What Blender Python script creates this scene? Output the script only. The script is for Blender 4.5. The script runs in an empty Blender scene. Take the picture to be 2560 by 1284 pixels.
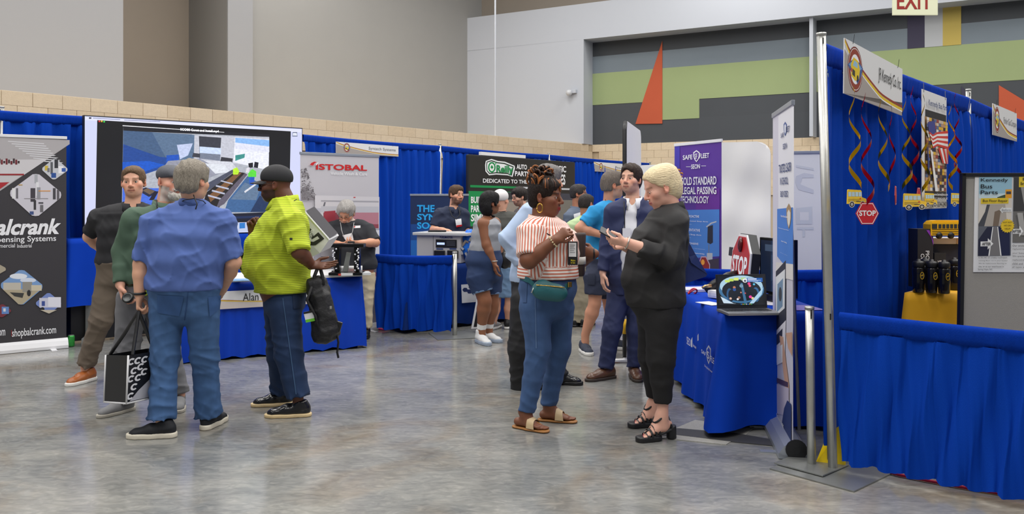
import bpy, bmesh, math, random
import numpy as np
from mathutils import Vector, Matrix
random.seed(7); rng = np.random.default_rng(7)
SC = bpy.context.scene
COL = SC.collection
# ------------------------------------------------------------------ camera
F = 2100.0; CX = 1280.0; YH = 492.0; CH = 1.555        # focal length (px of the 2560 frame), horizon row, eye height
cam = bpy.data.cameras.new('camera'); camo = bpy.data.objects.new('camera', cam); COL.objects.link(camo)
camo.location = (0, 0, CH); camo.rotation_euler = (math.pi/2, 0, 0)
cam.sensor_width = 36; cam.lens = F/2560*36; cam.shift_y = -(642-YH)/2560
SC.camera = camo
# ------------------------------------------------------------------ light
W = bpy.data.worlds.new('hall_ambient'); SC.world = W; W.use_nodes = True
W.node_tree.nodes['Background'].inputs[0].default_value = (0.93, 0.96, 1.0, 1)
W.node_tree.nodes['Background'].inputs[1].default_value = 0.22
def hall_lamp(x, y, z=9.0, e=190, size=2.2):
    l = bpy.data.lights.new('high_bay_lamp', 'AREA'); l.shape = 'DISK'; l.size = size; l.energy = e; l.color = (1.0, 0.975, 0.94)
    o = bpy.data.objects.new('high_bay_lamp', l); COL.objects.link(o); o.location = (x, y, z)
    return o
for ix in range(-2, 3):
    for iy in range(0, 5):
        hall_lamp(ix*5.0+0.8*(iy % 2), iy*5.0-1.0)
SC.view_settings.view_transform = 'Standard'; SC.view_settings.look = 'None'
SC.view_settings.gamma = 1.0; SC.view_settings.use_curve_mapping = False
SC.view_settings.exposure = 0.0
# ------------------------------------------------------------------ helpers
def lin(c):
    if isinstance(c, str): c = tuple(int(c[i:i+2], 16) for i in (0, 2, 4))
    return tuple(((v/255)/12.92 if v/255 <= 0.04045 else ((v/255+0.055)/1.055)**2.4) for v in c)
MATS = {}
def mat(name, col, rough=0.6, metal=0.0, var=0.0, vscale=8.0, bump=0.0, bscale=60.0, spec=0.5, stretch=(1, 1, 1), sheen=0.0, alpha=1.0, coat=0.0, trans=0.0):
    if name in MATS: return MATS[name]
    m = bpy.data.materials.new(name); m.use_nodes = True; nt = m.node_tree; b = nt.nodes['Principled BSDF']
    c = lin(col)
    b.inputs['Base Color'].default_value = (*c, 1); b.inputs['Roughness'].default_value = rough; b.inputs['Metallic'].default_value = metal
    b.inputs['Specular IOR Level'].default_value = spec
    if sheen: b.inputs['Sheen Weight'].default_value = sheen
    if coat: b.inputs['Coat Weight'].default_value = coat
    if trans: b.inputs['Transmission Weight'].default_value = trans
    if alpha < 1: b.inputs['Alpha'].default_value = alpha
    if var or bump:
        tc = nt.nodes.new('ShaderNodeTexCoord'); mp = nt.nodes.new('ShaderNodeMapping'); mp.inputs['Scale'].default_value = stretch
        nt.links.new(tc.outputs['Object'], mp.inputs[0])
    if var:
        n = nt.nodes.new('ShaderNodeTexNoise'); n.inputs['Scale'].default_value = vscale; n.inputs['Detail'].default_value = 5
        nt.links.new(mp.outputs[0], n.inputs['Vector'])
        mx = nt.nodes.new('ShaderNodeMix'); mx.data_type = 'RGBA'
        mx.inputs['A'].default_value = (*[v*(1-var) for v in c], 1); mx.inputs['B'].default_value = (*[min(1, v*(1+var)) for v in c], 1)
        nt.links.new(n.outputs['Fac'], mx.inputs['Factor']); nt.links.new(mx.outputs['Result'], b.inputs['Base Color'])
    if bump:
        n2 = nt.nodes.new('ShaderNodeTexNoise'); n2.inputs['Scale'].default_value = bscale; n2.inputs['Detail'].default_value = 3
        nt.links.new(mp.outputs[0], n2.inputs['Vector'])
        bp = nt.nodes.new('ShaderNodeBump'); bp.inputs['Strength'].default_value = bump; bp.inputs['Distance'].default_value = 0.01
        nt.links.new(n2.outputs['Fac'], bp.inputs['Height']); nt.links.new(bp.outputs['Normal'], b.inputs['Normal'])
    MATS[name] = m
    return m
def emat(name, col, e):
    m = mat(name, col); b = m.node_tree.nodes['Principled BSDF']
    b.inputs['Emission Color'].default_value = (*lin(col), 1); b.inputs['Emission Strength'].default_value = e
    return m
def attr_mat(name, rough=0.5, emit=0.0, bump=0.0, bscale=200, spec=0.5, var=0.0, vscale=200, sub=0.0, stretch=(1, 1, 1), metal=0.0):
    if name in MATS: return MATS[name]
    m = bpy.data.materials.new(name); m.use_nodes = True; nt = m.node_tree; b = nt.nodes['Principled BSDF']
    a = nt.nodes.new('ShaderNodeAttribute'); a.attribute_name = 'Col'
    out = a.outputs['Color']
    tc = nt.nodes.new('ShaderNodeTexCoord'); mp = nt.nodes.new('ShaderNodeMapping'); mp.inputs['Scale'].default_value = stretch
    nt.links.new(tc.outputs['Object'], mp.inputs[0])
    if var:
        n = nt.nodes.new('ShaderNodeTexNoise'); n.inputs['Scale'].default_value = vscale; n.inputs['Detail'].default_value = 4
        nt.links.new(mp.outputs[0], n.inputs['Vector'])
        mr = nt.nodes.new('ShaderNodeMapRange'); mr.inputs['From Min'].default_value = 0.3; mr.inputs['From Max'].default_value = 0.7
        mr.inputs['To Min'].default_value = 1-var; mr.inputs['To Max'].default_value = 1+var
        nt.links.new(n.outputs['Fac'], mr.inputs['Value'])
        mx = nt.nodes.new('ShaderNodeMix'); mx.data_type = 'RGBA'; mx.blend_type = 'MULTIPLY'; mx.inputs['Factor'].default_value = 1
        nt.links.new(out, mx.inputs['A']); nt.links.new(mr.outputs['Result'], mx.inputs['B']); out = mx.outputs['Result']
    if emit:
        b.inputs['Base Color'].default_value = (0.02, 0.02, 0.02, 1)
        nt.links.new(out, b.inputs['Emission Color']); b.inputs['Emission Strength'].default_value = emit
    else: nt.links.new(out, b.inputs['Base Color'])
    b.inputs['Roughness'].default_value = rough; b.inputs['Specular IOR Level'].default_value = spec; b.inputs['Metallic'].default_value = metal
    if sub:
        b.inputs['Subsurface Weight'].default_value = sub; b.inputs['Subsurface Radius'].default_value = (0.012, 0.005, 0.003)
        b.inputs['Subsurface Scale'].default_value = 0.6
    if bump:
        n2 = nt.nodes.new('ShaderNodeTexNoise'); n2.inputs['Scale'].default_value = bscale; n2.inputs['Detail'].default_value = 3
        nt.links.new(mp.outputs[0], n2.inputs['Vector'])
        bp = nt.nodes.new('ShaderNodeBump'); bp.inputs['Strength'].default_value = bump; bp.inputs['Distance'].default_value = 0.006
        nt.links.new(n2.outputs['Fac'], bp.inputs['Height']); nt.links.new(bp.outputs['Normal'], b.inputs['Normal'])
    MATS[name] = m
    return m
def G(px, py):                                          # point of the floor seen at a pixel
    d = F*CH/(py-YH); return Vector(((px-CX)/F*d, d, 0))
def P(px, py, d):                                       # point seen at a pixel, at depth d
    return Vector(((px-CX)/F*d, d, CH-(py-YH)/F*d))
def hit(px, p, dr):                                     # where the ray column px meets a vertical plane through p along dr
    k = (px-CX)/F; t = (k*p[1]-p[0])/(dr[0]-k*dr[1]); return Vector((p[0]+t*dr[0], p[1]+t*dr[1], 0)), t
def tag(o, label, cat=None, group=None, kind=None):
    if label: o['label'] = label
    if cat: o['category'] = cat
    if group: o['group'] = group
    if kind: o['kind'] = kind
    return o
def empty(name, loc, label=None, cat=None, group=None, rz=0.0):
    o = bpy.data.objects.new(name, None); COL.objects.link(o); o.location = loc; o.rotation_euler = (0, 0, rz); o.empty_display_size = 0.1
    return tag(o, label, cat, group)
def setparent(o, parent):
    if parent is not None:
        o.parent = parent
        m = Matrix.Translation(parent.location) @ parent.rotation_euler.to_matrix().to_4x4()
        o.matrix_parent_inverse = m.inverted()
def mk(name, verts, faces, m, parent=None, smooth=False, cols=None, fcols=None):
    me = bpy.data.meshes.new(name); me.from_pydata([tuple(v) for v in verts], [], faces); me.update()
    if smooth: me.polygons.foreach_set('use_smooth', [True]*len(me.polygons))
    if fcols is not None:
        ca = me.color_attributes.new('Col', 'FLOAT_COLOR', 'CORNER'); arr = []
        for p in me.polygons: arr += [*fcols[p.index], 1.0]*p.loop_total
        ca.data.foreach_set('color', arr)
    if m is not None: me.materials.append(m)
    o = bpy.data.objects.new(name, me); COL.objects.link(o); setparent(o, parent)
    return o
class MB:
    def __init__(s): s.v = []; s.f = []
    def add(s, v, f):
        n = len(s.v); s.v += [tuple(q) for q in v]; s.f += [tuple(i+n for i in q) for q in f]; return s
    def box(s, c, size, R=None, bev=0.0):
        hx, hy, hz = [q/2 for q in size]; R = R or Matrix.Identity(3)
        if bev <= 0:
            v = [Vector((x, y, z)) for x in (-hx, hx) for y in (-hy, hy) for z in (-hz, hz)]
            f = [(0, 1, 3, 2), (4, 6, 7, 5), (0, 4, 5, 1), (2, 3, 7, 6), (0, 2, 6, 4), (1, 5, 7, 3)]
        else:
            bm = bmesh.new(); bmesh.ops.create_cube(bm, size=1.0, matrix=Matrix.Diagonal((2*hx, 2*hy, 2*hz, 1)))
            bmesh.ops.bevel(bm, geom=bm.edges[:], offset=min(bev, hx*.9, hy*.9, hz*.9), segments=2, affect='EDGES', profile=0.7)
            bm.verts.index_update(); v = [q.co.copy() for q in bm.verts]; f = [[q.index for q in p.verts] for p in bm.faces]; bm.free()
        return s.add([Vector(c)+R @ q for q in v], f)
    def prism(s, pts, z0, z1):                          # footprint (x, y) list, counter-clockwise
        n = len(pts); v = [(p[0], p[1], z0) for p in pts]+[(p[0], p[1], z1) for p in pts]
        f = [tuple(range(n-1, -1, -1)), tuple(range(n, 2*n))]+[(i, (i+1) % n, n+(i+1) % n, n+i) for i in range(n)]
        return s.add(v, f)
    def tube(s, pts, r, seg=8, cap=True):
        pts = [Vector(p) for p in pts]; n = len(pts); rs = r if isinstance(r, (list, tuple)) else [r]*n
        v = []; up = None
        for i, p in enumerate(pts):
            t = (pts[min(i+1, n-1)]-pts[max(i-1, 0)]).normalized()
            if up is None:
                up = Vector((0, 0, 1)) if abs(t.z) < 0.9 else Vector((1, 0, 0))
            a = t.cross(up)
            if a.length < 1e-5: a = t.orthogonal()
            a.normalize(); b = a.cross(t).normalized(); up = b
            for k in range(seg):
                q = 2*math.pi*k/seg; v.append(p+a*math.cos(q)*rs[i]+b*math.sin(q)*rs[i])
        f = [(i*seg+k, i*seg+(k+1) % seg, (i+1)*seg+(k+1) % seg, (i+1)*seg+k) for i in range(n-1) for k in range(seg)]
        if cap: f += [tuple(range(seg-1, -1, -1)), tuple(range((n-1)*seg, n*seg))]
        return s.add(v, f)
    def lathe(s, prof, c, seg=20, M=None):
        M = M or Matrix.Identity(3); c = Vector(c); v = []
        for r, z in prof:
            for k in range(seg):
                q = 2*math.pi*k/seg; v.append(c+M @ Vector((r*math.cos(q), r*math.sin(q), z)))
        n = len(prof)
        f = [(i*seg+k, i*seg+(k+1) % seg, (i+1)*seg+(k+1) % seg, (i+1)*seg+k) for i in range(n-1) for k in range(seg)]
        f += [tuple(range(seg-1, -1, -1)), tuple(range((n-1)*seg, n*seg))]
        return s.add(v, f)
    def build(s, name, m, parent=None, smooth=False): return mk(name, s.v, s.f, m, parent, smooth)
class Pan:                                              # a flat panel standing in the room
    def __init__(s, o, r, u=(0, 0, 1)):
        s.o = Vector(o); s.r = Vector(r).normalized(); s.u = Vector(u).normalized(); s.n = s.r.cross(s.u).normalized()
    def pt(s, a, b, h=0.0): return s.o+s.r*a+s.u*b+s.n*h
    def px(s, x, y):                                    # pixel of the photograph -> panel coordinates
        dv = Vector(((x-CX)/F, 1.0, -(y-YH)/F)); c = Vector((0, 0, CH))
        t = (s.o-c).dot(s.n)/dv.dot(s.n); q = c+dv*t-s.o
        return q.dot(s.r), q.dot(s.u)
    def slab(s, name, a0, b0, a1, b1, h0, h1, m, parent=None, bev=0.0):
        mb = MB(); R = Matrix((s.r, s.u, s.n)).transposed()
        mb.box(s.pt((a0+a1)/2, (b0+b1)/2, (h0+h1)/2), (abs(a1-a0), abs(b1-b0), abs(h1-h0)), R, bev)
        return mb.build(name, m, parent)
    def poly(s, name, pts, h0, h1, m, parent=None):     # an outline given in panel coordinates, extruded
        n = len(pts); v = [s.pt(a, b, h0) for a, b in pts]+[s.pt(a, b, h1) for a, b in pts]
        f = [tuple(range(n-1, -1, -1)), tuple(range(n, 2*n))]+[(i, (i+1) % n, n+(i+1) % n, n+i) for i in range(n)]
        return mk(name, v, f, m, parent)
PRINT = attr_mat('printed_ink', rough=0.55)
SCREEN = attr_mat('screen_glow', rough=0.25, emit=1.0)
VIDEO = attr_mat('video_glow', rough=0.25, emit=1.05, var=0.13, vscale=34, stretch=(1, 1, 1.6))
def prints(name, pan, polys, parent, m=None, h=0.002, step=0.00012, px=True):   # flat print: polygons of colour on a panel
    v = []; f = []; fc = []
    for i, (c, pts) in enumerate(polys):
        q = [pan.px(*p) for p in pts] if px else pts
        n = len(v); v += [pan.pt(a, b, h+step*i) for a, b in q]; f.append(tuple(range(n, n+len(q)))); fc.append(lin(c))
    return mk(name, v, f, m or PRINT, parent, fcols=fc)
def rect(x0, y0, x1, y1): return [(x0, y0), (x1, y0), (x1, y1), (x0, y1)]
def quad(x0, yt0, yb0, x1, yt1, yb1): return [(x0, yt0), (x1, yt1), (x1, yb1), (x0, yb0)]
def ell(cx, cy, rx, ry, n=20, rot=0): return [(cx+rx*math.cos(2*math.pi*i/n+rot), cy+ry*math.sin(2*math.pi*i/n+rot)) for i in range(n)]
_TXT = {}
def text_geo(string, bold=0.0):
    key = (string, bold)
    if key not in _TXT:
        cu = bpy.data.curves.new('t', 'FONT'); cu.body = string; cu.size = 1; cu.resolution_u = 3; cu.offset = bold
        o = bpy.data.objects.new('t', cu); COL.objects.link(o)
        dg = bpy.context.evaluated_depsgraph_get(); me = bpy.data.meshes.new_from_object(o.evaluated_get(dg))
        v = np.array([x.co[:2] for x in me.vertices]); fa = [tuple(p.vertices) for p in me.polygons]
        bpy.data.objects.remove(o); bpy.data.curves.remove(cu); bpy.data.meshes.remove(me)
        _TXT[key] = (v, fa)
    return _TXT[key]
def txt(string, pan, box, m, parent, bold=0.01, shear=0.0, h=0.006, px=True, rot=0.0, name='lettering', cond=False):
    """lettering fitted in a box: px corners (x0, ytop, x1, ybottom) of its left and right ends, or panel coordinates (a0, b0, a1, b1)"""
    v, fa = text_geo(string, bold)
    if px:
        a0, b1 = pan.px(box[0], box[1]); a1, b0 = pan.px(box[2], box[3])
        if len(box) > 4: b1 = (pan.px(box[0], box[1])[1]+pan.px(box[2], box[4])[1])/2   # box = x0, yt0, x1, yb1, yt1
    else: a0, b0, a1, b1 = box
    if rot:
        w = a1-a0; hh = b1-b0
    lo = v.min(0); hi = v.max(0); q = (v-lo)/(hi-lo)
    A = a0+q[:, 0]*(a1-a0)+shear*q[:, 1]*(b1-b0); B = b0+q[:, 1]*(b1-b0)
    if rot:
        ca, sa = math.cos(rot), math.sin(rot); ac, bc = (a0+a1)/2, (b0+b1)/2
        A, B = ac+(A-ac)*ca-(B-bc)*sa, bc+(A-ac)*sa+(B-bc)*ca
    return mk(name, [pan.pt(a, b, h) for a, b in zip(A, B)], fa, m, parent)
# ------------------------------------------------------------------ floor
def floor_mat():
    m = bpy.data.materials.new('polished_concrete'); m.use_nodes = True; nt = m.node_tree; b = nt.nodes['Principled BSDF']; L = nt.links.new
    tc = nt.nodes.new('ShaderNodeTexCoord')
    def noise(scale, detail, dist=0.0, stretch=(1, 1, 1), rot=0.0):
        mp = nt.nodes.new('ShaderNodeMapping'); mp.inputs['Scale'].default_value = stretch; mp.inputs['Rotation'].default_value = (0, 0, rot)
        L(tc.outputs['Object'], mp.inputs[0]); n = nt.nodes.new('ShaderNodeTexNoise')
        n.inputs['Scale'].default_value = scale; n.inputs['Detail'].default_value = detail; n.inputs['Distortion'].default_value = dist
        L(mp.outputs[0], n.inputs['Vector']); return n.outputs['Fac']
    def ramp(f, stops):
        r = nt.nodes.new('ShaderNodeValToRGB'); e = r.color_ramp.elements
        while len(e) < len(stops): e.new(0.5)
        for q, (p, c) in zip(e, stops): q.position = p; q.color = (*lin(c), 1)
        L(f, r.inputs[0]); return r.outputs[0]
    def mix(f, a, b_, mode='MIX'):
        x = nt.nodes.new('ShaderNodeMix'); x.data_type = 'RGBA'; x.blend_type = mode
        if isinstance(f, float): x.inputs['Factor'].default_value = f
        else: L(f, x.inputs['Factor'])
        L(a, x.inputs['A']); L(b_, x.inputs['B']); return x.outputs['Result']
    big = ramp(noise(0.75, 4, 0.8), [(0.3, (96, 98, 99)), (0.5, (126, 127, 124)), (0.7, (158, 155, 146))])
    med = ramp(noise(2.2, 6, 1.0, (1, 1.5, 1), 0.6), [(0.32, (98, 100, 102)), (0.55, (140, 140, 136)), (0.75, (178, 175, 166))])
    fine = ramp(noise(11, 9, 2.2, (0.7, 1.35, 1), 0.5), [(0.3, (95, 96, 98)), (0.5, (146, 146, 143)), (0.68, (196, 193, 186))])
    c = mix(0.5, big, med); c = mix(0.20, c, fine)
    brown = ramp(noise(1.1, 5, 1.5), [(0.5, (255, 255, 255)), (0.72, (236, 214, 190))])
    c = mix(0.8, c, brown, 'MULTIPLY')
    # trowel swirls
    w = nt.nodes.new('ShaderNodeTexWave'); w.wave_type = 'RINGS'; w.inputs['Scale'].default_value = 4.0; w.inputs['Distortion'].default_value = 9; w.inputs['Detail'].default_value = 4
    w.inputs['Detail Scale'].default_value = 1.4
    mp = nt.nodes.new('ShaderNodeMapping'); mp.inputs['Location'].default_value = (-0.6, -4.0, 0); L(tc.outputs['Object'], mp.inputs[0]); L(mp.outputs[0], w.inputs['Vector'])
    sw = ramp(w.outputs['Fac'], [(0.0, (236, 236, 236)), (0.6, (255, 255, 255)), (1.0, (252, 252, 252))])
    c = mix(0.65, c, sw, 'MULTIPLY')
    scr = ramp(noise(26, 3, 3.0, (0.12, 2.2, 1), -0.9), [(0.28, (120, 120, 120)), (0.36, (255, 255, 255))])
    c = mix(0.16, c, scr, 'MULTIPLY')
    # fine dark scuffs and hairlines
    L(c, b.inputs['Base Color'])
    mr = nt.nodes.new('ShaderNodeMapRange'); mr.inputs['To Min'].default_value = 0.08; mr.inputs['To Max'].default_value = 0.25
    L(noise(2.4, 6, 1.0), mr.inputs['Value']); L(mr.outputs['Result'], b.inputs['Roughness'])
    bp = nt.nodes.new('ShaderNodeBump'); bp.inputs['Strength'].default_value = 0.06; bp.inputs['Distance'].default_value = 0.004
    L(noise(5, 5, 1.0), bp.inputs['Height']); L(bp.outputs['Normal'], b.inputs['Normal'])
    b.inputs['Specular IOR Level'].default_value = 0.55
    return m
fl = mk('floor', [(-22, -8, 0), (24, -8, 0), (24, 34, 0), (-22, 34, 0)], [(0, 1, 2, 3)], floor_mat())
tag(fl, 'polished grey concrete floor with trowel swirls', None, None, 'structure')
# ------------------------------------------------------------------ walls
M_TAN = mat('tan_block', (214, 194, 164), 0.85, var=0.10, vscale=22, bump=0.25, bscale=70)
M_TANJ = mat('tan_mortar', (190, 171, 142), 0.9)
M_GREY = mat('grey_painted_wall', (150, 149, 146), 0.7, var=0.03, vscale=2)
M_GREYL = mat('light_grey_painted_wall', (152, 153, 156), 0.7)
M_BEIGE = mat('beige_painted_wall', (142, 132, 120), 0.75, var=0.03, vscale=2)
M_WHITEW = mat('white_painted_wall', (184, 188, 196), 0.6)
M_GREYD = mat('grey_wall_shade_tone', (128, 126, 123), 0.7)
wl0 = P(0, 0, 11.36); wl1 = P(1482, 0, 23.34); wl0.z = wl1.z = 0
wdir = (wl1-wl0).normalized(); wn = Vector((wdir.y, -wdir.x, 0))       # wn points into the hall
bdir = Vector((0.8685, -0.4957, 0)).normalized(); bn = Vector((-0.4957, -0.8685, 0))
corner = wl1.copy()
ZB = 3.0
def strip(p0, p1, depth, z0, z1, nrm, name, m, parent=None):           # wall slab: front face p0-p1, thickness away from nrm
    q = [p0, p1, p1-nrm*depth, p0-nrm*depth]
    mb = MB(); mb.prism([(v.x, v.y) for v in q], z0, z1); return mb.build(name, m, parent)
wstart = wl0-wdir*6
wall_l = strip(wstart, corner+wdir*0.3, 0.25, 0, ZB-0.005, wn, 'wall_left', M_TANJ); tag(wall_l, 'tan block wall running behind the left row of booths', None, None, 'structure')
# low wall blocks: real courses above the drapes, shared mesh
def block_mesh(m, L_=0.395, H=0.198, D=0.05):
    mb = MB(); mb.box((0, 0, 0), (L_, D, H), None, 0.006)
    me = bpy.data.meshes.new('block'); me.from_pydata(mb.v, [], mb.f); me.materials.append(m); return me
BM = [block_mesh(M_TAN), block_mesh(mat('tan_block_light', (217, 197, 167), 0.85, var=0.14, vscale=22, bump=0.25, bscale=70)),
      block_mesh(mat('tan_block_dark', (210, 189, 158), 0.85, var=0.16, vscale=22, bump=0.25, bscale=70))]
def blocks(parent, p0, dr, nrm, n, zs, name='block'):
    ang = math.atan2(dr.y, dr.x)
    for j, z in enumerate(zs):
        for i in range(n):
            o = bpy.data.objects.new(name, random.choice(BM)); COL.objects.link(o)
            o.location = p0+dr*(0.2+0.4*i+(0.2 if j % 2 else 0))+nrm*(0.018+random.uniform(-.001, .001)); o.location.z = z; o.rotation_euler = (0, 0, ang); setparent(o, parent)
blocks(wall_l, wl0-wdir*1.2, wdir, wn, 40, [ZB-0.1, ZB-0.3, ZB-0.5])
wall_b = strip(corner-bdir*0.2, corner+bdir*18, 0.3, 0, ZB-0.005, bn, 'wall_back', M_TANJ); tag(wall_b, 'tan block base of the far wall under the colour panels', None, None, 'structure')
blocks(wall_b, corner+bn*0.0, bdir, bn, 19, [ZB-0.1-0.2*k for k in range(7)])
ledge = MB(); ledge.prism([(v.x, v.y) for v in (wstart, corner+wdir*0.3, corner+wdir*0.3-wn*4.2, wstart-wn*4.2)], ZB-0.006, ZB+0.0); ledge.build('ledge', M_TAN, wall_l)
# upper left wall
gp = corner-bdir*3.618; ZT = 9.5
up = empty('wall_upper_left', (0, 0, 0)); tag(up, 'tall grey upper wall set back over the tan block ledge', None, None, 'structure')
def gpt(px, back=0.0): return hit(px, gp-wn*back, wdir)[0]
rec = 1.5
a0 = gpt(-900); a1 = gpt(308); strip(a0, a1, 2.0, ZB, ZT, wn, 'wall_bay', M_GREYL, up)
q1 = gpt(570); q0 = q1-wn*3
strip(gpt(200, rec), gpt(640, rec), 0.3, ZB, ZT, wn, 'wall_recess', M_BEIGE, up)
mb = MB(); qa = gpt(632); mb.prism([(v.x, v.y) for v in (q1, qa, qa-wn*rec, q1-wn*rec)], ZB, ZT); mb.build('wall_pier', M_GREYL, up)
# return of the grey pier: thin skin with its shade put into the colour
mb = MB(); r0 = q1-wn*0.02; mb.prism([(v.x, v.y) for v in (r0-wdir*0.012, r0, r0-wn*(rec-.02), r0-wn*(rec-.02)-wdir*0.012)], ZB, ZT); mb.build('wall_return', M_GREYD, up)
strip(qa-wn*0.35, gp+wdir*0.3-wn*0.35+wn*0.35, 0.3, ZB, ZT, wn, 'wall_bay', M_GREY, up)
# white frame of the far wall, colour panels set back inside it
fr = empty('wall_upper_back', (0, 0, 0)); tag(fr, 'white framed upper far wall with bright colour panels', None, None, 'structure')
dep = 0.62; fp = corner+bn*dep
def fpt(px): return hit(px, fp, bdir)[0]
zh0, zh1 = 5.83, 6.80
strip(gp-bdir*0.4+bn*dep-bdir*0.0, fpt(1459), dep, ZB, zh0+0.01, bn, 'wall_jamb', M_WHITEW, fr)
strip(gp-bdir*0.4+bn*dep, fpt(2800), dep, zh0, zh1, bn, 'wall_header', M_WHITEW, fr)
strip(gp-bdir*0.6, corner+bdir*20, 0.2, zh1-0.2, ZT, bn, 'wall_top', M_BEIGE, fr)
mp_ = Pan(corner-Vector((0, 0, 0)), bdir)                              # mural plane
def mpx(x): return mp_.px(x, 300)[0]
A_END = 17.5
M_DK = mat('charcoal_panel', (70, 73, 77), 0.8, var=0.06, vscale=1.5, bump=0.1, bscale=120)
M_SL = mat('slate_panel', (116, 126, 134), 0.8, var=0.05, vscale=1.5, bump=0.1, bscale=120)
M_LG = mat('sage_panel', (150, 164, 116), 0.8, var=0.04, vscale=1.5, bump=0.1, bscale=120)
M_OR = mat('rust_panel', (186, 84, 52), 0.8, var=0.05, vscale=3, bump=0.1, bscale=120)
M_NV = mat('plum_panel', (60, 56, 76), 0.8); M_WP = mat('pale_panel', (178, 180, 182), 0.8); M_YP = mat('ochre_panel', (186, 164, 84), 0.8)
mp_.slab('mural_panel', -0.3, ZB, A_END, zh0+0.3, 0.0, 0.02, M_DK, fr)
mp_.slab('mural_panel', -0.3, 4.97, A_END, 5.44, 0.021, 0.03, M_SL, fr)
mp_.slab('mural_panel', -0.3, 4.10, A_END, 4.97, 0.021, 0.03, M_LG, fr)
mp_.slab('mural_panel', mpx(1640), 3.60, mpx(1749), 4.10, 0.021, 0.03, M_LG, fr)
mp_.slab('mural_panel', mpx(1749), ZB, A_END, 3.62, 0.021, 0.024, mat('charcoal_panel_b', (72, 75, 79), 0.8), fr)
mp_.poly('mural_panel', [mp_.px(1590, 310), mp_.px(1657, 309), mp_.px(1657, 103)], 0.031, 0.045, M_OR, fr)
mp_.poly('mural_panel', [(mpx(2497), 3.2), (mpx(2640), 3.2), (mpx(2497), mp_.px(2497, 213)[1])], 0.031, 0.045, M_OR, fr)
mp_.poly('mural_panel', [(mpx(2404), 3.2), (mpx(2470), 3.2), (mpx(2404), mp_.px(2404, 215)[1])], 0.031, 0.045, M_NV, fr)
for x0, x1, m in ((2269, 2312, M_NV), (2312, 2357, M_WP), (2357, 2403, M_YP)):
    mp_.slab('mural_panel', mpx(x0), 4.97, mpx(x1), zh0+0.2, 0.031, 0.04, m, fr)
mp_.slab('wall_fin', mpx(2033), ZB, mpx(2042), zh0, 0.0, 0.5, M_WHITEW, fr)
# ceiling hung cable, security camera, exit sign
cb = MB(); c0 = P(1238, 340, 21.0); cb.tube([(c0.x, c0.y, ZB+0.02), (c0.x, c0.y, 9.0)], 0.022, 8)
tag(cb.build('conduit', M_WHITEW, None), 'thin white vertical conduit rising in front of the grey upper wall', 'pipe')
fpan = Pan(fp, bdir); ca, cbz = fpan.px(1432, 232)
sc_ = empty('security_camera', fpan.pt(ca, cbz, 0), 'small white dome camera on the white wall beside the mural', 'security camera')
mb = MB(); mb.box(fpan.pt(ca+.06, cbz+.03, .05), (.14, .1, .1), Matrix.Rotation(math.atan2(bdir.y, bdir.x), 3, 'Z'), .015); mb.build('bracket', M_WHITEW, sc_)
mb = MB(); mb.lathe([(.02, .07), (.07, .06), (.085, 0), (.08, -.04), (.05, -.08), (.01, -.095)], fpan.pt(ca-.05, cbz, .14), 16); mb.build('dome', mat('camera_dome', (200, 202, 206), .3), sc_, True)
ed = 12.0; ep = Pan(P(2232, 38, ed), (1, 0.0, 0)); ew, eh = (2345-2232)/F*ed, 0.40
ex = empty('exit_sign', ep.pt(ew/2, 0, 0), 'pale exit sign with red letters hanging near the top right', 'sign')
ep.slab('board', 0, 0, ew, eh, -0.03, 0.0, mat('exit_board', (228, 230, 196), .4), ex, .01)
txt('EXIT', ep, (ew*.09, .085, ew*.86, .33), mat('exit_red', (150, 34, 24), .5), ex, bold=.02, px=False, h=.003)
for a in (.2, .8): mb = MB(); mb.tube([ep.pt(ew*a, eh, -.015), ep.pt(ew*a, 7, -.015)], .006, 6); mb.build('hanger', M_WHITEW, ex)
# ------------------------------------------------------------------ cloth, poles, banners
M_BLUE = mat('royal_blue_drape', (4, 62, 170), 0.85, var=0.12, vscale=3, bump=0.25, bscale=420, spec=0.12, sheen=0.0, stretch=(1, 1, .25))
M_BLUEH = mat('royal_blue_drape_header', (3, 54, 158), 0.85, var=0.15, vscale=40, bump=0.3, bscale=300, spec=0.12, sheen=0.0, stretch=(1, 1, .2))
M_SATIN = mat('blue_satin', (3, 58, 176), 0.42, var=0.06, vscale=3, spec=0.3)
M_CLOTH = mat('blue_tablecloth', (3, 60, 178), 0.8, var=0.06, vscale=4, bump=0.15, bscale=500, spec=0.15)
M_NAVYC = mat('navy_tablecloth', (14, 44, 108), 0.8, var=0.08, vscale=4, spec=0.15)
M_ALU = mat('aluminium', (188, 188, 184), 0.35, 0.75, var=0.10, vscale=30)
M_STEEL = mat('steel_plate', (150, 152, 150), 0.42, 0.7, var=0.18, vscale=9)
M_SILV = mat('silver_base', (176, 182, 192), 0.3, 0.6)
M_WHITE = mat('white_plastic', (228, 228, 230), 0.45)
M_BLACK = mat('black_plastic', (22, 22, 25), 0.4)
M_INKW = mat('ink_white', (240, 240, 243), .5); M_INKK = mat('ink_black', (24, 24, 28), .5); M_INKR = mat('ink_red', (206, 26, 30), .5)
M_INKN = mat('ink_navy', (28, 54, 112), .5); M_INKC = mat('ink_cyan', (40, 170, 240), .5); M_INKG = mat('ink_green', (0, 140, 74), .5)
M_INKGR = mat('ink_grey', (120, 122, 128), .5)
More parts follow.
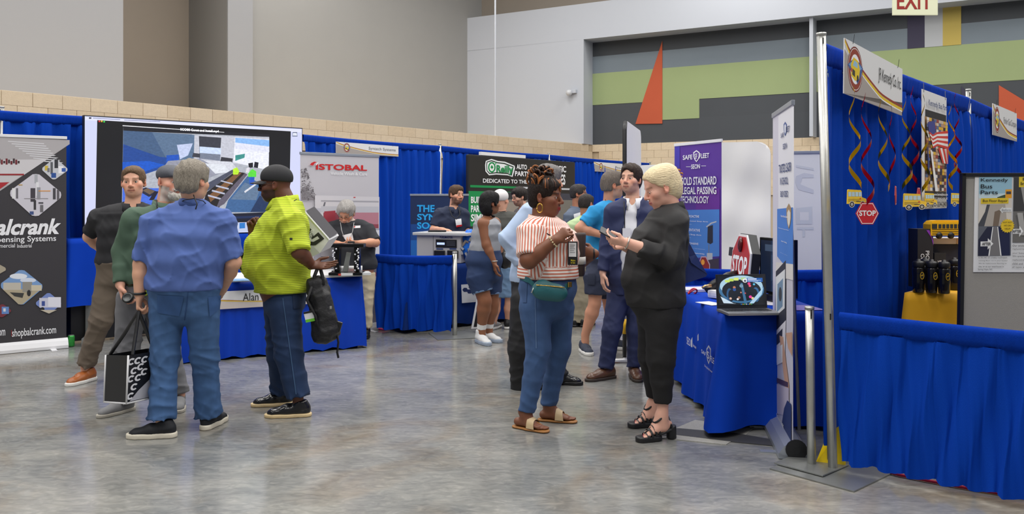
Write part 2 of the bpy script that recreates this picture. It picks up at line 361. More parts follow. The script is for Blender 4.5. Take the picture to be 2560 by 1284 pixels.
def drape(p0, p1, z1, z0, label, amp=0.035, wl=0.15, seed=0, group=None, pocket=0.10, skew0=0.0, m=None, thin=True, name='drape', sag=0.012):
    r = np.random.default_rng(seed); p0 = Vector((p0[0], p0[1], 0)); p1 = Vector((p1[0], p1[1], 0)); L_ = (p1-p0).length; d = (p1-p0)/L_; n = Vector((d.y, -d.x, 0))
    nu = max(24, int(L_/wl*9)); u = np.linspace(0, 1, nu); s = u*L_
    ph = np.cumsum(r.uniform(0.55, 1.45, nu)); ph = ph/ph[-1]*L_/wl*2*math.pi
    am = 0.55+0.45*np.interp(s, np.linspace(0, L_, 9), r.uniform(0.2, 1.0, 9))
    f1 = np.sin(ph)*am+0.35*np.sin(2.3*ph+1)*am
    fine = np.sin(ph*2.7+r.uniform(0, 6))*0.5+np.sin(ph*4.3)*0.4
    rows = [(z1-pocket, 0.30, 0.8), (z1-pocket-.04, .5, .7), (z1-pocket-.15, .75, .35)]+[(z1-pocket-.15+(z0-(z1-pocket-.15))*k/9, .85+.25*k/9, .25) for k in range(1, 10)]
    v = []; drift = r.normal(0, 1, nu)
    for j, (z, a, b) in enumerate(rows):
        t = j/(len(rows)-1); sk = skew0*t
        wob = 0.012*np.sin(ph*.31+t*5)
        for i in range(nu):
            off = amp*(a*f1[i]+b*.35*fine[i])+wob[i]
            q = p0+d*(s[i]+sk*(1-u[i])+.012*math.sin(t*7+ph[i]*.5))+n*off
            zz = z-(sag*math.sin(math.pi*u[i]) if t < .05 else 0)+(.012*math.sin(ph[i]*.5) if j == len(rows)-1 else 0)
            v.append((q.x, q.y, zz))
    fa = [(j*nu+i, j*nu+i+1, (j+1)*nu+i+1, (j+1)*nu+i) for j in range(len(rows)-1) for i in range(nu-1)]
    o = mk(name, v, fa, m or M_BLUE, None, True)
    # gathered rod pocket: a ruffled sleeve round the rod
    nu2 = max(40, int(L_/0.011)); seg = 10; v = []; g = 0
    for i in range(nu2):
        t = i/(nu2-1); q = p0+d*(t*L_); g = .5*g+.5*r.uniform(-1, 1)+(.35 if i % 2 else -.35)
        for k in range(seg):
            a = 2*math.pi*k/seg; sa = math.sin(a); w = math.cos(a)*(.021+.005*g) if sa > -.2 else math.cos(a)*(.014+.007*g)
            zz = z1-.030+sa*.030 if sa > 0 else z1-.030+sa*(pocket-.022)+.004*g
            v.append((q.x+n.x*w, q.y+n.y*w, zz-sag*math.sin(math.pi*t)))
    fa = [(i*seg+k, i*seg+(k+1) % seg, (i+1)*seg+(k+1) % seg, (i+1)*seg+k) for i in range(nu2-1) for k in range(seg)]
    mk('rod_pocket', v, fa, M_BLUEH if m is None else m, o, True)
    return tag(o, label, 'drape', group)
def pole(p, h, label, r=0.024, lean=(0, 0), plate=.44, rot=.6, group=None, plz=0.0):
    e = empty('drape_pole', (p[0], p[1], 0), label, 'pole', group)
    mb = MB(); b = Vector((p[0], p[1], plz+.008)); t = b+Vector((lean[0], lean[1], h)); mb.tube([b, b+(t-b)*.5, t], r, 16); mb.build('tube', M_ALU, e, True)
    mb = MB(); mb.tube([t-Vector((0, 0, .012)), t+Vector((0, 0, .004))], r*1.1, 16); mb.build('cap', M_ALU, e, True)
    for hh in ((h-.045), .87):
        if hh < h:
            q = b+(t-b)*(hh/h); mb = MB(); mb.box(q+Vector((0, -r*.98, 0)), (.007, .006, .035)); mb.build('slot', M_BLACK, e)
    if plate:
        mb = MB(); mb.box((p[0], p[1], plz+.005), (plate, plate, .008), Matrix.Rotation(rot, 3, 'Z'), .002); mb.build('base_plate', M_STEEL, e)
    return e
def rod(p0, p1, z): pass
def rollup(name, pl, pr, ztop, label, m=None, base=M_SILV, basew=.0, rail=M_SILV, group=None, thick=.004, zb=.10, cat='banner', back_pole=True, depth=.11):
    pl = Vector((pl[0], pl[1], 0)); pr = Vector((pr[0], pr[1], 0)); r = (pr-pl).normalized(); L_ = (pr-pl).length
    e = empty(name, (pl+pr)/2, label, cat, group); pan = Pan(pl, r)
    pan.slab('panel', 0, zb, L_, ztop-.02, -thick, 0, m or M_WHITE, e)
    pan.slab('top_rail', -.006, ztop-.03, L_+.006, ztop, -.014, .008, rail, e, .004)
    # rounded base cassette
    pts = [(-.5*depth-.01, 0), (.5*depth, 0), (.5*depth, .03), (.3*depth, .075), (.0, .10), (-.35*depth, .085), (-.5*depth-.01, .05)]
    v = []; k = len(pts)
    for a in (-.012-basew, L_+.012+basew):
        for h, z in pts: v.append(pan.pt(a, z+.004, h))
    f = [tuple(range(k)), tuple(range(2*k-1, k-1, -1))]+[(i, k+i, k+(i+1) % k, (i+1) % k) for i in range(k)]
    mk('base', v, f, base, e)
    for a in (.15*L_, .85*L_): mb = MB(); mb.box(pan.pt(a, .004, .02), (.05, .30, .008), Matrix((pan.r, -pan.n, pan.u)).transposed()); mb.build('foot', base, e)
    if back_pole:
        mb = MB(); mb.tube([pan.pt(L_/2, .08, -.05), pan.pt(L_/2, ztop-.02, -.016)], .009, 8); mb.build('support_pole', M_ALU, e, True)
    return e, pan, L_
def cloth(corners, z1, z0, m, name, parent=None, flare=.05, cflare=.12, amp=.02, wl=.22, seed=0, topm=None):
    """a cloth over a rectangular table: corners counter-clockwise (x, y)"""
    r = np.random.default_rng(seed); c = [Vector((q[0], q[1], 0)) for q in corners]; ctr = sum(c, Vector())/4
    loop = []
    for i in range(4):
        a, b = c[i], c[(i+1) % 4]; L_ = (b-a).length; k = max(8, int(L_/.035)); d = (b-a)/L_; n = Vector((d.y, -d.x, 0))
        for j in range(k):
            t = j/k; cor = math.exp(-(t*L_/.10)**2)+math.exp(-((1-t)*L_/.10)**2)
            dn = n.copy()
            if t*L_ < .15:
                pd = (c[i]-c[i-1]).normalized(); pn = Vector((pd.y, -pd.x, 0)); w = .5*(1-t*L_/.15); dn = (n*(1-w)+pn*w)
            if (1-t)*L_ < .15:
                pd = (c[(i+2) % 4]-b).normalized(); pn = Vector((pd.y, -pd.x, 0)); w = .5*(1-(1-t)*L_/.15); dn = (n*(1-w)+pn*w)
            loop.append((a+d*(t*L_), dn.normalized(), cor, i*50+t*L_))
    N = len(loop); ph = np.cumsum(r.uniform(.4, 1.6, N)); ph *= (sum((c[i]-c[i-1]).length for i in range(4))/wl*2*math.pi)/ph[-1]
    v = []; rows = 12
    for j in range(rows+1):
        t = j/rows
        for i, (p, n, cor, s) in enumerate(loop):
            f = flare*t+cflare*cor*t**1.1+amp*(t**.7)*(math.sin(ph[i])*.7+.4*math.sin(ph[i]*.43+2))*(1-.6*cor)
            f += .008*math.sin(ph[i]*1.9+t*6)*t
            q = p+n*max(f, .004 if j else 0); v.append((q.x, q.y, z1+(z0-z1)*t+(.012*math.sin(ph[i]*.5)*t if j == rows else 0)))
    f = [((j+1)*N+i, (j+1)*N+(i+1) % N, j*N+(i+1) % N, j*N+i) for j in range(rows) for i in range(N)]
    v0 = len(v); v.append((ctr.x, ctr.y, z1+.001)); f += [(i, (i+1) % N, v0) for i in range(N)]
    return mk(name, v, f, m, parent, True)
def dl(px, off=0.0):                                    # line of the back drape of the left row
    d = F/(248-.0938*px)-off; return Vector(((px-CX)/F*d, d, 0))
# --- back drape of the left row of booths
segs = [(-260, 212), (212, 752), (757, 1097), (1103, 1370), (1374, 1622)]
dlab = ['blue back drape behind the charcoal banner at the left edge', 'blue back drape hidden mostly behind the giant screen',
        'blue back drape just right of the pale grey banner', 'blue back drape behind the black auto parts backdrop', 'farthest blue back drape of the left row, right of the black backdrop']
for i, (a, b) in enumerate(segs):
    drape(dl(a), dl(b), 2.44, 0.06, dlab[i], .05, .19, 11+i, 'drapes of the left row')
for x, lb in ((4, 'drape pole at the far left edge behind the charcoal banner'), (1100, 'silver drape pole between the two booths left of the black backdrop'),
              (1372, 'silver drape pole behind the top of the black backdrop'), (1625, 'silver drape pole ending the far drape row')):
    p = dl(x, -.02); pole((p.x, p.y), 2.46, lb, group='poles of the left row')
# --- half-height divider drape with pole in front of the navy table
hp0 = P(940, 0, 9.62); hp1 = P(1131, 0, 9.40)
drape(hp0, hp1, .905, .05, 'waist-high blue divider drape left of the navy draped table', .022, .10, 31, 'waist-high divider drapes')
hpp = P(1137, 0, 9.42); pole((hpp.x, hpp.y), .93, 'short silver divider pole beside the navy draped table', r=.026, plate=.5, rot=.3, group='short divider poles')
# --- right side booth: tall pole, short pole, tall drape, half-height drape
bp = G(2082, 1176); pole((bp.x, bp.y), 2.475, 'tall silver corner pole of the right booth', r=.0255, lean=(-.066, 0), plate=.50, rot=.72)
sp = G(2029, 1166); pole((sp.x, sp.y), .90, 'short silver pole just left of the tall corner pole', r=.0245, lean=(-.012, 0), plate=.30, rot=.72, plz=.012)
rd = Vector((.6396, .7687, 0)).normalized()
t0 = bp+Vector((-.045, .02, 0)); tj = bp+rd*3.42; te = bp+rd*7.0
drape(t0, tj, 2.435, .05, 'tall blue drape with the gold and red swirls in front', .045, .21, 41, 'tall drapes of the right booth', pocket=.13)
drape(tj+rd*.03, te, 2.435, .05, 'tall blue drape at the right edge above the display board', .05, .2, 42, 'tall drapes of the right booth', pocket=.13)
pp2 = tj+rd*.015+Vector((.03, .04, 0)); pole((pp2.x, pp2.y), 2.50, 'drape pole between the two right-hand drapes', r=.022)
dtop = P(2066, 0, 5.02); dbot = P(2034, 0, 5.2)
drape(dbot+Vector((.075, 0, 0)), P(2078, 0, 5.05), 2.33, .06, 'narrow blue drape edge hanging behind the tall corner pole', .015, .09, 43, skew0=-.075)
hd = Vector((.705, -.62, 0)).normalized(); h0 = bp+hd*.028+Vector((.012, 0, 0)); h1 = bp+hd*1.75
drape(h0, h1, .905, .055, 'waist-high blue drape across the front of the right booth', .012, .075, 51, 'waist-high divider drapes', pocket=.10)
# low drapes behind the blue tablecloth
drape(P(1700, 0, 7.75), P(2080, 0, 7.55), .905, .06, 'waist-high blue drape right behind the stop arm table', .02, .10, 52, 'waist-high divider drapes')
drape(P(1900, 0, 9.8), P(2150, 0, 9.5), .905, .06, 'waist-high blue drape far behind the stop arm table', .02, .10, 53, 'waist-high divider drapes')
# ------------------------------------------------------------------ association name signs
NCW = {}
def name_sign(pan, a0, b0, w, h, label, string, tbox, fade=False, tilt=0):
    e = empty('name_sign', pan.pt(a0+w/2, b0, 0), label, 'sign', 'booth name signs')
    sg = Pan(pan.pt(a0, b0, .0), pan.r, pan.u+pan.r*tilt if not tilt else (pan.u+pan.r*0).normalized())
    if tilt: sg = Pan(pan.pt(a0, b0, 0), (pan.r+pan.u*tilt).normalized(), (pan.u-pan.r*tilt).normalized())
    sg.slab('board', 0, 0, w, h, -.006, 0, M_WHITE, e)
    def curve(off, n=14): return [(w*(.0+t), h*(1.02-.95*t**.62-off+.62*max(0, t-.62)**1.35)) for t in [i/n for i in range(n+1)]]
    base = [(0, 0), (w, 0), (w, h*.28)]+[(w*t, h*max(0.03, min(1, .80-.85*t**.75+.55*max(0, t-.62)**1.2))) for t in [1-i/14 for i in range(15)]]
    def band(c, o1, o2):
        f = lambda t, o: (w*t, h*min(1.0, max(.02, .98-1.06*t**.68+.62*max(0, t-.58)**1.1-o)))
        ts = [i/16 for i in range(17)]
        return (c, [f(t, o1) for t in ts]+[f(t, o2) for t in reversed(ts)])
    polys = [((168, 160, 156), base), band((226, 190, 40), .0, .06), band((150, 54, 30), -.05, -.01), band((240, 240, 240), .06, .085)]
    R = h*.42; cx, cy = w*.16, h*.52
    polys += [((120, 44, 30), ell(cx, cy, R, R, 24)), ((238, 238, 240), ell(cx, cy, R*.93, R*.93, 24)), ((146, 58, 40), ell(cx, cy, R*.90, R*.90, 24)), ((240, 240, 242), ell(cx, cy, R*.66, R*.66, 24)),
              ((70, 92, 150), [(cx-R*1.05, cy+.05*R), (cx-.3*R, cy+.42*R), (cx+.5*R, cy+.38*R), (cx+1.05*R, cy+.2*R), (cx+.8*R, cy-.2*R), (cx+.3*R, cy-.62*R), (cx-.1*R, cy-.3*R), (cx-.6*R, cy-.15*R)]),
              ((120, 160, 205), [(cx-R*.9, cy+.08*R), (cx-.3*R, cy+.34*R), (cx+.5*R, cy+.3*R), (cx+.9*R, cy+.16*R), (cx+.3*R, cy-.1*R)]),
              ((228, 196, 40), [(cx-.55*R, cy-.35*R), (cx-.6*R, cy+.15*R), (cx-.25*R, cy+.5*R), (cx+.35*R, cy+.42*R), (cx+.62*R, cy+.05*R), (cx+.5*R, cy-.35*R), (cx, cy-.52*R)]),
              ((150, 190, 215), [(cx-.35*R, cy+.12*R), (cx-.15*R, cy+.38*R), (cx+.28*R, cy+.32*R), (cx+.3*R, cy+.08*R)]),
              ((60, 58, 50), [(cx-.42*R, cy-.28*R), (cx-.38*R, cy-.02*R), (cx-.05*R, cy-.08*R), (cx-.05*R, cy-.36*R)])]
    polys += [((40, 38, 36), ell(cx+.32*R, cy-.36*R, .12*R, .15*R, 10)), ((190, 60, 50), ell(cx-.52*R, cy-.1*R, .1*R, .1*R, 8))]
    prints('print', sg, polys, e, px=False, h=.001)
    if string: txt(string, sg, (tbox[0]*w, tbox[1]*h, tbox[2]*w, tbox[3]*h), M_INKGR if fade else M_INKK, e, bold=.0, px=False, h=.004)
    for a in (.12*w, .9*w): mb = MB(); mb.tube([sg.pt(a, h-.01, .002), sg.pt(a, h+.045, .01)], .0015, 5); mb.build('hook', M_BLACK, e)
    return e
p = dl(840, .07); q = dl(996, .07); pn = Pan(p, q-p); a0, b0 = pn.px(840, 386); a1, b1 = pn.px(995, 397)
name_sign(pn, 0, pn.px(840, 382)[1]-.0, (q-p).length, pn.px(840, 357)[1]-pn.px(840, 382)[1]+.02, 'white booth name sign above the pale grey banner', 'Syntech Systems', (.50, .42, .95, .76), True)
p = dl(1485, .07); q = dl(1612, .07); pn = Pan(p, q-p)
name_sign(pn, 0, pn.px(1485, 428)[1], (q-p).length*.78, pn.px(1485, 404)[1]-pn.px(1485, 428)[1], 'white booth name sign on the far drape left of the fabric tower', 'Pro-Vision', (.50, .40, .86, .70), True)
p = G(2125, 1150)
rp = Pan(bp+rd*.0-Vector((.7687, -.6396, 0))*-.055, rd)
a0, b0 = rp.px(2110, 224); a1, b1 = rp.px(2252, 262)
name_sign(rp, a0, b0-.02, a1-a0+.03, .315, 'large white booth name sign on the drape beside the tall corner pole', 'JR Kennedy Co. Inc.', (.54, .46, .965, .78), False, tilt=-.035)
a0, b0 = rp.px(2482, 334); a1, b1 = rp.px(2542, 353)
name_sign(rp, a0, b0-.01, a1-a0, .30, 'white booth name sign at the far right end of the drape', 'Parker Gas Company', (.42, .42, .97, .70), True)
# ------------------------------------------------------------------ giant screen on a skirted stand
tl = P(212, 0, 8.9); tr = P(755, 0, 10.57); tl.z = tr.z = 0
tp = Pan(tl, tr-tl); TW = (tr-tl).length; zt = tp.px(212, 290)[1]; zb_ = tp.px(212, 592)[1]
tv = empty('display_screen', tl.lerp(tr, .5), 'giant bright display screen showing a construction site video', 'screen')
tp.slab('housing', -.01, zb_-.012, TW+.01, zt+.012, -.07, -.002, M_BLACK, tv, .006)
tpol = [((214, 218, 250), [(0, zb_), (TW, zb_), (TW, zt), (0, zt)])]
def tq(c, *pts): return (c, [tp.px(*p_) for p_ in pts])
tpol += [tq((232, 234, 252), (213, 292), (754, 324), (754, 331), (213, 300)),
 tq((4, 4, 8), (243, 300), (727, 328), (722, 552), (238, 566)),
 tq((196, 206, 236), (232, 568), (752, 552), (752, 575), (216, 590)),
 tq((8, 16, 40), (238, 545), (722, 530), (722, 548), (238, 566)),
 tq((18, 40, 84), (238, 552), (722, 536), (722, 541), (238, 560)),
 tq((176, 180, 190), (308, 312), (673, 336), (670, 530), (304, 545)),            # picture ground
 tq((22, 22, 30), (308, 312), (673, 336), (673, 342), (308, 327)),
 tq((70, 96, 132), (308, 326), (480, 336), (480, 402), (306, 440)),
 tq((92, 116, 146), (380, 330), (486, 337), (484, 398), (420, 404)),
 tq((30, 72, 150), (308, 360), (400, 392), (448, 396), (430, 412), (306, 455)),
 tq((20, 88, 200), (306, 405), (372, 402), (412, 412), (340, 436), (306, 445)),
 tq((28, 84, 190), (416, 388), (447, 386), (447, 404), (416, 408)),
 tq((196, 206, 238), (442, 362), (482, 358), (470, 388), (450, 398)),
 tq((198, 200, 212), (486, 338), (673, 344), (672, 420), (486, 396)),
 tq((58, 60, 70), (497, 340), (553, 344), (551, 372), (498, 366)),
 tq((120, 128, 146), (498, 366), (552, 370), (550, 402), (498, 396)),
 tq((206, 222, 250), (499, 366), (552, 370), (552, 386), (499, 382)),
 tq((60, 62, 72), (483, 382), (500, 384), (500, 394), (480, 392)), tq((50, 50, 58), (553, 392), (582, 396), (580, 408), (550, 404)),
 tq((236, 238, 250), (587, 343), (673, 349), (670, 425), (583, 405)),
 tq((138, 186, 244), (588, 344), (673, 350), (673, 368), (588, 358)),
 tq((226, 228, 246), (588, 356), (673, 366), (673, 380), (588, 372)),
 tq((60, 146, 140), (588, 388), (612, 384), (611, 394), (588, 402)),
 tq((214, 216, 226), (500, 400), (578, 404), (600, 430), (560, 432), (510, 416)),
 tq((150, 152, 168), (420, 402), (500, 396), (560, 430), (480, 460), (400, 430)),
 tq((226, 230, 238), (512, 408), (562, 412), (574, 430), (538, 434)),
 tq((74, 78, 96), (580, 424), (592, 424), (530, 470), (500, 488), (496, 470)),
 tq((30, 24, 22), (588, 428), (612, 432), (560, 500), (540, 530), (500, 530), (516, 480)),
 tq((122, 84, 50), (592, 430), (604, 432), (556, 480), (526, 505), (520, 490)),
 tq((182, 186, 206), (540, 462), (572, 470), (571, 474), (539, 466)), tq((182, 186, 206), (530, 474), (562, 482), (561, 486), (529, 478)), tq((182, 186, 206), (520, 486), (552, 495), (551, 499), (519, 490)), tq((182, 186, 206), (552, 450), (582, 458), (581, 461), (551, 453)),
 tq((96, 90, 106), (612, 432), (618, 436), (560, 510), (540, 520), (548, 500)),
 tq((60, 100, 150), (618, 440), (670, 470), (670, 530), (560, 530), (570, 500)),
 tq((96, 120, 150), (612, 456), (650, 470), (640, 500), (576, 498)),
 tq((24, 50, 90), (648, 490), (670, 484), (670, 530), (625, 530)),
 tq((70, 110, 220), (306, 470), (470, 470), (505, 530), (305, 543)),
 tq((30, 34, 60), (364, 468), (396, 480), (372, 492), (344, 476)), tq((110, 90, 70), (368, 470), (388, 478), (374, 486), (356, 476)),
 tq((24, 20, 40), (385, 478), (396, 478), (384, 500), (372, 500)),
 tq((224, 224, 232), (610, 478), (646, 452), (648, 456), (612, 482)),
 tq((190, 240, 40), (582, 422), (592, 418), (598, 428), (594, 436), (582, 436)),
 tq((90, 220, 60), (620, 432), (630, 422), (640, 428), (640, 442), (620, 442)), tq((30, 84, 190), (622, 442), (636, 442), (634, 462), (624, 462)),
 tq((14, 14, 24), (620, 408), (632, 406), (632, 418), (622, 420)), tq((14, 14, 30), (636, 404), (646, 406), (644, 420), (634, 418)),
 tq((224, 220, 230), (616, 420), (624, 418), (622, 432), (614, 430)),
 tq((220, 60, 60), (246, 301), (250, 301), (250, 305), (246, 305)), tq((230, 190, 50), (252, 301), (256, 301), (256, 305), (252, 305)), tq((60, 200, 80), (258, 302), (262, 302), (262, 306), (258, 306)),
 tq((236, 236, 240), (306, 313), (560, 330), (560, 331.2), (306, 315)),
 tq((60, 64, 84), (222, 293), (228, 293), (228, 297), (222, 297)), tq((150, 154, 190), (232, 294), (300, 298), (300, 300), (232, 296)), tq((150, 154, 190), (310, 299), (400, 303), (400, 305), (310, 301)),
 tq((90, 100, 130), (731, 330), (742, 330), (743, 341), (730, 341)), tq((224, 228, 240), (732, 332), (741, 332), (742, 339), (731, 339)),
 tq((236, 238, 248), (578, 558), (594, 557), (594, 571), (578, 572)), tq((90, 90, 200), (582, 561), (590, 560), (589, 569), (583, 569)),
 tq((40, 120, 200), (598, 557), (612, 556), (612, 570), (598, 571))]
prints('desktop', tp, tpol[:6], tv, SCREEN, px=False, h=.0); prints('picture', tp, tpol[6:], tv, VIDEO, px=False, h=.001)
txt('SCO80 Const and Install.mp4', tp, (450, 320, 546, 333), emat('screen_caption', (230, 230, 236), 1.0), tv, bold=.012, h=.012)
st = empty('screen_stand', tl.lerp(tr, .5), 'blue skirted stand on a silver frame under the giant screen', 'stand')
sdir = (tr-tl).normalized(); sn = Vector((sdir.y, -sdir.x, 0)); s0 = tl-sdir*.17; s1 = tr+sdir*.1
mb = MB(); q4 = [s0+sn*.02, s1+sn*.02, s1-sn*.3, s0-sn*.3]; mb.prism([(v.x, v.y) for v in q4], zb_-.06, zb_-.02); mb.build('platform', M_BLACK, st)
cloth([s0+sn*.03, s1+sn*.03, s1-sn*.3, s0-sn*.3], zb_-.015, .40, M_CLOTH, 'skirt', st, .02, .05, .015, .3, 5)
for a in (.22, 1.4, 2.5):
    mb = MB(); q = s0+sdir*a; mb.box((q.x, q.y, .26), (.07, .05, .50)); mb.box((q.x+sn.x*.02, q.y+sn.y*.02, .05), (.10, .42, .07), Matrix.Rotation(.3, 3, 'Z')); mb.build('frame_leg', M_STEEL, st)
mb = MB(); q0_ = s0+sdir*.05-sn*.06; q1_ = s1-sdir*.05-sn*.06; mb.prism([(v.x, v.y) for v in (q0_, q1_, q1_-sn*.2, q0_-sn*.2)], .03, .4); mb.build('black_case', mat('case_black', (16, 16, 18), .5), st)
# ------------------------------------------------------------------ charcoal banner at the left edge
pr = P(166, 0, 8.68); dv = Vector((.808, .589, 0)).normalized()
e, pn, L_ = rollup('roll_up_banner', pr-dv*.86, pr, 2.18, 'charcoal roll-up banner with diamond photos at the left edge', mat('charcoal_print', (58, 56, 60), .5), base=M_WHITE, rail=M_WHITE)
def dia(x0, y0, x1, y1, x2, y2, x3, y3, k=.12):
    q = [(x0, y0), (x1, y1), (x2, y2), (x3, y3)]; out = []
    for i in range(4):
        a, b, c = q[i-1], q[i], q[(i+1) % 4]
        out += [(b[0]+(a[0]-b[0])*k, b[1]+(a[1]-b[1])*k), (b[0]*.90+.05*(a[0]+c[0]), b[1]*.90+.05*(a[1]+c[1])), (b[0]+(c[0]-b[0])*k, b[1]+(c[1]-b[1])*k)]
    return out
pol = [((176, 172, 174), [(-60, 340), (174, 350), (174, 360), (0, 477), (-60, 515)])]
for i in range(9): pol.append(((216, 216, 220), [(20+i*9, 352+i*6), (110+i*6, 358+i*6), (110+i*5, 360+i*6), (20+i*9, 354+i*6)]))
pol += [((206, 203, 206), [(-60, 400), (118, 398), (60, 437), (-60, 437)]), ((150, 40, 46), rect(-60, 434, 60, 438)), ((198, 196, 198), [(-60, 439), (54, 439), (22, 461), (-60, 461)]), ((170, 40, 48), [(-60, 458), (24, 455), (0, 472), (-60, 475)])]
for i in range(9): pol.append(((110, 30, 40) if i % 2 else (60, 40, 44), rect(-4+i*6, 396+(i % 3)*3, 1+i*6, 408+(i % 2)*3)))
pol += [((200, 202, 208), dia(138, 394, 172, 424, 134, 451, 102, 422))]
for i, (x, y, w, h, c) in enumerate([(126, 405, 6, 30, (90, 92, 98)), (136, 398, 9, 22, (50, 52, 58)), (112, 414, 8, 12, (206, 180, 70)), (146, 415, 12, 18, (236, 236, 240)), (154, 420, 10, 9, (50, 90, 170)), (128, 432, 12, 12, (40, 80, 150)), (118, 420, 6, 10, (120, 120, 128))]): pol.append((c, rect(x, y, x+w, y+h)))
pol += [((206, 203, 212), dia(90, 429, 160, 487, 88, 546, 18, 482))]
for (x, y, w, h, c) in [(86, 436, 8, 22, (170, 172, 178)), (90, 455, 7, 34, (226, 226, 230)), (76, 470, 12, 34, (66, 62, 70)), (92, 468, 9, 30, (150, 150, 156)), (30, 470, 8, 26, (226, 226, 228)), (40, 470, 5, 26, (100, 98, 104)), (132, 470, 7, 28, (70, 68, 74)), (142, 474, 6, 26, (96, 92, 98)), (84, 500, 6, 24, (56, 54, 58)), (96, 505, 12, 4, (80, 78, 84)), (100, 512, 8, 18, (110, 108, 112)), (60, 495, 60, 2, (150, 148, 152)), (74, 528, 10, 8, (60, 80, 130)), (46, 461, 10, 2, (190, 150, 60)), (96, 476, 30, 2, (226, 150, 60))]: pol.append((c, rect(x, y, x+w, y+h)))
pol += [((170, 160, 140), dia(-40, 640, 20, 672, -30, 700, -70, 672))]
pol += [((122, 158, 206), dia(54, 670, 112, 716, 52, 766, -4, 712)), ((226, 232, 240), ell(46, 690, 22, 7)), ((214, 222, 236), ell(70, 700, 20, 6)), ((178, 166, 140), [(6, 722), (102, 722), (56, 760), (46, 760)]), ((196, 190, 176), rect(8, 706, 52, 724)), ((150, 146, 136), rect(56, 704, 80, 730)), ((206, 196, 172), rect(78, 712, 104, 726)), ((40, 40, 42), ell(72, 732, 5, 8)), ((60, 60, 58), [(24, 730), (60, 732), (56, 744), (36, 740)])]
pol += [((120, 140, 200), dia(121, 729, 156, 758, 122, 785, 86, 758)), ((206, 206, 222), rect(98, 744, 152, 768)), ((230, 230, 240), rect(120, 742, 152, 766)), ((60, 80, 150), rect(104, 752, 112, 764)), ((36, 36, 40), ell(106, 772, 5, 5)), ((200, 190, 170), [(100, 774), (142, 774), (122, 783)])]
pol += [((120, 50, 60), dia(6, 758, 30, 776, 4, 794, -22, 776)), ((100, 140, 200), rect(4, 766, 22, 784)), ((220, 220, 226), rect(8, 770, 14, 778)), ((170, 40, 40), rect(28, 824, 29, 840))]
prints('print', pn, pol, e)
txt('Balcrank', pn, (-42, 548, 147, 585), M_INKW, e, bold=.035, shear=.25)
txt('Dispensing Systems', pn, (-40, 592, 140, 606), M_INKW, e)
txt('Commercial', pn, (-30, 610, 37, 618), M_INKW, e, bold=.005); txt('Industrial', pn, (43, 610, 79, 618), M_INKW, e, bold=.005)
txt('shopbalcrank.com', pn, (30, 822, 140, 838), M_INKW, e); txt('balcrank.com', pn, (-60, 822, 13, 838), M_INKW, e)
# ------------------------------------------------------------------ vehicle wash banner
pl, pr = P(751, 0, 9.2), P(947, 0, 9.9)
e, pn, L_ = rollup('roll_up_banner', pl, pr, 2.05, 'pale grey roll-up banner with red lettering behind the grey-haired man', mat('pale_print', (200, 197, 203), .5), base=M_WHITE, rail=M_SILV)
pol = []
tr_ = random.Random(3)
for i in range(150):
    t = tr_.random(); y = 420+t*80; x = 752+tr_.random()*(14+26*t)
    pol.append(((96, 90, 96) if tr_.random() < .5 else (130, 124, 128), ell(x, y, tr_.uniform(.8, 2.4), tr_.uniform(.5, 1.5), 6)))
for i in range(10): pol.append(((110, 104, 108), [(752, 470+i*3), (770+i*3, 462+i*4), (770+i*3, 463.4+i*4), (752, 472+i*3)]))
pol += [((214, 211, 216), quad(785, 488, 640, 946, 492, 640)), ((170, 168, 176), quad(800, 500, 504, 944, 502, 506)), ((110, 110, 118), [(800, 530), (808, 505), (812, 505), (806, 530)]), ((196, 196, 204), quad(800, 515, 530, 944, 516, 531)), ((150, 70, 84), quad(806, 531, 590, 944, 531, 590)), ((170, 60, 74), quad(808, 528, 580, 836, 526, 582)), ((190, 130, 144), quad(880, 531, 560, 944, 531, 560)),
        ((190, 190, 200), quad(785, 520, 660, 800, 520, 660)), ((176, 174, 186), quad(880, 570, 660, 946, 570, 660)), ((226, 226, 232), quad(905, 575, 660, 946, 575, 660)), ((200, 60, 60), rect(931, 640, 938, 662)), ((230, 190, 60), rect(933, 642, 936, 660)), ((120, 118, 130), quad(900, 664, 680, 946, 664, 680)), ((150, 60, 64), rect(905, 680, 946, 690)), ((190, 186, 198), quad(756, 690, 820, 944, 690, 815)), ((90, 88, 96), quad(890, 700, 720, 946, 700, 720)),
        ((206, 30, 34), [(772, 412), (776, 407), (783, 404), (790, 405), (784, 408), (780, 414)]), ((236, 236, 240), [(786, 414), (788, 408), (794, 405), (790, 412)]), ((206, 30, 34), rect(881, 492, 886, 494))]
prints('print', pn, pol, e)
txt('ISTOBAL', pn, (789, 409, 917, 427), M_INKR, e, bold=.03); txt('Vehicle Wash & Care', pn, (826, 429, 917, 439), M_INKW, e); txt('ISTOBAL', pn, (885, 493, 915, 498), M_INKR, e, bold=.02)
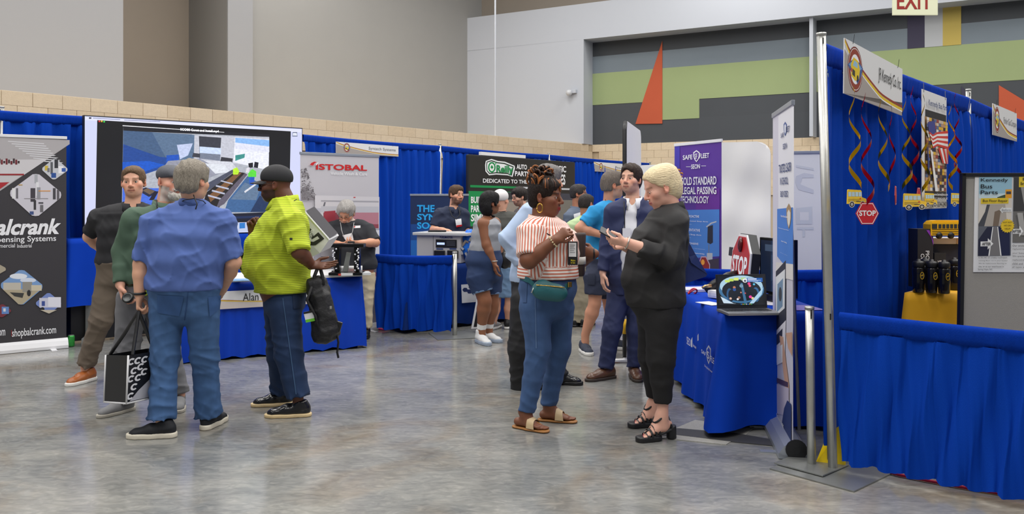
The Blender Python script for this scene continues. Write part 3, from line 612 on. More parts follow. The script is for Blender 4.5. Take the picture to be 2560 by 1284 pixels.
# ------------------------------------------------------------------ skirted table with white top in front of the left group
A_ = G(921, 869); B_ = G(550, 902); tdr = (B_-A_).normalized(); Cn = Vector((-tdr.y, tdr.x, 0)); Cn = Cn if Cn.y > 0 else -Cn
A_ = A_+tdr*.05+Cn*.05; B2 = A_+tdr*1.83
e = empty('skirted_table', A_.lerp(B2, .5)+Cn*.36, 'long table with royal blue satin skirt and white top in the left booth', 'table')
Dn, Cc = A_+Cn*.74, B2+Cn*.74
cloth([B2, A_, Dn, Cc], .735, .02, M_SATIN, 'skirt', e, .03, .03, .022, .12, 8)
mb = MB(); mb.prism([(v.x, v.y) for v in (B2, A_, Dn, Cc)], .737, .762); mb.build('tabletop', M_WHITE, e)
for q in (A_.lerp(Cc, .1), B2.lerp(Dn, .1), Dn.lerp(B2, .1), Cc.lerp(A_, .1)): mb = MB(); mb.tube([(q.x, q.y, 0), (q.x, q.y, .735)], .014, 8); mb.build('leg', M_STEEL, e)
tfp = Pan(B2-Cn*.045, A_-B2)
a0, b1 = tfp.px(548, 727); a1, b0 = tfp.px(775, 762)
e2 = empty('name_sign', tfp.pt((a0+a1)/2, b0, 0), 'white name sign with a yellow stripe pinned on the blue table skirt', 'sign', 'booth name signs')
b0 = tfp.px(560, 772)[1]; b1 = tfp.px(560, 728)[1]; ww = a1-a0
tfp.slab('board', a0, b0, a1, b1, -.004, 0, M_WHITE, e2)
f_ = lambda t, o: (a0+ww*t, b0+(b1-b0)*min(1, max(.02, .52-.34*t**.8+.25*max(0, t-.6)+o)))
ts = [i/12 for i in range(13)]
prints('print', tfp, [((206, 196, 192), [(a0, b0), (a1, b0)]+[f_(t, -.06) for t in reversed(ts)]), ((228, 190, 50), [f_(t, 0) for t in ts]+[f_(t, -.05) for t in reversed(ts)]), ((150, 40, 36), [f_(t, .07*t) for t in ts]+[f_(t, .02) for t in reversed(ts)])], e2, px=False)
txt('Alan', tfp, (607, 733, 646, 750), M_INKK, e2, bold=.0, h=.004)
# ------------------------------------------------------------------ black auto parts backdrop
pl, pr = P(1171, 0, 14.45), P(1438, 0, 17.75); pl.z = pr.z = 0
pn = Pan(pl, pr-pl); L_ = (pr-pl).length; ztp = pn.px(1171, 385)[1]
e = empty('fabric_backdrop', pl.lerp(pr, .5), 'wide black and green auto parts fabric backdrop on the left row', 'backdrop')
pn.slab('panel', 0, .05, L_, ztp, -.06, 0, mat('black_print', (30, 30, 33), .5), e, .03)
pn.slab('light_bar', pn.px(1203, 388)[0], ztp, pn.px(1314, 392)[0], ztp+.06, -.05, .0, M_WHITE, e)
for a in (.4, L_-.4): mb = MB(); mb.box(pn.pt(a, .02, -.02), (.5, .08, .03), Matrix.Rotation(math.atan2(pn.n.y, pn.n.x), 3, 'Z')); mb.build('foot', M_STEEL, e)
G1 = (0, 140, 74)
pol = [(G1, [(1175, 462), (1291, 466), (1293, 470), (1293, 471), (1175, 468)]), ((206, 208, 214), [(1291, 466), (1434, 471), (1434, 475), (1294, 471)]),
       (G1, quad(1171, 477, 566, 1300, 480, 556)), ((60, 62, 76), quad(1262, 480, 500, 1434, 484, 503)), ((120, 116, 110), quad(1255, 498, 560, 1436, 500, 552)), ((150, 140, 130), quad(1264, 505, 556, 1330, 506, 552)), ((40, 44, 50), quad(1270, 482, 498, 1286, 482, 498))]
cx0, cy0 = 1249, 420
pol += [((236, 238, 240), [(1214, 402), (1228, 397), (1244, 402), (1262, 404), (1286, 414), (1287, 420), (1281, 442), (1268, 438), (1240, 436), (1222, 438), (1213, 428), (1212, 412)]),
        ((40, 60, 50), [(1216, 404), (1228, 400), (1243, 405), (1261, 407), (1284, 416), (1279, 439), (1268, 435), (1240, 433), (1223, 435), (1216, 427), (1215, 412)]),
        ((236, 238, 240), [(1218, 406), (1228, 403), (1242, 408), (1260, 410), (1281, 418), (1276, 436), (1268, 432), (1240, 430), (1224, 432), (1218, 426), (1217, 412)]),
        (G1, ell(1229, 418, 9.5, 13.5)), ((240, 242, 240), ell(1229, 418, 6, 9.5)), (G1, ell(1227.6, 418, 2, 3, 8)), (G1, ell(1230.6, 418, 2, 3, 8)), (G1, ell(1229, 415.5, 2, 3, 8)), (G1, [(1228.5, 419), (1230, 419), (1230, 424), (1229, 424)]),
        (G1, [(1238, 404), (1241, 404), (1239, 411), (1237, 411)])]
prints('print', pn, pol, e, h=.004)
txt('Reilly', pn, (1240, 412, 1281, 438), M_INKG, e, bold=.03, h=.014)
txt('AUTO', pn, (1290, 410, 1316, 424), M_INKW, e, bold=.03, h=.012); txt('PARTS', pn, (1286, 427, 1322, 441), M_INKW, e, bold=.03, h=.012)
txt('STRATEGIC', pn, (1350, 411, 1414, 431), M_INKW, e, bold=.03, h=.012); txt('ALLIES', pn, (1374, 434, 1412, 462), M_INKW, e, bold=.03, h=.012)
txt('DEDICATED TO THE PROFESSIONAL', pn, (1206, 446, 1390, 461), M_INKW, e, bold=.02, h=.012)
for i, s_ in enumerate(('BUILDING', 'PARTNERS', 'SIMPLY')): txt(s_, pn, (1176, 491+i*22, 1230, 507+i*22), M_INKW, e, bold=.03, h=.012)
txt('PROVEN', pn, (1172, 578, 1205, 586), M_INKW, e, bold=.02, h=.012); txt('EXPERTS', pn, (1172, 596, 1205, 604), M_INKW, e, bold=.02, h=.012)
# ------------------------------------------------------------------ navy and cyan banner behind the fuel cabinet
e, pn, L_ = rollup('roll_up_banner', P(1026, 0, 12.5), P(1171, 0, 12.3), 1.60, 'low navy banner with big cyan letters behind the fuel cabinet', mat('navy_print', (24, 44, 84), .5), base=M_BLACK)
prints('print', pn, [((20, 70, 140), quad(1027, 560, 640, 1170, 560, 640)), ((24, 100, 180), quad(1027, 600, 640, 1080, 600, 640))], e)
for s_, y0, y1, x1 in (('THE', 512, 530, 1087), ('SYNERGY', 534, 551, 1160), ('SOLUTION', 555, 573, 1166)): txt(s_, pn, (1043, y0, x1, y1), M_INKC, e, bold=.03)
# fuel cabinet on the navy table
ta = P(1128, 0, 9.98); tb = P(1296, 0, 10.62); ta.z = tb.z = 0; td = (tb-ta).normalized(); tn = Vector((-td.y, td.x, 0))
ta2 = ta-td*.62
e = empty('draped_table', ta2.lerp(tb, .5), 'table under a navy cloth with white logo squares, centre back', 'table')
cs = [ta2, tb+td*.5, tb+td*.5+tn*.7, ta2+tn*.7]
cloth(cs, .75, .04, M_NAVYC, 'tablecloth', e, .03, .05, .012, .3, 9)
mb = MB(); mb.prism([(v.x, v.y) for v in cs], .715, .747); mb.build('tabletop', M_WHITE, e)
nf = Pan(ta2-tn*.055, td)
prints('print', nf, [((206, 208, 214), [(1152, 711), (1190, 708), (1190, 754), (1154, 757)])]+[((24, 40, 90), ell(x, y, 7, 6, 6)) for x, y in ((1162, 724), (1177, 717), (1173, 728))]+[((206, 208, 214), [(1283, 700), (1300, 700), (1300, 740), (1283, 742)]), ((30, 34, 44), rect(1286, 711, 1296, 724))], e, h=.008)
txt('FUEL', nf, (1181, 724, 1205, 735), M_INKN, e, bold=.03, h=.014)
fc0 = P(1042, 0, 10.35); fc1 = P(1152, 0, 10.15); fc0.z = fc1.z = 0
fp2 = Pan(fc0, fc1-fc0); fw = (fc1-fc0).length; zc = fp2.px(1090, 588)[1]
e = empty('fuel_cabinet', fc0.lerp(fc1, .5)+Vector((0, 0, .752)), 'silver fuel control cabinet with black displays on the navy table', 'machine')
M_CAB = mat('cabinet_silver', (196, 192, 188), .4, .25)
fp2.slab('body', .0, .756, fw, zc, -.42, 0, M_CAB, e, .006)
fp2.slab('top', -.04, zc, fw+.10, zc+.035, -.46, .04, mat('cabinet_top', (206, 206, 206), .35, .3), e, .008)
fs = .375*fw
fp2.slab('seam', fs, .76, fs+.006, zc-.005, 0, .002, mat('seam_grey', (120, 118, 116), .5), e)
fa, fb = fp2.px(1090, 606)[0], fp2.px(1142, 600)[0]
fp2.slab('display', fa, fp2.px(1090, 618)[1], fb, fp2.px(1090, 598)[1], 0, .006, M_BLACK, e)
fp2.slab('readout', fp2.px(1093, 611)[0], fp2.px(1093, 611)[1], fp2.px(1112, 606)[0], fp2.px(1112, 606)[1], .006, .008, emat('readout_glow', (180, 200, 250), .8), e)
for i in range(4): fp2.slab('menu_line', fp2.px(1117, 0)[0], fp2.px(1117, 603+i*3.4)[1], fp2.px(1138, 0)[0], fp2.px(1117, 602+i*3.4)[1], .006, .0075, mat('menu_grey', (90, 92, 104), .5), e)
for x0, x1 in ((1087, 1113), (1120, 1146)): fp2.slab('nozzle_pocket', fp2.px(x0, 625)[0], fp2.px(x0, 645)[1], fp2.px(x1, 625)[0], fp2.px(x0, 625)[1], 0, .03, M_BLACK, e, .008); fp2.slab('label', fp2.px(x0+4, 620)[0], fp2.px(x0, 623)[1], fp2.px(x1-5, 620)[0], fp2.px(x0, 620)[1], 0, .003, M_INKN, e)
txt('FUELMASTER', fp2, (1100, 590, 1132, 596), M_INKN, e, bold=.02, h=.003)
mb = MB(); mb.box(fp2.pt(.33*fw, zc+.045, -.18), (.22, .12, .02), None, .004); mb.build('clipboard', M_BLACK, e)
# blue wrapped pump gear right of the cabinet
bg = P(1172, 650, 10.3)
def blob(name, c, rad, m, parent, seed=0, amp=.25, seg=(18, 12), sc=3.0):
    r = np.random.default_rng(seed); k = r.normal(0, 1, (6, 3))*sc; ph = r.uniform(0, 6, 6); v = []; f = []
    nu, nv = seg
    for j in range(nv+1):
        for i in range(nu):
            a = 2*math.pi*i/nu; b = math.pi*j/nv; d = Vector((math.sin(b)*math.cos(a), math.sin(b)*math.sin(a), math.cos(b)))
            w = 1+amp*sum(math.sin(float(np.dot(k[q], d))+ph[q]) for q in range(6))/6
            v.append((c[0]+d.x*rad[0]*w, c[1]+d.y*rad[1]*w, c[2]+d.z*rad[2]*w))
    f = [(j*nu+i, j*nu+(i+1) % nu, (j+1)*nu+(i+1) % nu, (j+1)*nu+i) for j in range(nv) for i in range(nu)]
    return mk(name, v, f, m, parent, True)
e = empty('pump_model', (bg.x, bg.y, .752), 'small bright blue pump model with chrome fittings beside the cabinet', 'machine')
blob('pump_body', (bg.x, bg.y, .752+.20), (.12, .12, .19), mat('pump_blue', (20, 110, 220), .35), e, 4, .35, sc=5)
mb = MB()
for i in range(7): mb.box((bg.x+random.uniform(-.08, .1), bg.y-.12+random.uniform(-.02, .02), .86+random.uniform(0, .24)), (.05, .03, .03), Matrix.Rotation(random.uniform(0, 3), 3, 'Y'), .005)
mb.build('fittings', mat('chrome', (210, 210, 214), .2, .9), e)
mb = MB(); mb.tube([(bg.x-.12, bg.y-.05, .80), (bg.x-.10, bg.y-.08, .93), (bg.x-.03, bg.y-.10, 1.02), (bg.x+.0, bg.y-.1, 1.0)], .018, 8); mb.build('hose', mat('hose_grey', (170, 160, 150), .5), e, True)
# white panel and leaning framed poster near the centre back
e = empty('leaning_frame', (P(1186, 0, 9.3).x, 9.3, 0), 'dark framed poster leaning behind the bob-haired woman', 'picture frame')
lp = Pan(Vector((P(1177, 0, 9.6).x, 9.6, .0)), Vector((.5, .2, 0)), Vector((.18, .18, 1))); lp.slab('frame', 0, .05, .26, .62, -.02, .0, M_WHITE, e); lp.slab('sheet', .02, .07, .24, .60, .0, .004, M_BLACK, e)
# ------------------------------------------------------------------ tall fabric tower seen edge on
p0 = P(1562, 0, 7.85); p1 = P(1600, 0, 9.0); p0.z = p1.z = 0; pn = Pan(p0, p1-p0); L_ = (p1-p0).length
e = empty('fabric_tower', p0.lerp(p1, .4), 'tall white fabric display seen almost edge on behind the man in the suit', 'display')
out = [(0, .06), (L_, .06), (L_, 2.16)]+[(L_-.10*(1-math.cos(a)), 2.16+.10*math.sin(a)) for a in (.4, .8, 1.2, 1.57)]+[(.12, 2.27), (.05, 2.25), (.0, 2.19)]
pn.poly('fabric', out, -.012, .012, mat('white_fabric', (222, 222, 224), .8, var=.04, vscale=5, bump=.3, bscale=8), e)
v = []
mb = MB(); mb.tube([pn.pt(-.012, .06, 0), pn.pt(-.012, 1.2, 0), pn.pt(-.012, 2.18, 0), pn.pt(.03, 2.26, 0)], .020, 8); mb.build('frame', M_BLACK, e, True)
for z0_, z1_, m in ((.28, .42, mat('hazard_yellow', (240, 186, 20), .5)), (.42, .52, M_WHITE)):
    mb = MB(); mb.tube([pn.pt(-.013, z0_, 0), pn.pt(-.013, z1_, 0)], .0225, 10); mb.build('tape_band', m, e, True)
for a in (.05, L_-.15):
    mb = MB(); mb.box(pn.pt(a, .022, 0), (.40, .07, .02), Matrix.Rotation(.1, 3, 'Z'), .004); mb.build('foot', M_WHITE, e)
mb = MB(); mb.tube([pn.pt(.05, .02, 0), pn.pt(.05, .07, 0)], .02, 8); mb.build('post', M_WHITE, e, True)
# white panel further back
p0 = P(1590, 0, 14.0); p1 = P(1652, 0, 13.6); p0.z = p1.z = 0; pn = Pan(p0, p1-p0)
e = empty('white_panel', p0.lerp(p1, .5), 'plain white display panel just behind the head of the man in the suit', 'display')
pn.slab('board', 0, .05, .5, pn.px(1600, 413)[1], -.02, 0, M_WHITE, e, .006); pn.slab('foot', .1, 0, .4, .05, -.15, .15, M_STEEL, e)
# ------------------------------------------------------------------ purple and blue banner
e, pn, L_ = rollup('roll_up_banner', P(1687, 0, 8.75), P(1803, 0, 8.02), 2.11, 'purple and blue roll-up banner about illegal passing technology', mat('purple_print', (86, 44, 150), .5), base=M_SILV, rail=M_WHITE)
def shield(cx, cy, w, h): return [(cx-w, cy-h*.62), (cx, cy-h), (cx+w, cy-h*.62), (cx+w*.95, cy+h*.1), (cx+w*.6, cy+h*.6), (cx, cy+h), (cx-w*.6, cy+h*.6), (cx-w*.95, cy+h*.1)]
pol = [((70, 60, 176), quad(1687, 362, 420, 1700, 362, 420)), ((104, 40, 150), quad(1740, 470, 525, 1800, 470, 523)), ((74, 134, 214), quad(1686, 525, 648, 1799, 523, 640)), ((64, 44, 140), quad(1686, 648, 820, 1799, 640, 830)),
       ((36, 38, 56), [(1770, 566), (1783, 562), (1783, 606), (1777, 610), (1769, 606)]), ((120, 124, 134), rect(1772, 610, 1774, 640)), ((190, 196, 206), rect(1768, 632, 1782, 650)), ((60, 50, 70), quad(1768, 650, 700, 1798, 645, 700)), ((196, 200, 206), [(1766, 566), (1778, 556), (1792, 552), (1792, 555), (1780, 559), (1768, 568)]),
       ((200, 170, 190), [(1754, 640), (1766, 640), (1776, 660), (1775, 692), (1766, 708), (1754, 712), (1744, 700), (1742, 672)]), ((150, 30, 34), [(1755, 643), (1765, 643), (1774, 662), (1773, 690), (1764, 705), (1755, 708), (1746, 698), (1744, 673)]), ((250, 170, 60), ell(1758, 655, 4.5, 7)), ((90, 20, 30), ell(1756, 698, 4, 7)),
       ((244, 244, 246), shield(1742, 390, 8, 15)), ((90, 44, 150), shield(1742, 390, 6, 12)), ((224, 226, 230), rect(1716, 416, 1728, 417.2)), ((224, 226, 230), rect(1754, 414, 1766, 415.2)), ((170, 196, 236), rect(1706, 560, 1730, 560.8)), ((170, 196, 236), rect(1706, 593, 1728, 593.8)),
       ((190, 160, 140), [(1707, 706), (1716, 704), (1714, 735), (1707, 735)]), ((150, 186, 214), rect(1690, 704, 1708, 722)), ((130, 132, 138), [(1688, 755), (1703, 748), (1697, 860), (1686, 860)]), ((190, 130, 60), ell(1688, 866, 4, 5))]
prints('print', pn, pol, e, h=.003)
for s_, x0, y0, x1, y1 in (('SAFE', 1709, 388, 1733, 398), ('FLEET', 1750, 384, 1775, 394), ('SEON', 1730, 411, 1752, 421), ('THE GOLD STANDARD', 1682, 444, 1793, 461), ('IN ILLEGAL PASSING', 1684, 468, 1793, 485), ('TECHNOLOGY', 1702, 490, 1774, 508),
                         ('PROACTIVE', 1722, 537, 1750, 544), ('Alert | Illuminated Stop Arm', 1692, 549, 1772, 556), ('PREVENTATIVE', 1712, 570, 1752, 579), ('Predictive Stop Arm', 1700, 582, 1755, 590), ('RESPONSIVE', 1712, 604, 1748, 612), ('24/7 Stop Arm Violation', 1694, 616, 1764, 624), ('System (SAVES)', 1710, 628, 1763, 637)):
    txt(s_, pn, (x0, y0, x1, y1), M_INKW, e, bold=.012 if y0 > 530 else .02, h=.010)
txt('SF', pn, (1738.5, 384, 1745.5, 397), M_INKW, e, bold=.01, h=.010)
# white popup display behind
p0 = P(1700, 0, 11.0); p1 = P(1926, 0, 10.6); p0.z = p1.z = 0; pn = Pan(p0, p1-p0); L_ = (p1-p0).length; zt_ = pn.px(1880, 354)[1]
e = empty('popup_display', p0.lerp(p1, .5), 'back of a wrinkled white fabric popup display with rounded corners', 'display')
out = [(0, .05), (L_, .05), (L_, zt_-.16)]+[(L_-.16*(1-math.cos(a)), zt_-.16+.16*math.sin(a)) for a in (.3, .6, .9, 1.2, 1.57)]+[(.1, zt_), (0, zt_-.05)]
nx, nz = 40, 46; v = []; r8 = np.random.default_rng(5)
def wr(x, z): return .012*math.sin(3*x+5*z)+.010*math.sin(9*z+2*x+1)*math.sin(1.3*x)+.008*math.sin(14*x-5*z)
for j in range(nz):
    z = .05+(zt_-.05)*j/(nz-1)
    for i in range(nx):
        xx = L_*i/(nx-1); zc_ = z
        if z > zt_-.16:
            k = (z-(zt_-.16))/.16; lim = L_-.16+.16*math.sqrt(max(0, 1-k*k)); xx = min(xx, lim)
        v.append(pn.pt(xx, zc_, wr(xx, z)))
f = [(j*nx+i, j*nx+i+1, (j+1)*nx+i+1, (j+1)*nx+i) for j in range(nz-1) for i in range(nx-1)]
mk('fabric', v, f, mat('white_fabric_b', (226, 225, 224), .8, var=.03, vscale=4), e, True)
pn.poly('frame', out, -.10, -.03, M_WHITE, e)
# white banner seen from behind with ghost lettering
e, pn, L_ = rollup('roll_up_banner', P(1934, 0, 8.75), P(2080, 0, 8.6), 2.03, 'white banner seen from behind with faint mirrored lettering', mat('ghost_print', (216, 218, 224), .5), base=M_SILV)
gp_ = [((198, 202, 212), [(1990, 412), (2034, 420), (2034, 426), (1990, 418)]), ((196, 200, 212), [(1990, 440), (2010, 432), (2034, 436), (2034, 444), (2006, 444), (2000, 460), (2034, 474), (2034, 484), (1996, 474), (1988, 456)]), ((198, 204, 214), [(1990, 520), (2030, 516), (2030, 560), (1990, 560)]), ((216, 218, 224), rect(2000, 530, 2022, 550)), ((198, 204, 214), rect(1992, 568, 2034, 574)), ((198, 204, 214), rect(2006, 574, 2012, 592))]
prints('print', pn, gp_, e)
# ------------------------------------------------------------------ narrow white and blue banner near the tall pole
e, pn, L_ = rollup('roll_up_banner', P(1932, 0, 5.80), P(1981, 0, 4.98), 2.13, 'white and blue banner seen at a sharp angle beside the poles', mat('lilac_print', (214, 212, 226), .5), base=M_SILV, rail=M_SILV, back_pole=False, depth=.16)
mb = MB(); mb.tube([pn.pt(L_*.55, .08, -.10), pn.pt(L_*.62, 2.11, -.016)], .011, 8); mb.build('support_pole', M_ALU, e, True)
mb = MB(); mb.lathe([(.002, 0), (.062, 0), (.062, .01), (.02, .014)], pn.pt(L_+.013, .062, -.02), 18, Matrix((pn.n, pn.u, pn.r)).transposed()); mb.build('end_cap', M_BLACK, e)
pol = [((232, 232, 240), quad(1947, 290, 550, 1986, 265, 520)), ((68, 128, 214), quad(1944, 522, 640, 1984, 518, 690)), ((226, 222, 220), [(1941, 655), (1984, 660), (1984, 700), (1940, 690)]), ((40, 42, 58), [(1941, 678), (1966, 650), (1966, 800), (1938, 830)]), ((230, 232, 236), [(1941, 692), (1964, 672), (1963, 770), (1940, 790)]), ((120, 150, 180), [(1945, 710), (1959, 695), (1958, 765), (1944, 780)]), ((60, 60, 66), ell(1952, 735, 4, 18)),
       ((226, 224, 232), [(1938, 830), (1966, 800), (1964, 880), (1936, 900)]), ((50, 52, 66), [(1938, 842), (1958, 820), (1957, 850), (1937, 868)]), ((212, 168, 140), [(1950, 838), (1960, 842), (1966, 900), (1974, 960), (1974, 1000), (1968, 990), (1960, 930)]), ((212, 168, 140), [(1966, 832), (1982, 830), (1982, 890), (1972, 870)]), ((236, 236, 240), [(1940, 872), (1958, 860), (1958, 905), (1944, 912)]), ((80, 60, 80), [(1934, 940), (1972, 955), (1972, 968), (1934, 952)]), ((196, 188, 206), [(1932, 955), (1974, 970), (1974, 1040), (1930, 1030)]), ((44, 60, 108), [(1956, 1060), (1962, 1020), (1970, 1000), (1980, 1010), (1980, 1120), (1954, 1085)]), ((170, 140, 100), shield(1974, 540, 6, 32)), ((226, 222, 214), shield(1974, 545, 4, 22)),
       ((50, 80, 150), shield(1965, 322, 4, 18)), ((226, 228, 240), shield(1965, 322, 2.5, 13))]
prints('print', pn, pol, e, h=.003)
for s_, x0, y0, x1, y1 in (('SAFE', 1955, 334, 1962, 342), ('FLEET', 1968, 318, 1977, 327), ('SEON', 1960, 360, 1970, 370), ('TRUSTED LEADER', 1950, 412, 1981, 427), ('IN SCHOOL', 1953, 444, 1973, 460), ('BUS VIDEO', 1954, 477, 1973, 492)): txt(s_, pn, (x0, y0, x1, y1), M_INKN, e, bold=.02, h=.008)
for s_, x0, y0, x1, y1 in (('Wired Video Upload', 1955, 537, 1972, 546), ('Secure Live Access & Story', 1949, 568, 1975, 577), ('Active Tracking', 1956, 600, 1970, 609), ('Telematic Compatible', 1953, 630, 1972, 639), ('safefleet.net', 1942, 1040, 1962, 1062)): txt(s_, pn, (x0, y0, x1, y1), M_INKW, e, bold=.015, h=.008)
# ------------------------------------------------------------------ blue table on the right
cs = [(1.395, 5.55), (2.14, 5.66), (2.13, 7.42), (1.385, 7.35)]
e = empty('draped_table', (1.76, 6.5, 0), 'royal blue cloth covered table with white shield logo, right of centre', 'table')
cloth(cs, .778, .035, M_CLOTH, 'tablecloth', e, .03, .16, .030, .36, 21)
mb = MB(); mb.prism(cs, .74, .775); mb.build('tabletop', M_WHITE, e)
for x, y in ((1.5, 5.75), (2.0, 5.8), (1.5, 7.2), (2.0, 7.25)): mb = MB(); mb.tube([(x, y, 0), (x, y, .74)], .014, 8); mb.build('leg', M_STEEL, e)
lp = Pan(Vector((1.345, 7.35, 0)), Vector((.01, -1.8, 0)))
prints('print', lp, [((206, 210, 226), shield(1776, 886, 5.5, 24)), ((10, 62, 190), shield(1776, 886, 4, 19)), ((206, 210, 226), [(1731, 850), (1735, 842), (1735, 868), (1731, 866)]), ((206, 210, 226), [(1748, 838), (1750.5, 833), (1750.5, 850), (1748, 852)])], e, h=.012)
for s_, x0, y0, x1, y1 in (('SEO', 1722, 840, 1731, 866), ('inox', 1738, 858, 1746, 872), ('SAF', 1759, 872, 1770, 890), ('FLE', 1782, 888, 1791, 910), ('S', 1773, 876, 1779, 898), ('Driving Safety Forward', 1767, 910, 1787, 934)): txt(s_, lp, (x0, y0, x1, y1), M_INKW, e, bold=.0, h=.016)
ZT_ = .780
# laptop
e = empty('laptop', (P(1860, 0, 5.74).x, 5.66, ZT_), 'open grey laptop showing a fisheye bus camera picture', 'laptop')
lr = Vector((1, .09, 0)).normalized(); lb = Pan(P(1795, 770, 5.74), lr, Vector((-.02, .22, 1)));
o_ = Vector((P(1793, 0, 5.70).x, 5.70, ZT_+.018)); lb = Pan(o_, lr, Vector((0, .20, 1)).normalized()); LW, LH = .352, .232
lb.slab('lid', 0, 0, LW, LH, -.008, 0, mat('laptop_black', (34, 34, 38), .35), e, .004)
mb = MB(); R = Matrix((lr, Vector((-lr.y, lr.x, 0)), Vector((0, 0, 1)))).transposed(); kc = o_+lr*(LW/2)-Vector((-lr.y, lr.x, 0))*.118; kc.z = ZT_+.010
mb.box(kc, (LW+.01, .236, .017), R, .004); mb.build('keyboard_base', mat('laptop_grey', (150, 150, 154), .35, .5), e)
kp = Pan(kc-lr*(LW/2)-Vector((-lr.y, lr.x, 0))*.118+Vector((0, 0, .0092)), lr, Vector((-lr.y, lr.x, 0)))
mb = MB()
for rr in range(5):
    for cc in range(14): mb.box(kp.pt(.025+cc*.0222, .10+rr*.022, .001), (.018, .017, .002), R)
ko = mb.build('keys', mat('key_black', (40, 40, 44), .5), e); tag(ko, None, None, None, 'stuff')
kp.slab('touchpad', .12, .015, .23, .085, 0, .001, mat('touchpad_grey', (124, 124, 128), .3), e)
m0, m1, n0, n1 = .012, LW-.012, .022, LH-.010; cx0, cy0 = (m0+m1)/2, (n0+n1)/2; rx, ry = (m1-m0)/2*.97, (n1-n0)/2*.95
pol = [((8, 12, 18), [(m0, n0), (m1, n0), (m1, n1), (m0, n1)]), ((60, 110, 150), ell(cx0, cy0+.004, rx, ry*.96, 30)), ((170, 205, 225), ell(cx0, cy0+.03, rx*.95, ry*.75, 30)), ((14, 22, 34), ell(cx0, cy0+.0, rx*.86, ry*.78, 30))]
for t, c in ((-.6, (200, 226, 110)), (-.42, (190, 220, 90)), (-.2, (214, 232, 120)), (.1, (180, 210, 150)), (.4, (200, 220, 230)), (.62, (170, 200, 220))):
    x = cx0+t*rx; pol.append((c, [(x-.018, cy0+ry*(.93-.5*t*t)), (x+.016, cy0+ry*(.93-.5*t*t)), (x+.014, cy0+ry*(.72-.4*t*t)), (x-.016, cy0+ry*(.72-.4*t*t))]))
pol += [((60, 110, 150), [(cx0+.015, n0+.01), (cx0+.035, n0+.01), (cx0+.01, cy0+.05), (cx0-.005, cy0+.05)]), ((40, 84, 128), ell(cx0-.085, cy0-.03, .022, .045, 14)), ((14, 22, 34), ell(cx0-.075, cy0-.035, .02, .04, 14)), ((50, 100, 150), ell(cx0+.10, cy0-.03, .026, .05, 14)), ((14, 24, 36), ell(cx0+.09, cy0-.034, .024, .045, 14)), ((200, 220, 235), [(cx0-.15, cy0-.04), (cx0-.06, n0+.012), (cx0-.02, n0+.008), (cx0-.13, n0+.014)]), ((170, 205, 230), [(cx0+.14, cy0-.03), (cx0+.08, n0+.01), (cx0+.05, n0+.01), (cx0+.155, cy0+.02)])]
for dx, dy, c, r_ in ((-.05, .02, (190, 120, 90), .010), (.055, .045, (226, 60, 130), .011), (.06, .03, (240, 90, 110), .009), (-.08, -.055, (220, 180, 160), .009), (.06, -.045, (236, 60, 160), .011), (.075, -.055, (230, 200, 150), .010), (-.02, -.05, (150, 110, 90), .010), (-.05, .005, (40, 80, 150), .012), (.09, .04, (90, 190, 230), .008), (.0, .03, (120, 150, 170), .014), (-.03, -.06, (230, 230, 236), .008), (.025, -.02, (210, 80, 90), .005), (-.005, -.015, (200, 130, 110), .006)): pol.append((c, ell(cx0+dx, cy0+dy, r_, r_*.9, 8)))
pol += [((240, 240, 244), ell(cx0+.028, cy0+.066, .018, .014, 12)), ((90, 96, 110), ell(cx0+.028, cy0+.064, .009, .008, 10)), ((30, 90, 170), rect(cx0+.042, n1-.044, m1-.012, n1-.016)), ((226, 232, 244), rect(cx0+.047, n1-.027, cx0+.11, n1-.020)), ((190, 210, 236), rect(cx0+.047, n1-.034, cx0+.14, n1-.031)), ((190, 210, 236), rect(cx0+.047, n1-.040, cx0+.12, n1-.037)), ((14, 18, 26), rect(m0, n0, m1, n0+.010))]
for i in range(7): pol.append((((60, 140, 230), (230, 200, 80), (90, 200, 120), (220, 220, 226))[i % 4], rect(cx0-.01+i*.012, n0+.002, cx0-.004+i*.012, n0+.008)))
prints('picture', lb, pol, e, SCREEN, px=False, h=.0015, step=.00004)
# school bus stop arm on the table
def octo(cx, cy, w, h, k=.293): return [(cx-w, cy-h*(1-2*k)), (cx-w*(1-2*k), cy-h), (cx+w*(1-2*k), cy-h), (cx+w, cy-h*(1-2*k)), (cx+w, cy+h*(1-2*k)), (cx+w*(1-2*k), cy+h), (cx-w*(1-2*k), cy+h), (cx-w, cy+h*(1-2*k))]
sc0 = P(1843, 0, 6.45); sc0.z = .805; sr = Vector((.03, -.9995, 0)); sp_ = Pan(sc0-sr*.0, sr, Vector((.10, .02, 1)))
e = empty('stop_sign', (sc0.x, sc0.y, ZT_), 'red octagonal STOP arm in a thick black housing on the blue table', 'stop sign')
sp_.poly('housing', octo(0, .235, .235, .235), -.075, -.012, mat('housing_black', (30, 31, 34), .45), e)
sp_.poly('border', octo(0, .235, .230, .230), -.012, .0, M_WHITE, e); sp_.poly('face', octo(0, .235, .212, .212), .0, .004, mat('stop_red', (182, 36, 38), .35), e)
txt('STOP', sp_, (-.185, .15, .185, .30), M_INKW, e, bold=.03, px=False, h=.006)
for bz in (.385, .085):
    mb = MB(); mb.lathe([(.001, 0), (.045, 0), (.048, .012), (.03, .022), (.001, .026)], sp_.pt(0, bz, .004), 16, Matrix((sp_.r*.8, sp_.u*1.2, sp_.n)).transposed()); mb.build('lamp', mat('lamp_dark_red', (84, 18, 24), .2), e, True)
sp_.slab('camera_box', -.33, .28, -.235, .35, -.06, -.0, M_BLACK, e, .006)
mb = MB(); mb.box(Vector((sc0.x+.05, sc0.y+.05, ZT_+.015)), (.2, .2, .028), None, .005); mb.build('foot', M_BLACK, e)
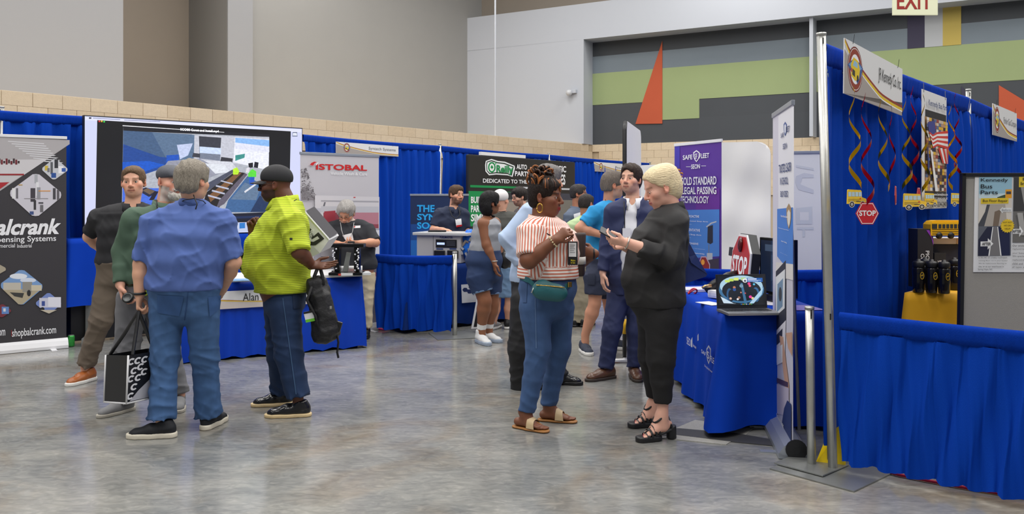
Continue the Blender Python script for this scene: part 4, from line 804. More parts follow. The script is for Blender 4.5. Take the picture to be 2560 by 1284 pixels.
# monitor behind the narrow banner
mc = P(1899, 0, 6.42); mc.z = .80; mr_ = Vector((.25, -.97, 0)).normalized(); mpn = Pan(mc, mr_)
e = empty('monitor', (mc.x+.1, mc.y-.1, ZT_), 'black flat monitor beside the STOP arm, partly behind the narrow banner', 'monitor')
zt_ = mpn.px(1899, 592)[1]-.0; zl_ = .05
mpn.slab('bezel', 0, .03, .46, zt_, -.03, 0, M_BLACK, e, .006)
prints('picture', mpn, [((50, 74, 116), rect(.02, .05, .44, zt_-.02)), ((70, 96, 136), [(.02, .10), (.30, .16), (.44, .12), (.44, .30), (.02, .34)]), ((36, 52, 84), rect(.02, .05, .16, zt_-.02)), ((120, 60, 130), rect(.30, .18, .36, .40)), ((190, 60, 70), rect(.22, .14, .27, .40)), ((150, 160, 190), rect(.22, .24, .27, .33)), ((96, 120, 156), rect(.08, zt_-.1, .4, zt_-.05)), ((180, 200, 220), rect(.25, .07, .4, .085))], e, attr_mat('dim_screen', rough=.12, emit=.35), px=False, h=.001)
mpn.slab('stand', .12, -.02, .32, .03, -.1, .05, M_BLACK, e, .004)
# loose things on the blue table
def paper(x, y, w, d, rz, c, label, z=ZT_, cat='paper', t=.003, name='leaflet'):
    e = mk(name, [], [], None); bpy.data.objects.remove(e)
    mb = MB(); mb.box((x, y, z+t/2+.001), (w, d, t), Matrix.Rotation(rz, 3, 'Z')); return tag(mb.build(name, mat('paper_%s' % label[:14], c, .5), None), label, cat)
q = P(1745, 0, 6.75); paper(q.x, 6.95, .30, .22, .2, (206, 206, 220), 'pale clear folder lying at the back of the blue table', cat='folder', t=.02, name='folder')
q = P(1776, 0, 6.1); paper(q.x, 6.1, .12, .20, .4, (226, 226, 232), 'small white leaflet left of the laptop')
q = P(1945, 0, 6.0); paper(1.93, 6.12, .2, .28, -.5, (226, 224, 230), 'white leaflets fanned to the right of the laptop')
paper(2.03, 5.86, .2, .26, .1, (70, 50, 150), 'purple leaflet at the right end of the blue table')
e = empty('mirror_bracket', (1.56, 6.45, ZT_), 'white and black mirror bracket gear left of the laptop', 'hardware')
mb = MB(); mb.box((1.60, 6.42, ZT_+.035), (.16, .14, .06), Matrix.Rotation(.5, 3, 'Z'), .02); mb.build('white_housing', M_WHITE, e)
mb = MB(); mb.tube([(1.50, 6.5, ZT_+.05), (1.56, 6.48, ZT_+.10), (1.66, 6.45, ZT_+.17), (1.74, 6.5, ZT_+.19)], [.03, .035, .03, .02], 8); mb.build('black_arm', M_BLACK, e, True)
mb = MB(); mb.box((1.62, 6.5, ZT_+.09), (.14, .06, .05), Matrix.Rotation(-.4, 3, 'Y'), .01); mb.build('bracket', mat('gunmetal', (90, 92, 92), .4, .6), e)
mb = MB(); mb.tube([(1.52, 6.4, ZT_+.10), (1.47, 6.4, ZT_+.095), (1.45, 6.4, ZT_+.08)], .012, 8); mb.build('brass_nozzle', mat('brass', (200, 170, 120), .3, .8), e, True)
mb = MB(); mb.tube([(1.445+.035*math.cos(a), 6.72+.03*math.sin(a), ZT_+.02+.02*math.sin(a*1.5)) for a in [i*.35 for i in range(22)]], .006, 6)
tag(mb.build('cable_coil', mat('cable_red', (190, 24, 40), .4), None, True), 'small red cable coil at the left edge of the blue table', 'cable')
# floor boxes and the cable strip
M_FP = mat('floor_plate', (176, 174, 166), .45, .3, var=.15, vscale=40, bump=.5, bscale=160); M_TRK = mat('cable_strip', (62, 62, 64), .6)
def fl_poly(pts, z, name, m, label, cat, parent=None):
    v = [Vector((G(*p_).x, G(*p_).y, 0)) for p_ in pts]
    mb = MB(); q = [(w.x, w.y) for w in v]
    ar = sum(q[i-1][0]*q[i][1]-q[i][0]*q[i-1][1] for i in range(len(q)))
    mb.prism(q if ar > 0 else q[::-1], .0005, z); o = mb.build(name, m, parent); return tag(o, label, cat) if label else o
fl_poly([(1672, 1078), (1738, 1050), (1800, 1060), (1775, 1088), (1700, 1090)], .004, 'floor_box_cover', M_FP, 'pale steel floor box cover behind the dark cable strip', 'floor plate')
fl_poly([(1640, 1094), (1690, 1086), (1828, 1104), (1815, 1112), (1700, 1100)], .0045, 'floor_box_cover', M_FP, 'pale steel floor box cover in front of the dark cable strip', 'floor plate')
fl_poly([(1780, 1078), (1885, 1068), (1862, 1090), (1830, 1100)], .003, 'floor_box_cover', M_FP, 'pale steel floor box cover under the table corner', 'floor plate')
fl_poly([(1668, 1070), (1700, 1072), (1840, 1084), (1956, 1104), (1952, 1117), (1838, 1106), (1690, 1088), (1655, 1092)], .006, 'cable_strip', M_TRK, 'dark cable cover strip on the floor by the blue table', 'cable cover')
# yellow bag behind the poles, red cable
e = empty('plastic_bag', G(2065, 1160), 'yellow plastic bag on the floor behind the tall pole', 'bag')
q = G(2062, 1165); b0_ = Vector((q.x, q.y+.03, 0)); mb = MB()
v = [(q.x-.05, q.y+.02, .004), (q.x+.10, q.y-.045, .004), (q.x+.125, q.y+.0, .27), (q.x+.03, q.y+.06, .15), (q.x+.1, q.y+.12, .004)]
mk('sheet', v+[(x+.004, y+.004, z+.003) for x, y, z in v], [(0, 1, 2, 3), (1, 4, 2), (0, 3, 4), (3, 2, 4), (0, 4, 1), (5, 6, 7, 8)], mat('yellow_plastic', (250, 214, 10), .3), e, False)
mb = MB(); mb.tube([G(2205, 1180)+Vector((0, 0, .012)), G(2250, 1192)+Vector((0, 0, .012)), G(2330, 1208)+Vector((0, 0, .012)), G(2420, 1225)+Vector((0, 0, .012)), G(2560, 1248)+Vector((0, 0, .012)), G(2700, 1262)+Vector((0, 0, .012))], .009, 8)
tag(mb.build('extension_cord', mat('cord_magenta', (186, 14, 60), .45), None, True), 'crimson extension cord under the front drape at the lower right', 'cord')
q = [G(935, 822), G(960, 826), G(985, 820), G(960, 818)]
mb = MB(); mb.tube([p_+Vector((0, 0, .012)) for p_ in q], .012, 6); tag(mb.build('extension_cord', mat('cord_pink', (236, 40, 130), .4), None, True), 'short bright pink cord on the floor by the divider drape', 'cord')
q = G(178, 866); e = empty('drink_can', q, 'green drink can on the floor beside the charcoal banner', 'can')
mb = MB(); mb.lathe([(.024, .001), (.031, .008), (.033, .012), (.033, .108), (.027, .118)], q, 20); mb.build('can_body', mat('can_green', (60, 160, 70), .3, .5, var=.4, vscale=40), e, True)
mb = MB(); mb.lathe([(.027, .118), (.027, .121), (.002, .119)], q, 20); mb.build('lid', M_ALU, e)
# ------------------------------------------------------------------ right booth: hangings, table, display board
M_GOLD = mat('gold_foil', (226, 170, 20), .18, .9); M_RED = mat('red_foil', (196, 10, 40), .18, .9)
M_BUSY = mat('bus_yellow', (244, 202, 40), .5)
def rpo(off): return Pan(rp.o+rp.n*off, rp.r)
def rpt(px, py, off): q = rpo(off); return q.pt(*q.px(px, py))
def swirl(px0, y0, y1, amp, turns, m, label, phase=0.0, off=.06, group='foil swirls'):
    rq = rpo(off+.05); a0, b0 = rq.px(px0, y0); a1, b1 = rq.px(px0, y1); turns *= .8; n = int(turns*16); v = []; f = []
    for i in range(n+1):
        t = i/n; b = b0+(b1-b0)*t; an = phase+turns*2*math.pi*t; r = amp*(.35+.65*min(1, t*1.6)); w = .012*(.5+.9*min(1, t*1.3))
        ca, sa = math.cos(an), math.sin(an)
        for k in (-1, 1): v.append(rp.pt(a0+r*ca, b+k*w*1.1, off+.015+r*.6*(1+sa)))
    f = [(2*i, 2*i+1, 2*i+3, 2*i+2) for i in range(n)]
    return tag(mk('foil_swirl', v, f, m, None, True), label, 'decoration', group)
sw = [(2140, 215, 465, .052, 2.6, M_GOLD, 'leftmost gold foil swirl on the tall drape', 0.3), (2170, 232, 505, .055, 2.7, M_RED, 'red foil swirl second from the left, above the STOP cutout', 1.8), (2212, 250, 472, .05, 2.4, M_GOLD, 'gold foil swirl third from the left', 2.4),
      (2238, 262, 458, .03, 2.2, M_RED, 'red foil swirl between the two middle gold ones', .4), (2270, 240, 478, .05, 3.2, M_GOLD, 'gold foil swirl just left of the flag poster', 1.0), (2291, 215, 455, .042, 3.4, M_RED, 'red foil swirl touching the left edge of the flag poster', 2.0),
      (2316, 235, 475, .045, 3.2, M_GOLD, 'gold foil swirl hanging over the flag poster', 0.0), (2384, 258, 470, .05, 3.4, M_GOLD, 'gold foil swirl right of the flag poster', 1.4), (2398, 232, 450, .045, 3.6, M_RED, 'rightmost red foil swirl above the display board', 2.6)]
for a in sw: swirl(*a)
def hang_thread(e, px, y0, y1, off):
    mb = MB(); mb.tube([rpt(px, y0, off), rpt(px, y1, off)], .0012, 4); mb.build('thread', M_INKGR, e)
def bus_cut(px0, y0, px1, y1, label, off=.10, turn=0.0):
    rq = rpo(off); a0, b1 = rq.px(px0, y0); a1, b0 = rq.px(px1, y1); w = a1-a0; h = b1-b0; bp_ = Pan(rp.pt(a0, b0, off), (rp.r+rp.n*turn).normalized())
    e = empty('bus_cutout', rp.pt((a0+a1)/2, b0, off), label, 'decoration', 'school bus cutouts')
    out = [(0, .18), (.02, .95), (.06, 1), (.70, .97), (.74, .9), (.76, .55), (.96, .48), (1, .42), (1, .16)]
    bp_.poly('card', [(x*w, y*h) for x, y in out], -.003, 0, M_BUSY, e)
    pol = [((186, 214, 226), rect((.05+i*.175)*w, .60*h, (.05+i*.175+.15)*w, .86*h)) for i in range(4)]
    pol += [((90, 84, 60), rect(.04*w, .43*h, .72*w, .45*h)), ((90, 84, 60), rect(.04*w, .34*h, .60*w, .36*h)), ((206, 40, 40), ell(.66*w, .47*h, .035*w, .05*h, 8)), ((60, 56, 40), rect(.45*w, .30*h, .70*w, .335*h))]
    for cx_ in (.22, .78): pol += [((240, 238, 226), ell(cx_*w, .15*h, .14*w, .18*h, 18)), ((30, 30, 32), ell(cx_*w, .15*h, .12*w, .155*h, 18)), ((214, 214, 210), ell(cx_*w, .15*h, .06*w, .08*h, 12)), ((60, 60, 60), ell(cx_*w, .15*h, .025*w, .035*h, 8))]
    prints('print', bp_, pol, e, px=False, h=.001, step=.0001)
    return e
bus_cut(2118, 473, 2166, 516, 'yellow school bus cutout hanging leftmost on the drape', .09)
bus_cut(2258, 483, 2316, 522, 'yellow school bus cutout hanging below the flag poster', .10)
bus_cut(2312, 482, 2343, 516, 'yellow school bus cutout overlapping the foot of the flag poster', .075)
bus_cut(2378, 482, 2412, 514, 'yellow school bus cutout half hidden by the display board', .075)
def stop_cut(px0, y0, px1, y1, label, off=.1, turn=0.0, word=True):
    rq = rpo(off); a0, b1 = rq.px(px0, y0); a1, b0 = rq.px(px1, y1); w = (a1-a0); h = b1-b0
    rr = (rp.r*math.cos(turn)+rp.n*math.sin(turn)).normalized(); sp2 = Pan(rp.pt((a0+a1)/2, (b0+b1)/2, off), rr); hw = h/2*1.0
    e = empty('stop_cutout', rp.pt((a0+a1)/2, b0, off), label, 'decoration', 'STOP sign cutouts')
    hx = [(hw*1.12*math.cos(math.pi/3*i), hw*math.sin(math.pi/3*i)*1.14) for i in range(6)]
    sp2.poly('card', hx, -.003, 0, mat('card_red', (196, 30, 44), .5), e)
    prints('print', sp2, [((244, 240, 240), [(x*.93, y*.93) for x, y in hx]), ((200, 28, 44), [(x*.87, y*.87) for x, y in hx])], e, px=False, h=.001)
    if word: txt('STOP', sp2, (-.80*hw, -.22*hw, .80*hw, .28*hw), M_INKW, e, bold=.03, px=False, h=.002)
stop_cut(2141, 506, 2194, 559, 'red STOP sign cutout hanging under the leftmost bus cutout', .12, .75)
stop_cut(2236, 464, 2243, 512, 'red STOP sign cutout turned edge on beside the drape fold', .1, -.20, False)
stop_cut(2284, 468, 2310, 500, 'red STOP sign cutout behind the bus cutout below the flag poster', .06, 0, False)
# flag poster
rq = rpo(.045); fpn = Pan(rq.pt(rq.px(2305, 222)[0], rq.px(2312, 522)[1]), rd); ph_ = rq.px(2305, 222)[1]-rq.px(2312, 522)[1]; pw = rq.px(2368, 300)[0]-rq.px(2307, 300)[0]
e = empty('hanging_poster', fpn.pt(pw/2, 0, 0), 'tall collage poster with an American flag hanging on the drape', 'poster')
fpn.slab('sheet', 0, 0, pw, ph_, -.004, 0, M_WHITE, e)
pol = [((40, 40, 44), rect(.12*pw, .78*ph_, .98*pw, .84*ph_)), ((176, 140, 96), rect(.10*pw, .15*ph_, .98*pw, .78*ph_)), ((44, 42, 44), rect(.10*pw, 0.02*ph_, .98*pw, .15*ph_)), ((196, 194, 190), rect(.10*pw, 0.0*ph_, .98*pw, .08*ph_))]
rr_ = random.Random(9); pal = [(60, 54, 70), (226, 180, 60), (206, 190, 176), (120, 84, 60), (90, 110, 150), (230, 226, 220), (40, 40, 60), (236, 200, 40), (150, 60, 60), (190, 150, 120)]
for j in range(22):
    for i in range(9):
        x = (.11+i*.096)*pw; y = (.155+j*.0282)*ph_; pol.append((rr_.choice(pal), rect(x, y, x+.092*pw, y+.026*ph_)))
pol += [((60, 66, 140), [(.14*pw, .73*ph_), (.42*pw, .76*ph_), (.46*pw, .66*ph_), (.30*pw, .62*ph_), (.18*pw, .66*ph_)])]
fl_s = [((214, 60, 50), 0), ((240, 236, 236), 1), ((214, 60, 50), 2), ((240, 236, 236), 3), ((214, 60, 50), 4), ((240, 236, 236), 5), ((214, 60, 50), 6)]
for c, i in fl_s: pol.append((c, [(.20*pw+.02*pw*i, (.655-.017*i)*ph_), (.34*pw, (.635-.017*i)*ph_), (.52*pw, (.665-.017*i)*ph_), (.98*pw, (.70-.024*i)*ph_), (.98*pw, (.676-.024*i)*ph_), (.52*pw, (.648-.017*i)*ph_), (.34*pw, (.618-.017*i)*ph_), (.21*pw+.02*pw*i, (.638-.017*i)*ph_)]))
for i in range(5): pol.append(((214, 60, 50) if i % 2 == 0 else (240, 236, 236), [((.55+.09*i)*pw, .53*ph_), ((.64+.09*i)*pw, .535*ph_), (min(.98, .80+.07*i)*pw, .40*ph_), (min(.96, .74+.07*i)*pw, .40*ph_)]))
pol += [((236, 236, 238), [(.24*pw, .50*ph_), (.30*pw, .50*ph_), (.55*pw, .15*ph_), (.44*pw, .15*ph_)]), ((40, 60, 130), [(.13*pw, .52*ph_), (.16*pw, .52*ph_), (.22*pw, .30*ph_), (.15*pw, .30*ph_)])]
prints('print', fpn, pol, e, px=False, h=.001, step=.00006)
txt('Kennedy Bus Parts', fpn, (.16*pw, .86*ph_, .95*pw, .925*ph_), M_INKN, e, bold=.01, px=False, h=.016); txt('www.kennedybus.com', fpn, (.35*pw, .105*ph_, .95*pw, .135*ph_), M_INKW, e, px=False, h=.016)
txt('PINE ST. SPRING HOPE, NC', fpn, (.30*pw, .075*ph_, .95*pw, .095*ph_), M_INKW, e, px=False, h=.016); txt('800-334-2406', fpn, (.30*pw, .015*ph_, .95*pw, .06*ph_), M_INKK, e, bold=.02, px=False, h=.016)
for a in (.06, .94): mb = MB(); mb.tube([fpn.pt(a*pw, ph_-.02, .002), fpn.pt(a*pw, ph_+.05, .0)], .002, 5); mb.build('hook', M_INKGR, e)
# yellow table
c0 = Vector((2.505, 5.36, 0)); c1 = c0+Vector((.93, -.16, 0)).normalized()*.75; c2 = c1+Vector((.62, .78, 0))*.85; c3 = c0+Vector((.62, .78, 0))*.85
c3 = c0+Vector((.25, .24, 0)); ZY = .945
e = empty('draped_table', c0.lerp(c2, .5), 'table under a bright yellow cloth in the right booth', 'table')
ycs = [c0, c1, c2, c3+Vector((.35, .42, 0))]
cloth(ycs, ZY, .30, mat('yellow_cloth', (240, 178, 10), .7, var=.06, vscale=6, sheen=.2), 'tablecloth', e, .03, .07, .012, .25, 33)
mb = MB(); mb.prism([(v.x, v.y) for v in ycs], ZY-.035, ZY-.003); mb.build('tabletop', M_WHITE, e)
for q in (ycs[0].lerp(ycs[2], .15), ycs[1].lerp(ycs[3], .15), ycs[2].lerp(ycs[0], .15), ycs[3].lerp(ycs[1], .15)): mb = MB(); mb.tube([(q.x, q.y, 0), (q.x, q.y, ZY-.03)], .015, 8); mb.build('leg', M_STEEL, e)
# bottles
M_SMOKE = mat('smoke_plastic', (20, 19, 22), .12, 0, alpha=.93)
btl = [(2296, 5.36, 'smoky black sports bottle at the left end of the bottle row'), (2329, 5.33, 'smoky black sports bottle in the middle of the bottle row'), (2360, 5.29, 'smoky black sports bottle third from the left'), (2386, 5.50, 'smoky black sports bottle half hidden by the display board'), (2313, 5.52, 'smoky black sports bottle behind the front bottle row')]
b0o = None
for i, (px_, d, lb) in enumerate(btl):
    q = P(px_, 0, d); q.z = ZY+.002
    e = empty('sports_bottle', q, lb, 'bottle', 'sports bottles')
    mb = MB(); mb.lathe([(.028, .0), (.034, .004), (.035, .05), (.037, .075), (.034, .10), (.037, .125), (.037, .150), (.031, .163)], q, 20); mb.build('bottle_body', M_SMOKE, e, True)
    mb = MB(); mb.lathe([(.034, .162), (.036, .166), (.036, .190), (.030, .198), (.014, .202), (.012, .212), (.004, .213)], q, 20); mb.build('lid', M_BLACK, e, True)
    vw = Vector((-q.x*.4-.1, -q.y, 0)).normalized(); rt = Vector((-vw.y, vw.x, 0)); lgp = Pan(q+vw*.0385+rt*.012+Vector((0, 0, .11)), rt)
    ring = ell(0, 0, .012, .024, 20); inn = ell(0, 0, .009, .020, 20)
    prints('logo', lgp, [((220, 176, 30), ring), ((30, 28, 26), inn), ((220, 176, 30), [(-.006, -.004), (.006, .002), (.006, .008), (-.006, .002)])], e, px=False)
# boxes and shelf
def carton(px0, px1, ytop, d, z0, dep, m, label, strings, name='carton'):
    a = P(px0, ytop, d); b = P(px1, ytop, d); cp_ = Pan(Vector((a.x, a.y, z0)), Vector((1, .05, 0))); w = (b-a).length
    e = empty(name, cp_.pt(w/2, 0, -dep/2), label, 'box'); cp_.slab('box', 0, .0, w, a.z-z0, -dep, 0, m, e, .002); return e, cp_, w, a.z-z0
e, cp_, w, hh = carton(2294, 2334, 572, 5.62, ZY+.002, .12, mat('pickle_box', (44, 42, 46), .5), 'tall dark carton for a pickleball set behind the bottles', None)
prints('print', cp_, [((150, 60, 190), [(.55*w, hh*.98), (.75*w, hh*.98), (w, .72*hh), (w, .80*hh)]), ((60, 140, 60), rect(.97*w, 0, w, .25*hh))], e, px=False, h=.002)
for s_, ac, ln in (('PICKLEBALL', .62, .27), ('COMPLETE', .30, .22)): txt(s_, cp_, (ac*w-ln*hh, .36*hh-.12*w, ac*w+ln*hh, .36*hh+.12*w), M_INKW, e, bold=.02, px=False, h=.003, rot=-math.pi/2)
e, cp_, w, hh = carton(2336, 2366, 632, 5.66, ZY+.002, .08, mat('roadie_box', (46, 46, 50), .5), 'small dark box with white lettering behind the bottles', None)
txt('YETI', cp_, (.25*w, .62*hh, .75*w, .78*hh), M_INKW, e, bold=.02, px=False, h=.003); txt('ROADIE', cp_, (.15*w, .42*hh, .85*w, .56*hh), M_INKW, e, bold=.02, px=False, h=.003)
s0_ = P(2332, 595, 5.72); shp = Pan(Vector((s0_.x, s0_.y, 0)), Vector((1, -.02, 0))); zs_ = s0_.z
e = empty('shelf_unit', shp.pt(.2, ZY, 0), 'white shelf over a dark crate carrying the toy bus', 'shelf')
shp.slab('shelf_board', .0, zs_-.04, .45, zs_, -.22, .0, M_WHITE, e, .004); shp.slab('dark_crate', .005, ZY+.003, .45, zs_-.042, -.2, -.02, mat('crate_dark', (40, 44, 62), .5), e, .006); shp.slab('card', .16, zs_-.04, .23, zs_-.002, 0, .004, mat('card_tan', (220, 196, 160), .6), e)
# toy school bus
tb0 = P(2327, 595, 5.62); tbp = Pan(Vector((tb0.x, tb0.y, zs_+.002)), Vector((1, .12, 0)))
e = empty('toy_bus', tbp.pt(.15, 0, -.04), 'yellow toy school bus on the white shelf', 'toy')
M_TB = mat('toy_yellow', (250, 190, 20), .35)
out = [(0, .018), (.0, .062), (.012, .072), (.055, .076), (.062, .104), (.085, .112), (.34, .110), (.35, .1), (.35, .018)]
out = [(0, .02), (0, .095), (.01, .108), (.33, .112), (.345, .1), (.345, .02)]
tbp.poly('bus_body', out, -.085, 0, M_TB, e)
tbp.poly('roof', [(.01, .108), (.02, .118), (.05, .122), (.30, .121), (.33, .112)], -.08, -.006, M_TB, e)
for i in range(9): tbp.slab('window', .055+i*.028, .068, .055+i*.028+.021, .096, 0, .0015, mat('toy_glass', (60, 62, 60), .15), e)
tbp.slab('windscreen', .008, .066, .045, .098, 0, .0015, mat('toy_glass', (60, 62, 60), .15), e)
for z_ in (.03, .045, .06): tbp.slab('rail', .01, z_, .34, z_+.003, 0, .002, M_BLACK, e)
tbp.slab('bus_lettering', .22, .05, .27, .056, 0, .0025, M_INKR, e)
for a in (.06, .145, .285):
    mb = MB(); mb.lathe([(.002, 0), (.020, 0), (.022, .006), (.022, .016), (.002, .018)], tbp.pt(a, .020, -.012), 16, Matrix((tbp.r, tbp.u, tbp.n)).transposed()); mb.build('wheel', M_BLACK, e, True)
# display board with posters
db = P(2396, 432, 4.78); dbp = Pan(Vector((db.x-.01, db.y, 0)), Vector((1, -.03, 0)), Vector((.018, .0, 1))); ztd = db.z
e = empty('display_board', dbp.pt(.5, 0, 0), 'grey felt display board in a black frame at the right edge', 'display board')
dbp.slab('felt', .01, .60, .95, ztd-.01, -.02, -.004, mat('grey_felt', (158, 154, 148), .9, bump=.3, bscale=500), e)
for a0_, b0_, a1_, b1_ in ((0, .58, .022, ztd), (.94, .58, .962, ztd), (0, ztd-.022, .962, ztd), (0, .58, .962, .602)): dbp.slab('frame_bar', a0_, b0_, a1_, b1_, -.03, .006, M_BLACK, e, .003)
for a in (.06, .9):
    mb = MB(); mb.tube([dbp.pt(a, .6, -.03), dbp.pt(a-.0, .0, .10)], .011, 8); mb.build('leg', M_BLACK, e); mb = MB(); mb.tube([dbp.pt(a, .6, -.03), dbp.pt(a, .0, -.25)], .011, 8); mb.build('leg', M_BLACK, e)
pst = empty('poster', dbp.pt(.3, .9, 0), 'printed bus floor repair poster on the grey display board', 'poster')
pz0 = dbp.px(2422, 680)[1]; pz1 = dbp.px(2422, 442)[1]; pa0 = dbp.px(2424, 560)[0]; pa1 = .93
dbp.slab('sheet', pa0, pz0, pa1, pz1, -.003, .001, M_WHITE, pst)
pol = [((150, 190, 210), quad(2434, 443, 500, 2516, 443, 500)), ((200, 220, 226), quad(2434, 485, 498, 2516, 485, 498)), ((214, 206, 196), quad(2434, 496, 570, 2516, 496, 570)), ((60, 80, 60), [(2480, 494), (2498, 488), (2516, 490), (2516, 497), (2480, 497)]), ((230, 160, 40), rect(2500, 475, 2516, 497)), ((60, 60, 70), rect(2502, 480, 2514, 487)),
       ((176, 168, 160), [(2456, 512), (2500, 512), (2506, 566), (2448, 566)]), ((70, 72, 80), [(2434, 560), (2450, 530), (2454, 512), (2462, 512), (2448, 568), (2434, 570)]), ((120, 104, 90), [(2474, 530), (2490, 524), (2484, 566), (2470, 566)]), ((96, 100, 110), quad(2434, 566, 640, 2516, 566, 640)), ((30, 34, 60), [(2434, 600), (2456, 568), (2470, 568), (2460, 640), (2434, 640)]), ((24, 32, 70), [(2484, 568), (2512, 568), (2514, 640), (2492, 640)]), ((120, 118, 120), [(2470, 568), (2482, 568), (2490, 640), (2462, 640)]), ((240, 240, 240), [(2469, 568), (2471, 568), (2463, 640), (2460, 640)]), ((240, 240, 240), [(2481, 568), (2483, 568), (2493, 640), (2490, 640)]),
       ((226, 196, 50), rect(2439, 496, 2508, 510)), ((226, 228, 230), [(2486, 526), (2494, 518), (2494, 521), (2516, 521), (2516, 531), (2494, 531), (2494, 535)]), ((236, 236, 236), [(2440, 604), (2458, 604), (2458, 596), (2472, 610), (2458, 624), (2458, 616), (2440, 616)])]
pol += [((110, 108, 106), quad(2520, 443, 608, 2600, 443, 608)), ((60, 60, 62), [(2520, 445), (2532, 445), (2552, 530), (2520, 530)]), ((150, 148, 146), [(2534, 450), (2560, 450), (2560, 530), (2550, 530)]), ((90, 88, 86), [(2526, 540), (2560, 534), (2560, 600), (2536, 590)]), ((170, 168, 166), [(2530, 534), (2544, 534), (2552, 590), (2540, 590)]), ((226, 196, 50), rect(2533, 444, 2600, 470)), ((240, 240, 240), [(2520, 574), (2536, 574), (2536, 566), (2546, 580), (2536, 594), (2536, 586), (2520, 586)])]
star = []
for i in range(36): rr2 = 18 if i % 2 else 15; star.append((2506+rr2*math.cos(i*math.pi/18), 566+rr2*math.sin(i*math.pi/18)))
pol += [((232, 196, 40), star)]
prints('print', dbp, pol, pst, h=.003, step=.00008)
for s_, x0, y0, x1, y1, m_, b_ in (('Kennedy', 2437, 446, 2505, 458, M_INKK, .01), ('Bus', 2437, 461, 2466, 472, M_INKK, .01), ('Parts', 2437, 476, 2480, 487, M_INKK, .01), ('Bus Floor Repair', 2443, 499, 2505, 508, M_INKK, .01), ('Before', 2491, 523, 2513, 529, M_INKGR, .0), ('AFTER', 2443, 606, 2465, 614, M_INKK, .02), ('AFTER', 2519, 576, 2540, 584, M_INKK, .02), ('Bus Seat', 2542, 446, 2590, 454, M_INKK, .01), ('Installation', 2537, 457, 2600, 466, M_INKK, .01), ('GOT ROT?', 2494, 555, 2518, 559, M_INKK, .0), ('WE CAN', 2497, 563, 2515, 567, M_INKK, .0), ('HELP!', 2499, 571, 2513, 575, M_INKK, .0),
    ('Is the AC or a leaky roof hatch', 2435, 642, 2506, 648, M_INKK, .0), ('causing floor rot in your buses?', 2435, 650, 2507, 655, M_INKK, .0), ('We do replacement flooring on', 2435, 657, 2505, 662, M_INKK, .0), ('site, or at our wearhouse in', 2435, 664, 2498, 670, M_INKK, .0), ('Spring Hope, NC.', 2434, 671, 2471, 677, M_INKK, .0),
    ('Our onsite bus seat', 2519, 613, 2575, 619, M_INKK, .0), ('replacement and repair', 2519, 622, 2585, 628, M_INKK, .0), ('your busses inspected', 2519, 632, 2582, 638, M_INKK, .0), ('We specialize in the', 2519, 640, 2575, 646, M_INKK, .0), ('replacement of seats', 2519, 649, 2580, 655, M_INKK, .0), ('child and seatbelt', 2519, 658, 2572, 664, M_INKK, .0), ('all types of drivers', 2519, 667, 2574, 673, M_INKK, .0)):
    txt(s_, dbp, (x0, y0, x1, y1), m_, pst, bold=b_, h=.008)
# ------------------------------------------------------------------ goods on the left booth table
def on_table(px, py, z=.762):
    d = F*(CH-z)/(py-YH); return Vector(((px-CX)/F*d, d, z))
q = on_table(865, 690)
e = empty('engine_valve', q+Vector((0, .12, 0)), 'black and chrome valve block display on the white table top', 'machine')
b_ = q+Vector((-.02, .16, 0))
for zz, sz in ((.015, (.34, .2, .028)), (.30, (.36, .14, .035))): mb = MB(); mb.box(b_+Vector((0, 0, zz)), sz, None, .006); mb.build('plate', mat('gloss_black', (16, 16, 18), .2), e)
for s_ in (-1, 1):
    mb = MB(); mb.box(b_+Vector((s_*.10, .02, .16)), (.06, .1, .26), None, .02); mb.build('column', mat('gloss_black', (16, 16, 18), .2), e)
mb = MB(); mb.box(b_+Vector((.0, 0, .13)), (.05, .03, .2), Matrix.Rotation(.2, 3, 'Y'), .005); mb.build('lever', M_STEEL, e)
for i in range(26):
    s_ = -1 if i % 2 else 1; zz = .05+(i//2)*.018
    o = None
    mb = MB(); mb.lathe([(.001, 0), (.011, .002), (.011, .02), (.001, .026)], b_+Vector((s_*(.09+.05*random.random()), -.05-.01*random.random(), zz)), 8, Matrix.Rotation(math.pi/2, 3, 'X')); mb.build('chrome_stud', mat('chrome', (210, 210, 214), .2, .9), e, True)
for i, (px_, py_, w, d, t, c, lb) in enumerate([(884, 688, .30, .20, .025, (206, 208, 210), 'thick catalogue with white pages at the right end of the table'), (866, 688, .24, .18, .018, (206, 70, 50), 'red covered catalogue beside the thick one on the table')]):
    q = on_table(px_, py_); mb = MB(); mb.box(q+Vector((0, .08, t/2+.001)), (w, d, t), Matrix.Rotation(.3+.2*i, 3, 'Z'), .002); tag(mb.build('catalogue', mat('catalogue_%d' % i, c, .4), None), lb, 'book')
q = on_table(850, 686); mb = MB(); mb.tube([q+Vector((-.05, .12, .05)), q+Vector((.20, .16, .05))], .028, 14); tag(mb.build('rolled_poster', M_WHITE, None, True), 'white rolled poster lying on the catalogues', 'paper roll')
q = on_table(612, 702); mb = MB(); mb.box(q+Vector((0, .1, .004)), (.30, .20, .006), Matrix.Rotation(.35, 3, 'Z')); o = tag(mb.build('leaflet', mat('leaflet_blue', (120, 160, 200), .4, var=.5, vscale=12), None), 'blue photo leaflet on the white table top near the man in lime', 'paper')
